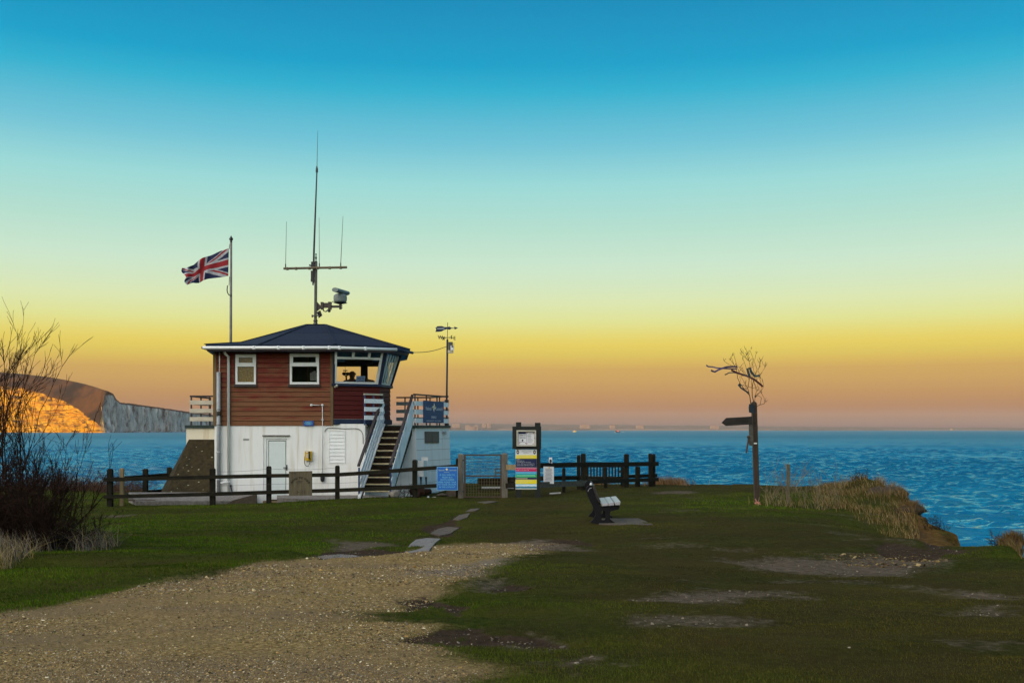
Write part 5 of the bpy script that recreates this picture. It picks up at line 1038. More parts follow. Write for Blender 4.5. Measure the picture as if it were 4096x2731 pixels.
hn = thing('loudspeaker', mp(1275, 1262), 'dark horn loudspeaker clamped low on the roof mast', 'loudspeaker')
b = MB(); b.loft([mp(1270, 1250, -.1), mp(1274, 1250, -.1), mp(1274, 1256, -.02), mp(1270, 1256, -.02)], [mp(1285, 1243, -.16), mp(1293, 1264, -.16), mp(1272, 1271, .12), mp(1270, 1262, .12)]); b.build('horn', MT['darkmetal'], hn)
b = MB(); b.bar(mp(1250, 1264, -.06), mp(1280, 1262, -.06), .05, .04); b.tube([mp(1268, 1252), mp(1278, 1246)], .012, 5); b.lathe(mp(1251, 1266, -.06), [(.03, -.03), (.03, .05)], 8); b.build('clamp', MT['greymetal'], hn)
rd = thing('radar_scanner', mp(1362, 1240), 'grey radar scanner with rotating bar on the mast bracket arm', 'radar')
b = MB(); b.pbox(1357.5, 1366, 1219, 1237, md, .1, -.05); b.bar(mp(1364, 1223), mp(1370, 1223), .04, .03); b.bar(mp(1364, 1231), mp(1370, 1231), .04, .03); b.tube([mp(1362, 1219), mp(1362, 1213)], .05, 8); b.loft([mp(1334, 1210)+Vector((0, -.16, 0)), mp(1387, 1211)+Vector((0, -.16, 0)), mp(1387, 1211)+Vector((0, .16, 0)), mp(1334, 1210)+Vector((0, .16, 0))], [mp(1352, 1216)+Vector((0, -.05, 0)), mp(1368, 1216)+Vector((0, -.05, 0)), mp(1368, 1216)+Vector((0, .05, 0)), mp(1352, 1216)+Vector((0, .05, 0))]); b.build('pedestal', MT['darkmetal'], rd)
rgm = M('grey_green_plastic', (.20, .23, .21), (.15, .18, .17), 8, .5)
b = MB(); c_ = mp(1361, 1209)
def rring(w_, dp, z): return [c_+Vector((w_*math.cos(t)*(1 if abs(math.cos(t)) < .9 else 1.0), dp*math.sin(t), z)) for t in [math.pi/16+i*math.pi/8 for i in range(16)]]
prof = [(.19, .16, 0), (.215, .19, .03), (.225, .20, .10), (.228, .202, .165), (.222, .2, .172), (.225, .2, .18), (.22, .19, .225), (.17, .15, .27), (.12, .11, .285)]
for (a, e_, z), (a2, e2_, z2) in zip(prof[:-1], prof[1:]): b.loft(rring(a, e_, z), rring(a2, e2_, z2), caps=False)
b.add(rring(*prof[0]), [tuple(range(16))]); b.add(rring(*prof[-1]), [tuple(range(16))]); b.build('gearbox_housing', rgm, rd)
b = MB(); b.lathe(mp(1362, 1177), [(.075, -.02), (.06, .04), (.07, .1)], 10); b.build('turning_neck', MT['darkmetal'], rd, True)
b = MB(); ctr = mp(1364, 1166); dv = Vector((.28, .96, 0)).normalized(); sv = dv.cross(Vector((0, 0, 1))).normalized(); uv_ = sv.cross(dv)
ra = lambda s_: [ctr+dv*s_+sv*(.115*math.cos(t))+uv_*(.075*math.sin(t)) for t in [i*math.pi/6 for i in range(12)]]
b.loft(ra(-.46), ra(.46)); b.build('scanner_bar', rgm, rd)
# ------------------------------------------------------------------ flagpole and flag
fd = 32.1
fp = thing('flagpole', P(923, 1700, fd), 'white flagpole with dark finial rising behind the roof', 'flagpole')
b = MB(); b.tube([(PX(923, fd), fd*K, 1.5), P(923, 1371, fd), P(924.5, 968, fd)], [.055, .05, .04], 10); b.build('pole', M('off_white_pole', (.20, .19, .165), (.13, .125, .105), 5, .6), fp, True)
b = MB(); b.lathe(P(924.5, 970, fd), [(.04, 0), (.05, .03), (.03, .05), (.07, .10), (.072, .14), (.04, .19), (.015, .23), (.001, .26)], 10); b.build('finial', MT['black'], fp, True)
b = MB(); b.tube([P(918, 1106, fd), P(916, 1142, fd)], .010, 5); b.tube([P(a, c, fd)+Vector((0, -.06, 0)) for a, c in ((912, 1143), (910, 1160), (912, 1172), (918, 1181), (926, 1183), (929, 1178))], .020, 6); b.tube([P(921, 972, fd), P(918, 984, fd), P(917, 996, fd)], .012, 5); b.build('halyard', MT['rope'], fp)
nu, nvv = 110, 60; top_ = [(916, 994), (880, 1005), (850, 1018), (815, 1034), (775, 1060), (748, 1066), (727, 1073)]; bot_ = [(914, 1104), (880, 1110), (834, 1117), (805, 1126), (782, 1131), (766, 1134), (757, 1141)]
def curve(pts, u): s_ = u*(len(pts)-1); i = min(int(s_), len(pts)-2); t = s_-i; return (lerp(pts[i][0], pts[i+1][0], t), lerp(pts[i][1], pts[i+1][1], t))
V = []; Fq = []; mi = []
for j in range(nvv+1):
    v_ = j/nvv
    for i in range(nu+1):
        u = i/nu; a = curve(top_, u); c = curve(bot_, u); px = lerp(a[0], c[0], v_); py = lerp(a[1], c[1], v_)
        if u > .5: px -= (u-.5)*34*math.sin(v_*math.pi)*(.4+.6*math.sin(v_*7+1))
        p = P(px, py, fd); p.y += -.02+.16*u*math.sin(u*9+v_*2.2)+.06*u*math.sin(u*22-v_*5); p.z += .02*u*math.sin(u*14+v_*3); V.append(tuple(p))
for j in range(nvv):
    for i in range(nu):
        Fq.append((j*(nu+1)+i, j*(nu+1)+i+1, (j+1)*(nu+1)+i+1, (j+1)*(nu+1)+i)); X = (i+.5)/nu*60; Y_ = (j+.5)/nvv*30
        ax, ay = abs(X-30), abs(Y_-15); m_ = 2
        for sg in (1, -1):
            dd = (Y_-15-sg*(X-30)/2)/1.118; q = dd*sg*(1 if X < 30 else -1)*(1 if sg == 1 else 1)
            if abs(dd) < 3: m_ = max(m_, 1) if m_ != 2 else 1
            if 0 < q*(-1 if X < 30 else -1)*sg < 2: m_ = 0 if m_ != 2 else 0
        if ax < 5 or ay < 5: m_ = 1
        if ax < 3 or ay < 3: m_ = 0
        mi.append(m_)
o0 = P(916, 1105, fd); me = bpy.data.meshes.new('flag'); me.from_pydata([(a-o0.x, b_-o0.y, c-o0.z) for a, b_, c in V], [], Fq)
for k_ in ('red', 'flagwhite', 'flagnavy'): me.materials.append(MT[k_])
me.polygons.foreach_set('material_index', mi); me.polygons.foreach_set('use_smooth', [True]*len(Fq)); fl = bpy.data.objects.new('flag', me); COL.objects.link(fl); fl.location = o0
sol = fl.modifiers.new('cloth_thickness', 'SOLIDIFY'); sol.thickness = .004
tag(fl, 'frayed red white and blue union flag blowing left from the flagpole', 'flag')
# ------------------------------------------------------------------ weather vane
vd = 30.75; vp = Vector((PX(1787, vd), vd*K, 1.835))
def vq(px, py, dy=0): p = P(px, py, vd); return Vector((p.x, p.y+dy, p.z))
wv = thing('weather_vane', vp, 'tall dark weather vane pole with arrow at the corner of the terrace', 'weather vane')
b = MB(); b.tube([vp, vq(1787, 1590), vq(1789.5, 1357)], .034, 8); b.build('pole', MT['black'], wv, True)
b = MB(); b.box(vp.x-.07, vp.x+.07, vp.y-.07, vp.y+.07, 1.835, 1.93); b.pbox(1779, 1795, 1599, 1605, vd, .14, -.07); b.build('base_collar', MT['navy'], wv)
b = MB(); b.tube([vq(1789.5, 1358), vq(1790.6, 1292)], .011, 6); b.blob(vq(1790.6, 1292), .018, jit=0); b.build('spindle', MT['darkmetal'], wv)
b = MB(); r33 = math.radians(33); we = Vector((math.cos(r33), math.sin(r33), 0)); ns = Vector((-math.sin(r33), math.cos(r33), 0)); c_ = vq(1790, 1350)
b.tube([c_-we*.26, c_+we*.26], .008, 5); b.tube([c_-ns*.26, c_+ns*.26], .008, 5); b.build('cardinal_arms', MT['darkmetal'], wv)
b = MB()
for ch, u_, s_ in (('W', we, -1), ('E', we, 1), ('N', ns, 1), ('S', ns, -1)):
    xd = we if u_ is we else (-ns if ch in 'NS' else ns)
    b.text(ch, c_+u_*s_*.29+Vector((0, 0, -.005)), xd, ZU, height=.125, th=.012)
b.build('letters', MT['black'], wv)
b = MB(); av = [(1740, 1308), (1744, 1311), (1750, 1305), (1748, 1305), (1760, 1304), (1768, 1304), (1778, 1308), (1788, 1308), (1798, 1306), (1806, 1311), (1817, 1311.5), (1817, 1306), (1832, 1311.5), (1819, 1318), (1817, 1313.5), (1806, 1314), (1798, 1319), (1788, 1316), (1776, 1320), (1766, 1325.5), (1754, 1327), (1741, 1327), (1745, 1317)]
b.prism([vq(a, c, -.006) for a, c in av if (a, c) not in ((1750, 1305),)], (0, .012, 0))
for i in range(3): b.prism([vq(1748+i*6, 1305-.5), vq(1750+i*6, 1305-.5), vq(1756+i*6, 1313), vq(1753+i*6, 1313)], (0, .012, 0))
b.build('arrow', MT['navy'], wv)
b = MB(); b.pbox(1748, 1778, 1312, 1316.5, vd, .004, -.012); b.build('arrow_plate', MT['greypipe'], wv)
wb = thing('camera_box', vq(1800, 1412), 'grey camera box fixed near the top of the weather vane pole', 'camera box')
b = MB(); b.pbox(1794, 1811, 1368, 1400, vd, .16, -.06); b.build('housing', MT['greymetal'], wb); b = MB(); b.pbox(1792, 1813, 1401, 1412, vd, .16, -.06); b.build('lower_case', MT['wallcream'], wb)
b = MB(); b.pbox(1803, 1815, 1383, 1402, vd, .06, -.125); b.build('camera', MT['white'], wb); b = MB(); b.pbox(1807, 1814, 1384, 1390, vd, .004, -.13); b.build('lens_window', MT['black'], wb); b = MB(); b.tube([vq(1815.5, 1400, -.09), vq(1816.5, 1372, -.09)], .006, 5); b.build('aerial', MT['black'], wb)
b = MB(); p, q = rp(1648, 28.75, ez-.1), vq(1788, 1385); b.tube([p*(1-t)+q*t+Vector((0, 0, -.07*math.sin(t*math.pi))) for t in [i/10 for i in range(11)]], .011, 5); tag(b.build('cable', MT['rope']), 'slack cable from the roof corner to the weather vane pole', 'cable')
# ------------------------------------------------------------------ bench in front
bd = 17.95; Sb = S(bd)
def bq(cx, cy, y=None): return Vector((PX(2250+cx/4.704, bd), bd*K if y is None else y, PZ(1900+cy/4.704, bd)))
prof = [(520, 888), (600, 906), (720, 946), (1003, 946), (1003, 895), (950, 868), (897, 822), (895, 690), (915, 672), (1030, 650), (1064, 628), (1072, 600), (1070, 557), (735, 580), (690, 555), (660, 500), (600, 320), (560, 195), (520, 188), (480, 200), (455, 235), (452, 290), (470, 370), (520, 490), (580, 610), (618, 690), (622, 760), (600, 800), (560, 850)]
slot = [(735, 680), (760, 655), (795, 662), (818, 700), (818, 800), (800, 840), (760, 850), (735, 830)]
def frame_mesh(y, dy):
    import bmesh
    bm = bmesh.new(); gl = hz(PX(2400, bd), y)-hz(PX(2400, bd), bd*K)
    loops = []
    for lp in (prof, slot):
        vs = [bm.verts.new(bq(a, c, y)+Vector((dy, 0, gl))) for a, c in lp]; loops.append([bm.edges.new((vs[i], vs[(i+1) % len(vs)])) for i in range(len(vs))])
    bmesh.ops.triangle_fill(bm, edges=loops[0]+loops[1], use_beauty=True)
    ext = bmesh.ops.extrude_face_region(bm, geom=list(bm.faces)); bmesh.ops.translate(bm, verts=[v for v in ext['geom'] if isinstance(v, bmesh.types.BMVert)], vec=(0, .075, 0))
    bm.verts.ensure_lookup_table(); b = MB(); b.add([tuple(v.co) for v in bm.verts], [tuple(v.index for v in f.verts) for f in bm.faces]); bm.free(); return b
be = thing('bench', bq(800, 946), 'black bench with three pale topped seat slats standing alone on the grass', 'bench')
yN, yF = bd*K, bd*K+1.36
frame_mesh(yN, 0).build('leg_frame', MT['recycled'], be); frame_mesh(yF, .06).build('leg_frame', MT['recycled'], be)
gl = hz(PX(2400, bd), yF)-hz(PX(2400, bd), yN)
MT['slat'] = M('pale_sky_sheen_slats', (.44, .43, .44), (.30, .28, .30), 8, .32, .15, (4, .6, 4), spec=.6)  # pale colour holds the sky reflection of the seats; loose plank shares it
def slat(c4, name, mat):
    b = MB(); A_ = [bq(a, c, yN-.06) for a, c in c4]; B_ = [bq(a, c, yF+.13)+Vector((.06, 0, gl)) for a, c in c4]; b.loft(A_, B_); b.build(name, mat, be)
slat([(740, 576), (858, 566), (850, 522), (735, 530)], 'seat_slat', MT['slat']); slat([(865, 568), (966, 560), (960, 506), (858, 520)], 'seat_slat', MT['slat']); slat([(988, 556), (1076, 553), (1086, 494), (978, 506)], 'seat_slat', MT['slat'])
for i in range(3):
    a = Vector((562+i*42, 195+i*108)); b_ = Vector((562+(i+.93)*42, 195+(i+.93)*108)); slat([(a[0]+2, a[1]), (b_[0]+2, b_[1]), (b_[0]+34, b_[1]-12), (a[0]+34, a[1]-6)], 'back_slat', MT['handrail'])
b = MB(); b.blob(bq(537, 172, yN+.03), .030, (.8, 1, 1.1), .05, 2); b.build('end_cap', MT['white'], be, True)
b = MB(); b.tube([bq(a, c, yN-.006) for a, c in ((480, 305), (487, 280), (503, 257), (525, 243), (548, 236))], .005, 5); b.build('edge_glint', MT['greypipe'], be)  # pale arc stands in for a reflection along the frame edge
def drape(name, poly, up, th, mat, label, cat):
    g = GP(poly); c = g.mean(0); b = MB(); n = len(g); z = [gz1(x, y)+up for x, y in g]; zc = gz1(*c)+up
    zmin = min(z); b.add([(x, y, zz_) for (x, y), zz_ in zip(g, z)]+[(c[0], c[1], zc)]+[(x, y, zz_-th) for (x, y), zz_ in zip(g, z)], [(i, (i+1) % n, n) for i in range(n)]+[(i, (i+1) % n, (i+1) % n+n+1, i+n+1) for i in range(n)])
    return tag(b.build(name, mat), label, cat)
drape('concrete_slab', [(2376, 2074), (2552, 2074), (2585, 2086), (2612, 2101), (2560, 2104), (2400, 2104)], .015, .12, MT['concrete'], 'grey concrete slab set in the grass under and right of the black bench', 'concrete slab')
ps = 'stepping slabs of the path to the gate'
for poly, mt, lb in (([(1616, 2204), (1640, 2182), (1664, 2160), (1710, 2155), (1762, 2158), (1738, 2180), (1716, 2206)], MT['slab'], 'largest palest path slab at the edge of the gravel'),
        ([(1722, 2130), (1752, 2108), (1790, 2102), (1838, 2105), (1800, 2130), (1760, 2136)], MT['concrete'], 'brownish path slab next beyond the palest slab'),
        ([(1812, 2078), (1836, 2058), (1880, 2054), (1868, 2072), (1840, 2082)], MT['concrete'], 'path slab halfway up the worn path to the gate'),
        ([(1862, 2044), (1884, 2034), (1920, 2034), (1900, 2046)], MT['concrete'], 'small path slab near the gate end of the path'),
        ([(1910, 2008), (1960, 2002), (1990, 2004), (1950, 2012)], MT['concrete'], 'thin path slab just before the gate')):
    o = drape('paving_slab', poly, .02, .08, mt, lb, 'paving slab'); o['group'] = ps
m = N('puddle_water'); bs_ = m.bsdf(Roughness=.06); bs_.inputs['Base Color'].default_value = (.02, .022, .025, 1); m.bump(m.noise(m.coord((1, 3, 1)), 9, 3), .25, .01, bs_)
g = GP([(1255, 2217), (1300, 2212), (1360, 2211), (1420, 2213), (1448, 2218), (1420, 2225), (1350, 2227), (1290, 2225)]); zc = max(gz1(x, y) for x, y in g)-.012
b = MB(); b.prism([Vector((x, y, zc)) for x, y in g], (0, 0, -.12)); tag(b.build('puddle', m.mat), kind='structure')
# slatted bench behind the fence
sb = thing('slatted_bench', P(2420, 1950, 31.2), 'slatted timber bench seen from behind through the right hand fence', 'bench')
sd = 31.3; b = MB(); b.pbox(2342, 2495, 1905, 1915, sd, .05); b.pbox(2342, 2495, 1858, 1868, sd, .05); b.build('back_rail', MT['rail'], sb)
b = MB()
for i in range(12): b.pbox(2349+i*12.2, 2354.5+i*12.2, 1868.2, 1904.8, sd, .03, .01)
b.build('back_slat', MT['rail'], sb)
b = MB(); b.pbox(2344, 2494, 1912, 1917, sd, .45, .06); b.build('seat', MT['rail'], sb)
for a in (2343, 2488): b = MB(); b.pbox(a, a+8, 1868, 1952, sd, .06, -.002); b.pbox(a, a+8, 1918, 1952, sd, .06, .45); b.build('leg', MT['rail'], sb)
b = MB(); b.pbox(2478, 2492, 1884, 1889, sd, .5, .055); b.build('armrest', MT['rail'], sb)
# solid bench behind the gate
gb_ = thing('plank_bench', P(1940, 1965, 29), 'dark plank bench behind the gate with pale seat edge', 'bench')
d = 29.0; b = MB(); b.pbox(1908, 2060, 1914, 1944, d, .05, .5); b.build('backrest', MT['tread'], gb_); b = MB(); b.pbox(1926, 2056, 1949, 1953, d, .5); b.build('seat', MT['slat'], gb_)  # pale seat colour stands for light reflected off its top
for a in (1912, 1985, 2050): b = MB(); b.pbox(a, a+9, 1953.5, 1978, d, .5, .02); b.build('leg', MT['tread'], gb_)
# ------------------------------------------------------------------ footpath signpost with tied branch
sd = 22.0; sy = sd*K
sg = thing('signpost', P(3031, 2018, sd), 'leaning wooden footpath signpost with a SWANAGE finger on the clifftop', 'signpost')
b = MB(); q0 = [P(3021, 2040, sd), P(3041, 2040, sd)]; q1 = [P(3008.5, 1612, sd), P(3028, 1614, sd)]; q2_ = [P(3013, 1606, sd), P(3024, 1607, sd)]; dy = Vector((0, .12, 0))
L_ = lambda q: [q[0], q[1], q[1]+dy, q[0]+dy]
b.loft(L_(q0), L_(q1), caps=False); b.loft(L_(q1), L_(q2_), caps=False); b.add(L_(q2_), [(0, 1, 2, 3)]); b.build('post', M('signpost_timber', (.055, .036, .022), (.028, .019, .012), 6, .85, .5, (4, 4, .5)), sg)
b = MB(); b.prism([P(a, c, sd)+Vector((0, -.045, 0)) for a, c in ((2885.5, 1690), (2903, 1703), (2996, 1698), (2996.5, 1699), (3008, 1698), (3006, 1665), (2904, 1671))], (0, .043, 0)); fg = b.build('finger_arm', MT['fingerwood'], sg)
b = MB(); b.text('SWANAGE', P(2966, 1683.5, sd)+Vector((0, -.047, 0)), (1, 0, .05), ZU, width=.31, height=.068); b.text('1', P(2911, 1685, sd)+Vector((0, -.047, 0)), (1, 0, .05), ZU, height=.06); b.build('lettering', M('dark_carving', (.012, .011, .009), (.01, .009, .007), 9, .9), fg)
b = MB(); b.prism([P(2985, 1633, sd)+Vector((0, -.25, 0)), P(2988, 1650, sd)+Vector((0, -.22, 0)), P(3016, 1653, sd)+Vector((0, -.03, 0)), P(3015, 1620, sd)+Vector((0, -.03, 0)), P(2988, 1616, sd)+Vector((0, -.22, 0))], (.03, .035, 0)); b.build('finger_arm', M('finger_sign_shade', (.035, .045, .05), (.022, .03, .034), 6, .8), sg)
b = MB(); b.prism([P(2995, 1699, sd)+Vector((0, -.02, 0)), P(2997, 1781, sd)+Vector((0, -.02, 0)), P(3013, 1783, sd)+Vector((0, -.02, 0)), P(3011, 1699, sd)+Vector((0, -.02, 0))], (0, .03, 0)); b.build('waymark_board', MT['greyrail'], sg)
b = MB(); b.text('DURLSTON', P(3019.5, 1712, sd)+Vector((0, -.003, 0)), (.05, 0, -1), (1, 0, .05), width=.62, height=.06); b.build('carving', M('carved_dark', (.015, .012, .008), (.01, .008, .006), 9, .9), sg)
b = MB(); b.pbox(3015, 3028, 1770.5, 1775, sd, .003, -.008); b.build('white_tag', MT['white'], sg)
def pxy(cx, cy, dy=0): p = P(2880+cx/5.227, 1380+cy/5.227, sd); return Vector((p.x, p.y+.06+dy, p.z))
br = thing('tied_branch', P(3018, 1606, sd), 'bare twiggy branch tied to the top of the wooden signpost', 'branch')
LIMB = [[(660,1240,9),(630,1050,8),(560,980,6),(440,820,5),(370,690,4),(350,520,4),(340,380,3),(290,210,2)], [(720,1190,9),(690,1060,7),(690,900,7),(720,740,6),(740,650,5),(810,500,4),(740,300,3),(660,90,2)], [(735,1190,8),(750,1080,6),(870,960,5),(890,830,4),(850,690,3),(860,620,2)],
        [(780,1280,5),(850,1245,5),(930,1230,4),(970,1190,2)], [(850,1245,4),(875,1100,4),(800,1050,4),(740,1090,4)], [(630,1050,7),(590,900,5),(620,720,5),(640,560,4),(630,400,4),(600,320,3),(560,200,2),(515,150,2)], [(600,320,3),(605,220,2),(560,100,2)], [(600,320,3),(500,180,2),(432,100,2)], [(600,320,2),(530,250,2),(455,190,2)],
        [(640,560,4),(560,500,4),(540,430,3),(500,320,2)], [(620,720,4),(540,580,3),(470,480,3),(410,450,2),(360,455,2)], [(340,380,2),(320,430,2),(260,230,2)], [(320,430,2),(225,315,2)], [(300,440,3),(200,400,2),(100,330,2)], [(740,300,3),(775,175,2)], [(740,650,4),(830,470,3),(870,330,3),(895,280,2)], [(740,650,4),(860,600,3),(950,460,3),(920,415,2)], [(950,460,2),(958,425,2)],
        [(690,900,5),(660,760,4),(720,560,3),(690,420,3),(690,280,2),(620,340,2)], [(690,690,4),(650,520,3),(700,400,2)], [(690,900,4),(800,870,3),(770,740,3),(720,560,2)], [(870,960,4),(920,870,3),(900,760,2),(870,700,2)], [(740,1090,4),(780,960,4),(750,830,3),(730,730,3)], [(560,980,4),(480,860,3),(570,930,2)], [(440,820,3),(560,860,3),(660,890,4)], [(420,790,3),(460,660,3),(550,800,2),(590,900,2)], [(400,720,3),(420,660,3),(470,640,3),(570,650,4)], [(940,1230,2),(935,1100,2),(880,1010,2)], [(470,640,3),(410,560,2),(370,460,2)], [(830,470,2),(835,370,2)], [(750,830,2),(800,960,2),(830,900,2)], [(560,640,3),(500,560,2),(430,470,2)]]
b = MB(); rr = random.Random(3)
for L in LIMB:
    ph0 = rr.uniform(-.15, .15); b.tube([pxy(a, c, ph0*i/len(L)) for i, (a, c, r) in enumerate(L)], [max(.0042, r*.0014) for a, c, r in L], 5)
    for _q in range(3):
        i = rr.randint(max(1, len(L)//2), len(L)-1); a, c, r = L[i]; th = rr.uniform(-.9, .9); ll = rr.uniform(40, 110); b.tube([pxy(a, c), pxy(a+ll*.5*math.sin(th), c-ll*.5), pxy(a+ll*math.sin(th+.25), c-ll*.95)], [.0045, .004, .003], 4)
b.build('twigs', MT['branchbark'], br)
def ribbon(pts, wd, mat, label):
    b = MB(); vs = []; ps_ = [pxy(a, c, -.08) for a, c in pts]; n = len(ps_)
    for i, p in enumerate(ps_): t = (ps_[min(i+1, n-1)]-ps_[max(i-1, 0)]).normalized(); u = Vector((-t.z, .5*math.sin(i*1.3), t.x)).normalized(); vs += [p+u*wd/2, p-u*wd/2]
    b.add(vs, [(2*i, 2*i+1, 2*i+3, 2*i+2) for i in range(n-1)]); b.add([v_+Vector((0, .004, 0)) for v_ in vs], [(2*i, 2*i+1, 2*i+3, 2*i+2) for i in range(n-1)]); return tag(b.build('ribbon', mat), label, 'ribbon', 'ribbons tied on the branch')
ribbon([(360, 455), (270, 450), (150, 455), (60, 480), (-40, 520), (-110, 560), (-160, 545), (-190, 525)], .045, MT['ribbon'], 'upper violet ribbon streaming left from the tied branch')
ribbon([(350, 500), (260, 495), (100, 490), (-60, 480), (-160, 455), (-250, 450), (-290, 420)], .035, MT['ribbon'], 'longest violet ribbon streaming furthest left from the branch')
ribbon([(560, 650), (470, 620), (380, 590), (280, 575), (180, 580), (130, 610), (95, 620)], .030, MT['ribbon2'], 'short dark ribbon below the violet ones on the branch')
ribbon([(890, 870), (850, 830), (740, 740), (600, 660), (480, 620), (350, 580), (230, 520)], .05, M('dark_red_ribbon', (.07, .012, .02), (.05, .01, .015), 10, .7), 'dark red ribbon wound across the middle of the branch')
ribbon([(600, 1000), (500, 940), (430, 890), (380, 830), (400, 810), (440, 850)], .04, MT['ribbon2'], 'green ribbon looped low on the left of the branch')
ribbon([(620, 660), (590, 590), (570, 500), (620, 480), (650, 560), (720, 650), (830, 640)], .06, MT['ribbon2'], 'green ribbon knotted at the centre of the branch')
b = MB(); p0 = P(2992, 1742, sd); b.tube([P(a, c, sd)+Vector((0, -.05, 0)) for a, c in ((2992, 1744), (2991, 1765), (2986, 1790), (2983, 1812))], [.02, .026, .022, .02], 5); b.blob(P(2991, 1747, sd)+Vector((0, -.05, 0)), .04); tag(b.build('hanging_strap', M('brown_strap', (.07, .035, .02), (.05, .025, .015), 9, .8)), 'brown strap hanging beside the signpost under its finger', 'strap')
b = MB()
for a, c, e_, f_ in ((3020, 1994, 3030, 2014), (3018, 2012, 3042, 2015), (3024, 2002, 3036, 2014), (3019, 2009, 3040, 2009)): b.tube([P(a, c, sd)+Vector((0, -.02, 0)), P(e_, f_, sd)+Vector((0, -.02, 0))], .010, 4)
tag(b.build('pink_tape', MT['pink']), 'pink tape tied round the foot of the signpost', 'tape')
p_ = tag(post(MB(), 3147.5, 3158, 1856, 2012, 22.3, .07, .01, .3, .01).build('marker_post', MT['palepost'] if 0 else MT['signwood']), 'thin brown marker post among dead weeds right of the signpost', 'post')
# ------------------------------------------------------------------ shrubs, weeds, rocks
class Twigs:
    def __init__(s, seed): s.r = random.Random(seed); s.V = []; s.F = []
    def stick(s, p, q, r0, r1, n=3):
        t = (q-p).normalized(); u = Vector((0, 0, 1)) if abs(t.z) < .9 else Vector((1, 0, 0)); a = t.cross(u).normalized(); c = a.cross(t); b = len(s.V)
        for o, r in ((p, r0), (q, r1)):
            for k in range(n): th = 2*math.pi*k/n; o2 = o+a*math.cos(th)*r+c*math.sin(th)*r; s.V.append((o2.x, o2.y, o2.z))
        for k in range(n): s.F.append((b+k, b+(k+1) % n, b+n+(k+1) % n, b+n+k))
    def grow(s, p, d, L, rad, depth, up=.12, spread=.5, kids=(2, 4), seg=4, wig=.16, shrink=(.45, .75)):
        r = s.r; pts = [p]
        for i in range(seg):
            d = (d+Vector((r.gauss(0, wig), r.gauss(0, wig), r.gauss(0, wig)+up))).normalized(); q = p+d*L/seg
            s.stick(p, q, max(.0032, rad*(1-i/seg*.45)), max(.003, rad*(1-(i+1)/seg*.45))); p = q; pts.append((p, d.copy()))
        if depth <= 0: return
        for k in range(r.randint(*kids)):
            i = r.randint(1, seg); q, dd = pts[i]; nd = (dd+Vector((r.gauss(0, spread), r.gauss(0, spread), r.gauss(0, spread*.7)))).normalized()
            s.grow(q, nd, L*r.uniform(*shrink), rad*.6, depth-1, up, spread, kids, max(2, seg-1), wig, shrink)
    def build(s, name, mat, parent=None):
        V = np.array(s.V); F_ = np.array(s.F)
        if parent is not None: V = V-np.array(origin(parent))
        return np_mesh(name, V, F_, mat, parent=parent)
def shrub(px, d, label, stems, seed, **kw):
    x, y = PX(px, d), d*K; z = hz(x, y); t = thing('shrub', (x, y, z), label, 'shrub', 'bare shrubs at the left edge'); tw = Twigs(seed); st_ = Twigs(seed+1)
    for i, (ox, oy, lx, ly, L, rad) in enumerate(stems):
        p = Vector((x+ox, y+oy, z-.1)); dv = Vector((lx, ly, 1)).normalized()
        tw.grow(p, dv, L, rad, kw.get('depth', 3), kw.get('up', .06), kw.get('spread', .38), kw.get('kids', (3, 5)), 6, kw.get('wig', .10), kw.get('shrink', (.4, .66)))
        st_.stick(p, p+dv*L*.3, rad*1.5, rad*1.0, 6)
    st_.build('stem', MT['twig'], t); tw.build('twigs', MT['twig'], t); return t
rs_ = random.Random(5)
_st = []
for i in range(36):
    ox = rs_.uniform(-1.0, .55); _st.append((ox, rs_.uniform(-.5, .5), rs_.gauss(-.02, .07), rs_.uniform(-.15, .15), rs_.uniform(1.9, 3.0)-.9*max(0, ox), rs_.uniform(.011, .021)))
shrub(-40, 14.6, 'tall bare shrub rising highest at the left edge above the cliffs', _st, 301, depth=3, kids=(4, 6), spread=.30, shrink=(.28, .5), wig=.07)
shrub(120, 14.3, 'bare leaning shrub reaching right over the blue sea', [(rs_.uniform(-.5, .35), rs_.uniform(-.4, .5), rs_.uniform(.05, .42), rs_.uniform(-.2, .2), rs_.uniform(.8, 1.35), rs_.uniform(.010, .018)) for i in range(18)], 311)
shrub(40, 13.9, 'dense dark tangle of low bare scrub at the left edge', [(rs_.uniform(-1.9, .75), rs_.uniform(-.5, .6), rs_.gauss(0, .40), rs_.gauss(0, .3), rs_.uniform(.45, .95), rs_.uniform(.007, .013)) for i in range(190)], 321, kids=(3, 5), spread=.5, wig=.16, up=.02)
shrub(270, 14.3, 'low sprawling twiggy scrub at the right foot of the dark tangle', [(rs_.uniform(-.6, .35), rs_.uniform(-.3, .4), rs_.gauss(.1, .45), rs_.gauss(0, .3), rs_.uniform(.3, .62), rs_.uniform(.005, .009)) for i in range(46)], 331, kids=(2, 4), spread=.55, wig=.18, up=.02)
for px, d, lb, sd_, wd in ((330, 31.5, 'low brown bramble thicket on the cliff edge left of the corner post', 341, 1.1), (500, 30.2, 'brown bramble clump between the pale stake and the back fence', 351, .55), (200, 33, 'dark bramble mound on the cliff edge behind the bare shrubs', 361, 1.2)):
    x, y = PX(px, d), d*K; z = hz(x, y); r = random.Random(sd_); tw = Twigs(sd_)
    for i in range(int(120*wd)): p = Vector((x+r.uniform(-1, 1)*wd*1.6, y+r.uniform(-.5, .5), z-.05)); tw.grow(p, Vector((r.gauss(0, .6), r.gauss(0, .5), 1)).normalized(), r.uniform(.3, .62), .007, 2, -.06, .6, (2, 4), 4, .2)
    V = np.array(tw.V); c = V.mean(0); c[2] = z; o = np_mesh('bramble', V-c, np.array(tw.F), M('bramble_stems', (.075, .035, .022), (.04, .02, .014), 6, .9)); o.location = c; tag(o, lb, 'bramble')
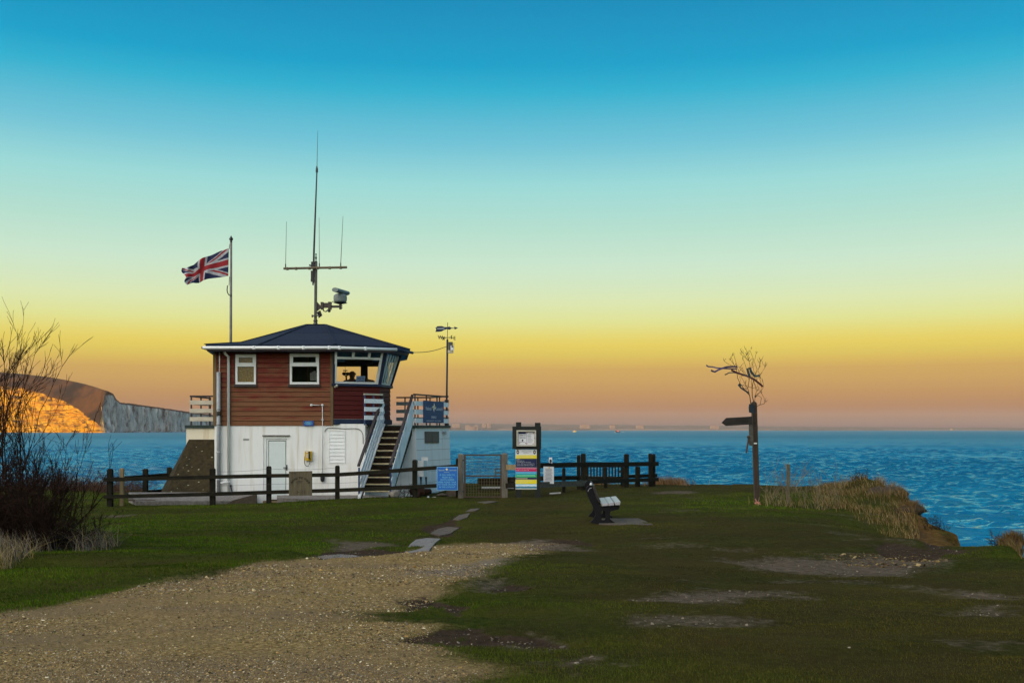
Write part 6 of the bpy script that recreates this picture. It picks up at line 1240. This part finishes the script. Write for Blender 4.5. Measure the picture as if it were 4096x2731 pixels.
weed_m = M('dead_weed_stem', (.20, .15, .08), (.12, .09, .05), 6, .9)
for i, (px, d, hgt, n, lb) in enumerate(((3070, 21.9, .55, 6, 'pale dead weed just right of the signpost foot'), (3110, 21.7, .75, 5, 'dead weed with one long pale stalk left of the marker post'), (3152, 21.8, .8, 9, 'thick dead weed clump wrapped round the marker post'), (3215, 21.6, .95, 5, 'tall spindly dead weed right of the marker post'), (3262, 21.4, .7, 6, 'short forked dead weed in the middle of the row'), (3300, 21.2, .75, 6, 'dead weed nearest the dry grass bank'), (3345, 21.5, .7, 7, 'small dead weed inside the dry grass on the bank'), (3090, 23.5, .9, 4, 'faint spindly weed against the sea right of the signpost'), (3190, 24, 1.0, 4, 'faint wiry weed against the sea behind the marker post'))):
    x, y = PX(px, d), d*K; z = hz(x, y); tw = Twigs(400+i); r = tw.r
    for k in range(n): tw.grow(Vector((x+r.gauss(0, .05), y+r.gauss(0, .05), z-.02)), Vector((r.gauss(0, .28), r.gauss(0, .2), 1)).normalized(), hgt*r.uniform(.5, .85), .0055, 2, .03, .42, (2, 3), 4, .09)
    V = np.array(tw.V); c = np.array([x, y, z]); o = np_mesh('dead_weed', V-c, np.array(tw.F), weed_m); o.location = c; tag(o, lb, 'dead weed', 'dead weeds by the marker post')
# wind bent stalks on the lip and the slope
for px, d, lb, sd_, hgt in ((4020, 13.7, 'tuft of wind bent stems on the grassy lip at the right edge', 421, .20), (3745, 19.2, 'small dark shrub on the cliff slope above the sea', 431, .28), (3440, 27.0, 'wiry stems beside the highest grass tuft on the bank', 441, .26)):
    x, y = PX(px, d), d*K; z = hz(x, y); tw = Twigs(sd_); r = tw.r
    for k in range(22): tw.grow(Vector((x+r.gauss(0, .14), y+r.gauss(0, .1), z-.04)), Vector((r.gauss(-.3, .4), r.gauss(0, .3), 1)).normalized(), hgt*r.uniform(.5, 1), .0055, 2, -.03, .45, (2, 3), 4, .12)
    V = np.array(tw.V); c = np.array([x, y, z]); o = np_mesh('wild_plant', V-c, np.array(tw.F), MT['twig']); o.location = c; tag(o, lb, 'plant')
# clods overhanging at the cliff edge
cm_ = M('earth_clod', (.055, .034, .014), (.028, .018, .008), 5, .95, .6, dist=.03)
for px, py, d, r_, s3, lb in ((3648, 2040, 21.9, .26, (1.3, 1, .5), 'overhanging turf clod sticking out above the sea'), (3545, 1985, 24.4, .5, (1.1, 1.3, .55), 'brown turf hump below the highest grass tuft'), (4052, 2192, 13.65, .17, (.85, 1, .95), 'round earth clod on the lip at the right edge')):
    b = MB(); b.blob(P(px, py, d), r_, s3, .16, 3, int(px)); o = b.build('turf_clod', cm_, smooth=True); tag(o, lb, 'turf clod')
    rr_n = np.random.default_rng(int(px)); n = 500; c = P(px, py, d); X = c.x+rr_n.normal(0, r_*.5, n); Y = c.y+rr_n.normal(0, r_*.4, n)
    colr = np.array([.11, .07, .028])*rr_n.uniform(.5, 1.3, (n, 1)); blades('clod_grass', X, Y, rr_n.uniform(.1, .26, n), np.full(n, .011), colr, .5, 7, z0=np.full(n, c.z+r_*s3[2]*.5)-((X-c.x)**2+(Y-c.y)**2)*.9, segs=3, wind=(.1, 0))
rock_m = M('pale_rock', (.36, .33, .28), (.20, .18, .15), 7, .9, .6, dist=.03)
def rock(px, py, d, r_, s3, lb, mat=None, name='boulder', cat='boulder'):
    b = MB(); b.blob(P(px, py, d), r_, s3, .2, 2, int(px*7)); return tag(b.build(name, mat or rock_m), lb, cat)
rock(1577, 1974, 26.05, .17, (1, .8, .85), 'pale boulder at the right foot of the stairs')
rock(1612, 1992, 26.3, .09, (1.4, 1, .5), 'small grey stone right of the boulder at the stairs', name='stone', cat='stone')
rock(1738, 1990, 26.3, .06, (1.2, 1, .7), 'whitish stone on the grass left of the blue sign', name='stone', cat='stone'); rock(1770, 1979, 26.8, .10, (1.7, 1, .5), 'flat brown stone just below the blue sign', MT['concrete'], 'stone', 'stone')
rock(1713, 1988, 26.2, .035, (1, 1, 1), 'small white pebble left of the blue sign', MT['white'], 'stone', 'stone')
b = MB(); b.tube([P(1640, 1967, 26.6), P(1665, 1962, 26.6), P(1700, 1968, 26.5), P(1722, 1964, 26.6)], [.10, .12, .11, .08], 8); b.tube([P(1672, 1990, 26.4), P(1680, 1968, 26.5)], .08, 7); tag(b.build('driftwood_log', MT['twig']), 'dark knotted driftwood log behind the fence below the cabinet', 'log')
b = MB(); b.box(PX(1783, 26.6), PX(1830, 26.6), 26.9*K, 27.2*K, PZ(1990, 26.6)-.1, PZ(1966, 26.6)); tag(b.build('low_wall', MT['concrete']), 'low rough concrete wall seen under the blue sign', 'wall')
x, y = PX(1628, 26.6), 26.6*K; tw = Twigs(77); r = tw.r
for k in range(26): tw.grow(Vector((x+r.gauss(0, .12), y+r.gauss(0, .08), -.36)), Vector((r.gauss(0, .5), r.gauss(0, .4), 1)).normalized(), r.uniform(.14, .30), .006, 2, .02, .5, (2, 3), 3, .15)
V = np.array(tw.V); c = V.mean(0); c[2] = -.36; o = np_mesh('wild_plant', V-c, np.array(tw.F), MT['twig']); o.location = c; tag(o, 'withered brown plant beside the boulder at the stair foot', 'plant')
b = MB(); b.prism([P(2198, 1976, 25.6), P(2243, 1973, 25.6), P(2244, 1970, 25.9), P(2200, 1973, 25.9)], (0, 0, .02)); tag(b.build('plank_offcut', MT['slat']), 'pale plank lying on the grass right of the notice board', 'plank')
# ------------------------------------------------------------------ headland of chalk cliffs
def headland():
    # stations: base (column, distance), cliff top (column, row, distance), ridge (column, row, distance)
    ST = [(-900,2500,-900,1590,2620,-900,1490,2950),(-400,2450,-400,1578,2570,-400,1476,2850),(-150,2415,-150,1556,2535,-150,1478,2730),(0,2380,0,1540,2500,0,1488,2640),(100,2350,90,1546,2460,100,1496,2600),(200,2315,175,1572,2410,200,1508,2540),(290,2280,250,1598,2355,280,1522,2470),(350,2250,310,1632,2310,340,1535,2410),(390,2225,355,1668,2260,385,1548,2350),(411,2210,393,1698,2222,408,1556,2305),
        (422,2214,410,1650,2236,420,1560,2300),(432,2232,412,1608,2258,430,1563,2300),(446,2262,414,1574,2287,441,1568,2305),(459,2300,450,1577,2310,453,1575,2335),(473,2350,464,1598,2356,466,1597,2380),(490,2410,480,1613,2416,482,1611,2445),(530,2480,525,1617,2484,527,1614,2520),(580,2560,575,1624,2564,577,1621,2600),(650,2680,646,1634,2684,648,1631,2720),(710,2800,707,1643,2804,709,1640,2840),(770,2950,768,1652,2954,770,1649,2990),(900,3250,898,1668,3254,900,1665,3290),(1100,3650,1098,1690,3654,1100,1687,3690),(1300,4050,1298,1712,4054,1300,1709,4090)]
    A_ = np.array(ST, float)
    def xyz(c, r, d_): y_ = d_*K; return (c-2048)*y_/F, y_, (EYE-(r-HY)/F*y_)
    b3 = np.stack([(A_[:, 0]-2048)*A_[:, 1]*K/F, A_[:, 1]*K, np.full(len(A_), SEA-.5)], -1); t3_ = np.stack(xyz(A_[:, 2], A_[:, 3], A_[:, 4]), -1); r3 = np.stack(xyz(A_[:, 5], A_[:, 6], A_[:, 7]), -1)
    s0 = np.concatenate([[0], np.cumsum(np.hypot(np.diff(b3[:, 0]), np.diff(b3[:, 1])))])
    s = np.unique(np.concatenate([np.linspace(0, s0[9], 330), np.linspace(s0[9], s0[19], 330), np.linspace(s0[19], s0[-1], 60)])); ns_ = len(s); nt = 96
    ip = lambda a: np.stack([np.interp(s, s0, a[:, i]) for i in range(3)], -1)
    Bp, Tp, Rp = ip(b3), ip(t3_), ip(r3); tv = np.gradient(Bp[:, :2], axis=0)
    for _ in range(16): tv = np.stack([np.convolve(np.pad(tv[:, i], 3, 'edge'), np.ones(7)/7, 'valid') for i in (0, 1)], -1)
    tv /= np.hypot(tv[:, 0], tv[:, 1])[:, None]; nxx, nyy = -tv[:, 1], tv[:, 0]
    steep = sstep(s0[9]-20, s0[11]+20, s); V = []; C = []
    for j in range(nt):
        t = j/(nt-1)
        if t < .70: q = t/.70; p = Bp+(Tp-Bp)*q; p[:, 2] = Bp[:, 2]+(Tp[:, 2]-Bp[:, 2])*(q*(1-.25*(1-steep))+.25*(1-steep)*q*q)
        elif t < .92: q = (t-.70)/.22; p = Tp+(Rp-Tp)*q; p[:, 2] = Tp[:, 2]+(Rp[:, 2]-Tp[:, 2])*(1-(1-q)**1.35)
        else: q = (t-.92)/.08; p = Rp.copy(); rl = np.hypot(p[:, 0], p[:, 1]); k_ = 1+(260-200*steep)*q/rl; p[:, 0] *= k_; p[:, 1] *= k_; p[:, 2] -= 70*q*q
        x, y, z = p[:, 0], p[:, 1], p[:, 2]; zz_ = z
        env = min(1, t/.04) if t < .60 else max(0, (.74-t)/.14)
        gul = (fbm(s/46, zz_/170+3, 7, 4)-.5)*30-12*(1-np.abs(2*fbm(s/24+2*fbm(s/90, zz_/60, 2), zz_/80, 9, 3)-1))**3
        led = (1-steep)*((fbm(s/70, zz_/8.0, 12, 3)-.5)*20+(vn(s/35, zz_/3.4, 14)-.5)*6)+steep*((fbm(s/9, zz_/90, 15, 4)-.5)*34)
        disp = (gul*(.55+.1*steep)+led)*env
        V.append(np.stack([x-nxx*disp, y-nyy*disp, z+(t > .7)*(t < .9)*(fbm(s/30, t*20+0*s, 19, 3)-.5)*4], -1))
        tex = fbm(s/30, zz_/9, 23, 4); lim = .50+.22*(1-t/.70); q_ = t/.70; veg = np.clip(sstep(.74, 1.22, q_+(tex-.5)*.9)*.92+.75*sstep(.90, .97, 1-np.abs(2*fbm(s/70, zz_/7, 25, 3)-1))+.6*sstep(.93, .98, 1-np.abs(2*fbm(s/30+zz_/40, zz_/90, 27, 3)-1)), 0, 1)*(t < .70)*(1-steep); stripe = 0
        rk = np.full(ns_, max(0, min(1, (.70-t)/.04)))
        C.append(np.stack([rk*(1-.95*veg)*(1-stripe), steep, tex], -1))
    V = np.concatenate(V); C = np.concatenate(C); I = np.arange(ns_*nt).reshape(nt, ns_); Q = np.stack([I[:-1, :-1], I[:-1, 1:], I[1:, 1:], I[1:, :-1]], -1).reshape(-1, 4)
    m = N('chalk_headland'); b = m.bsdf(Roughness=.95); b.inputs['Specular IOR Level'].default_value = .1
    a = m.n('ShaderNodeAttribute', attribute_name='tint'); sp_ = m.n('ShaderNodeSeparateColor'); m.l(a.outputs[0], sp_.inputs[0])
    v = m.coord(); n1 = m.noise(m.coord((1, 1, 2.5)), .02, 6, .7); n2 = m.noise(m.coord((1, 1, .25)), .05, 6, .7); n3 = m.noise(v, .008, 4)
    chalk = m.mix(sp_.outputs[1], m.ramp(n1, [(.35, (.25, .105, .003)), (.5, (.50, .235, .005)), (.7, (.64, .35, .010))]), m.ramp(n2, [(.36, (.04, .05, .048)), (.47, (.33, .34, .31)), (.62, (.60, .60, .55))]))  # gold sunlit and grey shaded copies of one chalk, light painted in
    grass = m.ramp(n3, [(.38, (.016, .008, .002)), (.52, (.075, .030, .005)), (.66, (.020, .010, .003))])
    m.l(m.mix(m.ramp(sp_.outputs[0], [(.15, (0, 0, 0)), (.85, (1, 1, 1))]), grass, chalk), b.inputs['Base Color'])
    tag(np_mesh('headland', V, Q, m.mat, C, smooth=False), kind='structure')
headland()
# ------------------------------------------------------------------ low coast across the bay
CD = 8000*K
def coast():
    n = 900; xs_ = np.linspace(-4200, 8200, n); top = 8+ (1717-np.interp(2048+xs_/CD*F, [0, 1800, 2100, 2500, 3000, 3500, 4096, 5600], [1690, 1691, 1694, 1697, 1702, 1706, 1709, 1712]))/F*CD*1.0
    top = top*(.86+.28*fbm(xs_/260, xs_*0, 3, 4))+3*vn(xs_/30, xs_*0, 5); rows = []; cols = []
    for t, dy, k in ((0, 0, 0), (.02, 8, .03), (.3, 30, .22), (.34, 60, .25), (.6, 260, .62), (.8, 500, .88), (1, 800, 1.0), (1.2, 1600, .5)):
        z = SEA-.5+top*k; rows.append(np.stack([xs_, CD+dy+40*fbm(xs_/300, xs_*0+t, 8, 3), z+4*(k > .3)*(vn(xs_/40, xs_*0+t*7, 11)-.5)], -1))
        sandy = (k < .24)*sstep(.42, .6, fbm(xs_/420, xs_*0, 31, 3)); cols.append(np.stack([sandy*np.ones(n), xs_*0, xs_*0], -1))
    V = np.concatenate(rows); I = np.arange(n*len(rows)).reshape(len(rows), n); Q = np.stack([I[:-1, :-1], I[:-1, 1:], I[1:, 1:], I[1:, :-1]], -1).reshape(-1, 4)
    m = N('far_coast_land'); b = m.bsdf(Roughness=1.0); a = m.n('ShaderNodeAttribute', attribute_name='tint'); sp_ = m.n('ShaderNodeSeparateColor'); m.l(a.outputs[0], sp_.inputs[0])
    nz = m.noise(m.coord((1, 1, 3)), .012, 4); m.l(m.mix(sp_.outputs[0], m.ramp(nz, [(.4, (.035, .04, .025)), (.6, (.07, .06, .045)), (.72, (.16, .13, .10))]), (.13, .10, .07)), b.inputs['Base Color'])
    tag(np_mesh('coast', V, Q, m.mat, np.concatenate(cols), smooth=True), kind='structure')
    return xs_, top
cx_, ct_ = coast()
hm = M('far_wall_paint', (.22, .17, .14), (.17, .135, .11), .02, .8); hr_ = M('far_roof', (.22, .12, .09), (.18, .1, .08), .02, .8)
for i, (px, w_, py, h_, lb) in enumerate(((1886, 44, 1712, 10, 'long pale hotel block low on the far shore right of the terrace'), (1870, 18, 1706, 9, 'pale block at the left end of the long far hotel'), (1905, 14, 1706, 8, 'taller pale wing at the right end of the long far hotel'), (1824, 30, 1697, 6, 'pale row of buildings on the far skyline nearest the terrace'), (1936, 16, 1695, 5, 'small pale block on the far skyline left of the notice board'), (1955, 14, 1696, 6, 'second small pale block on the far skyline left of the notice board'), (2340, 40, 1701, 4, 'low pale terrace of houses on the far coast above the left boat'), (2450, 22, 1702, 5, 'pale houses on the far coast just left of the right boat'), (2560, 30, 1703, 4, 'pale long house row on the far coast right of both boats'), (2860, 34, 1704, 4, 'pale house row on the far coast behind the finger sign'), (3810, 6, 1718, 12, 'lone pale tower on the far shore near the right side'))):
    dd = CD-60 if py > 1704 else CD+120; sc_ = dd/F; x0, x1 = (px-w_/2-2048)*sc_, (px+w_/2-2048)*sc_; z0 = EYE-(py+4-HY)*sc_; z1 = EYE-(py-h_*(.5 if i < 3 else .25)-HY)*sc_
    t = thing('far_building', ((x0+x1)/2, dd+10, z0), lb, 'building', 'pale buildings on the far coast'); b = MB(); b.box(x0, x1, dd, dd+30, z0-25, z1); n = max(1, int(w_/9))
    for k in range(n): b.box(x0+(x1-x0)*(k+.2)/n, x0+(x1-x0)*(k+.7)/n, dd-3, dd-.1, z0-25, z1+(k % 2)*3-2)
    b.build('wall', hm, t); b = MB(); b.prism([(x0, dd-1, z1+.1), (x1, dd-1, z1+.1), (x1-4, dd+15, z1+5), (x0+4, dd+15, z1+5)], (0, .5, 0)); b.build('roof', hr_, t)
# ------------------------------------------------------------------ boats
def boat(px, dd, Lh, lb, hull, cab, seed, flip=1):
    sc_ = dd/F; x = (px-2048)*sc_; t = thing('motor_boat', (x, dd, SEA), lb, 'boat', 'boats out in the bay'); h = Lh/2
    st_ = [(-1, .78, 0), (-.5, .95, 0), (.1, 1, .02), (.6, .7, .10), (1, .03, .26)]; b = MB(); W = Lh*.15
    for (a, wa, ra), (c, wc, rc) in zip(st_[:-1], st_[1:]):
        f = lambda s_, w_, r_: [Vector((x+flip*s_*h, dd-w_*W, SEA+Lh*(.13+r_))), Vector((x+flip*s_*h, dd-w_*W*.7, SEA-.3)), Vector((x+flip*s_*h, dd+w_*W*.7, SEA-.3)), Vector((x+flip*s_*h, dd+w_*W, SEA+Lh*(.13+r_)))]
        b.loft(f(a, wa, ra), f(c, wc, rc))
    b.build('hull', hull, t)
    b = MB(); z = SEA+Lh*.13; A_ = [Vector((x+flip*u*h, dd+v*W, z)) for u, v in ((-.55, -.7), (.35, -.7), (.35, .7), (-.55, .7))]; B_ = [Vector((x+flip*u*h, dd+v*W, z+Lh*.15)) for u, v in ((-.5, -.6), (.18, -.6), (.18, .6), (-.5, .6))]; b.loft(A_, B_); c = b.build('cabin', cab, t)
    b = MB(); b.box(x-flip*.3*h, x+flip*.1*h, dd-.62*W, dd-.60*W, z+Lh*.06, z+Lh*.12); b.box(x-.36*h, x+.02*h, dd-.5*W, dd+.5*W, z+Lh*.151, z+Lh*.24); b.build('wheelhouse', MT['white'] if seed else MT['red'], c)
    b = MB(); b.tube([(x-.15*h, dd, z+Lh*.2), (x-.2*h, dd, z+Lh*.42)], Lh*.008, 5); b.build('mast', MT['darkmetal'], t)
    b = MB(); r = random.Random(seed)
    for k in range(14): b.blob((x-flip*(h*1.0+k*Lh*.06), dd+r.uniform(-1, 1)*W, SEA+.1), Lh*.03*r.uniform(.5, 1.2), (2.4, 1.5, .35), .2, 1, k)
    for k in range(5): b.blob((x+flip*(h*.8+k*Lh*.05), dd-W*.5, SEA+.1), Lh*.025, (2, 1, .6), .2, 1, k+30)
    b.build('wake', MT['paper'], t)
boat(2298, 3300, 11, 'smaller yellow boat far out on the sea, left of the other boat', MT['yellow'], MT['orange'], 1); boat(2470, 2900, 14.5, 'larger orange boat far out on the sea with a pale wake', MT['navy'], MT['orange'], 0, -1)
# ------------------------------------------------------------------ sea
m = N('sea_water'); df = m.n('ShaderNodeBsdfDiffuse'); lane = m.noise(m.coord((.006, .02, 1)), 1.0, 4); m.l(m.ramp(lane, [(.36, (.002, .085, .14)), (.62, (.006, .135, .205))]), df.inputs[0]); gl = m.n('ShaderNodeBsdfGlossy'); gl.inputs[0].default_value = (.66, .98, 1, 1); gl.inputs['Roughness'].default_value = .07
fr = m.n('ShaderNodeFresnel'); fr.inputs[0].default_value = 1.33; mxs = m.n('ShaderNodeMixShader'); ln = m.n('ShaderNodeVectorMath', operation='LENGTH'); m.l(m.coord(), ln.inputs[0]); fd_ = m.math('MULTIPLY', m.math('SUBTRACT', ln.outputs['Value'], 90), 1/900, clamp=True); fq = m.math('POWER', fd_, .6)
m.l(m.math('MINIMUM', m.math('MULTIPLY', fr.outputs[0], 3.0), m.math('MULTIPLY_ADD', fq, -.72, .88)), mxs.inputs[0]); m.l(m.math('MULTIPLY_ADD', fq, .40, .06), gl.inputs['Roughness']); m.l(df.outputs[0], mxs.inputs[1]); m.l(gl.outputs[0], mxs.inputs[2]); m.l(mxs.outputs[0], m.out.inputs[0])
v = m.coord((.40, 1, 1)); n1 = m.noise(v, 2.6, 5, .7); n2 = m.noise(v, 8, 3, .6); bpn = m.n('ShaderNodeBump'); bpn.inputs['Strength'].default_value = .9; bpn.inputs['Distance'].default_value = .2; m.l(m.math('ADD', n1, m.math('MULTIPLY', n2, .35)), bpn.inputs['Height'])
for nd_ in (gl, fr, df): m.l(bpn.outputs[0], nd_.inputs['Normal'])
MT['sea'] = m.mat
def waves():
    rows = [26.0]
    while rows[-1] < 1500: rows.append(rows[-1]+max(.26, min(3.2, rows[-1]*.0024)))
    rows = np.array(rows); nc = 760; ang = np.linspace(-.80, .80, nc); Y = rows[:, None]*np.ones(nc)[None]; X = rows[:, None]*ang[None]
    sx = rows*(ang[1]-ang[0]); sy = np.gradient(rows); lim = np.maximum(sx, sy)*2.6
    Z = np.zeros_like(X); r = np.random.default_rng(5)
    wl = np.concatenate([np.exp(r.uniform(math.log(.8), math.log(3.6), 44)), np.exp(r.uniform(math.log(4.5), math.log(12), 8))])
    wx = X+1.6*(fbm(X/5, Y/9, 3, 2)-.5)*2; wy = Y+1.2*(fbm(X/7, Y/7, 8, 2)-.5)*2
    for l in wl:
        th = math.radians(90+r.normal(0, 15)); k = 2*math.pi/l; a = .050*l*(1 if l < 5 else .5)*(r.uniform(.6, 1.2)); ph = r.uniform(0, 6.28)
        q = k*(wx*math.cos(th)+wy*math.sin(th))+ph; g = sstep(lim*.75, lim*1.25, l)[:, None] if l < 14 else 1
        Z += g*a*.42*(np.exp(1.1*(np.sin(q)-1))*2.0-.75)
    gust = .72+.56*fbm(X/45, Y/70, 13, 3); Z *= gust
    V = np.stack([X, Y, SEA+Z], -1).reshape(-1, 3); nr = len(rows); I = np.arange(nr*nc).reshape(nr, nc); Q = np.stack([I[:-1, :-1], I[:-1, 1:], I[1:, 1:], I[1:, :-1]], -1).reshape(-1, 4)
    print('sea', V.shape); return V, Q
V, Q = waves(); n0 = len(V)
far = np.array([(-13800, -1400, SEA-.6), (13800, -1400, SEA-.6), (13800, 13300, SEA-.6), (-13800, 13300, SEA-.6)])
tag(np_mesh('sea', np.concatenate([V, far]), np.concatenate([Q, [[n0, n0+1, n0+2, n0+3]]]), MT['sea'], smooth=True), kind='structure')
# ------------------------------------------------------------------ air
HAZE = 2.8e-5
b = MB(); b.box(-13950, 13950, -1500, 13400, -12, 208); hz_o = b.build('haze', [], None, loc=(0, 0, -12)); tag(hz_o, kind='stuff')
m = bpy.data.materials.new('haze_air'); m.use_nodes = True; t = m.node_tree; t.nodes.clear(); o = t.nodes.new('ShaderNodeOutputMaterial'); pv = t.nodes.new('ShaderNodeVolumePrincipled'); pv.inputs['Color'].default_value = (.90, .80, .80, 1); pv.inputs['Density'].default_value = HAZE; pv.inputs['Anisotropy'].default_value = .0
t.links.new(pv.outputs[0], o.inputs['Volume']); hz_o.data.materials.clear(); hz_o.data.materials.append(m)
# ------------------------------------------------------------------ sky, sun, camera
sun_dir = Vector((SUN_AZ.x*math.cos(SUN_EL), SUN_AZ.y*math.cos(SUN_EL), math.sin(SUN_EL)))
L = bpy.data.lights.new('sun', 'SUN'); L.energy = 3.8; L.angle = math.radians(.5); L.color = (1, .47, .03); so = bpy.data.objects.new('sun', L); COL.objects.link(so); so.rotation_euler = sun_dir.to_track_quat('Z', 'Y').to_euler()
w = bpy.data.worlds.new('World'); sc.world = w; w.use_nodes = True; nt = w.node_tree; nt.nodes.clear(); nd = nt.nodes.new; lk = nt.links.new
out = nd('ShaderNodeOutputWorld'); sky = nd('ShaderNodeTexSky'); sky.sky_type = 'NISHITA'; sky.sun_disc = False; sky.sun_elevation = SUN_EL; sky.sun_rotation = math.atan2(SUN_AZ.x, SUN_AZ.y)
NISH = .006; b1 = nd('ShaderNodeBackground'); b1.inputs['Strength'].default_value = NISH; lk(sky.outputs[0], b1.inputs[0])
tc = nd('ShaderNodeTexCoord'); sx = nd('ShaderNodeSeparateXYZ'); lk(tc.outputs['Generated'], sx.inputs[0])
mr = nd('ShaderNodeMapRange'); mr.inputs['From Min'].default_value = -.02; mr.inputs['From Max'].default_value = .48; lk(sx.outputs[2], mr.inputs[0])
cr = nd('ShaderNodeValToRGB'); cr.color_ramp.interpolation = 'LINEAR'; el = cr.color_ramp.elements
SKY = [(1720, (140, 118, 118)), (1693, (163, 139, 122)), (1633, (190, 152, 124)), (1573, (199, 157, 115)), (1514, (207, 168, 111)), (1469, (212, 175, 109)), (1439, (220, 188, 107)), (1409, (225, 199, 107)), (1371, (230, 208, 110)), (1334, (230, 216, 125)), (1274, (225, 226, 155)), (1199, (220, 230, 180)), (1124, (212, 230, 195)), (1042, (203, 229, 205)), (877, (180, 222, 208)), (713, (155, 215, 215)), (548, (116, 195, 214)), (329, (60, 175, 205)), (219, (0, 160, 202)), (0, (0, 143, 190)), (-700, (0, 105, 165))]
SUB = [(0.17, 0.13, 0.09), (0.17, 0.13, 0.09), (0.1517, 0.1468, 0.1336), (0.0895, 0.0916, 0.0966), (0.0647, 0.0663, 0.0736), (0.0559, 0.0627, 0.0659), (0.0443, 0.0471, 0.0618), (0.0395, 0.0316, 0.0564), (0.0203, 0.0271, 0.0599), (0.0147, 0.0209, 0.0534), (0.0138, 0.0042, 0.0427), (0.0081, 0.0003, 0.0263), (0.0123, 0.0011, 0.0174), (0.0114, -0.0003, 0.0074), (0.0171, 0.0032, 0.0112), (0.0074, -0.0092, 0.0033), (0.0151, 0.0005, 0.0001), (0.0233, -0.0007, -0.0111), (0.0602, 0.0027, 0), (0.0454, 0.0001, 0), (0.0454, 0.0001, 0)]
for i, (py, c) in enumerate(SKY):
    q = (HY-py)/F; z = q/math.sqrt(1+q*q+.07); p = (z+.02)/.5
    e = el[i] if i < 2 else el.new(min(1, p)); e.position = min(1, max(0, p)); c3 = lin(*c); e.color = tuple(max(0, c3[k]-SUB[i][k]) for k in range(3))+(1,)
lk(mr.outputs[0], cr.inputs[0]); b2 = nd('ShaderNodeBackground'); b2.inputs['Strength'].default_value = 1.0; lk(cr.outputs[0], b2.inputs[0])
# afterglow round the low sun, behind the camera
GLOW = 3.0
vm = nd('ShaderNodeVectorMath'); vm.operation = 'DOT_PRODUCT'; lk(tc.outputs['Generated'], vm.inputs[0]); vm.inputs[1].default_value = (SUN_AZ.x*.95, SUN_AZ.y*.95, .31)
mr2 = nd('ShaderNodeMapRange'); mr2.interpolation_type = 'SMOOTHSTEP'; mr2.inputs['From Min'].default_value = .10; mr2.inputs['From Max'].default_value = 1.0; lk(vm.outputs['Value'], mr2.inputs[0])
b3 = nd('ShaderNodeBackground'); b3.inputs[0].default_value = (1.0, .90, .78, 1); mu = nd('ShaderNodeMath'); mu.operation = 'MULTIPLY'; mu.inputs[1].default_value = GLOW; lk(mr2.outputs[0], mu.inputs[0]); lk(mu.outputs[0], b3.inputs['Strength'])
a1 = nd('ShaderNodeAddShader'); a2 = nd('ShaderNodeAddShader'); lk(b1.outputs[0], a1.inputs[0]); lk(b2.outputs[0], a1.inputs[1]); lk(a1.outputs[0], a2.inputs[0]); lk(b3.outputs[0], a2.inputs[1]); lk(a2.outputs[0], out.inputs[0])
cam = bpy.data.cameras.new('camera'); co = bpy.data.objects.new('camera', cam); COL.objects.link(co); co.location = (0, 0, EYE); co.rotation_euler = (math.radians(90), 0, 0); cam.sensor_width = 36; cam.lens = 36*F/4096; cam.shift_y = (HY-1365.5)/4096; cam.clip_end = 40000; cam.clip_start = .1; sc.camera = co
sc.view_settings.view_transform = 'Standard'; sc.view_settings.look = 'None'; sc.view_settings.exposure = 0; sc.view_settings.gamma = 1
sc.cycles.max_bounces = 6; sc.cycles.transparent_max_bounces = 12; sc.cycles.volume_bounces = 0; sc.cycles.use_denoising = True; sc.cycles.denoiser = 'OPENIMAGEDENOISE'; sc.cycles.denoising_input_passes = 'RGB_ALBEDO_NORMAL'
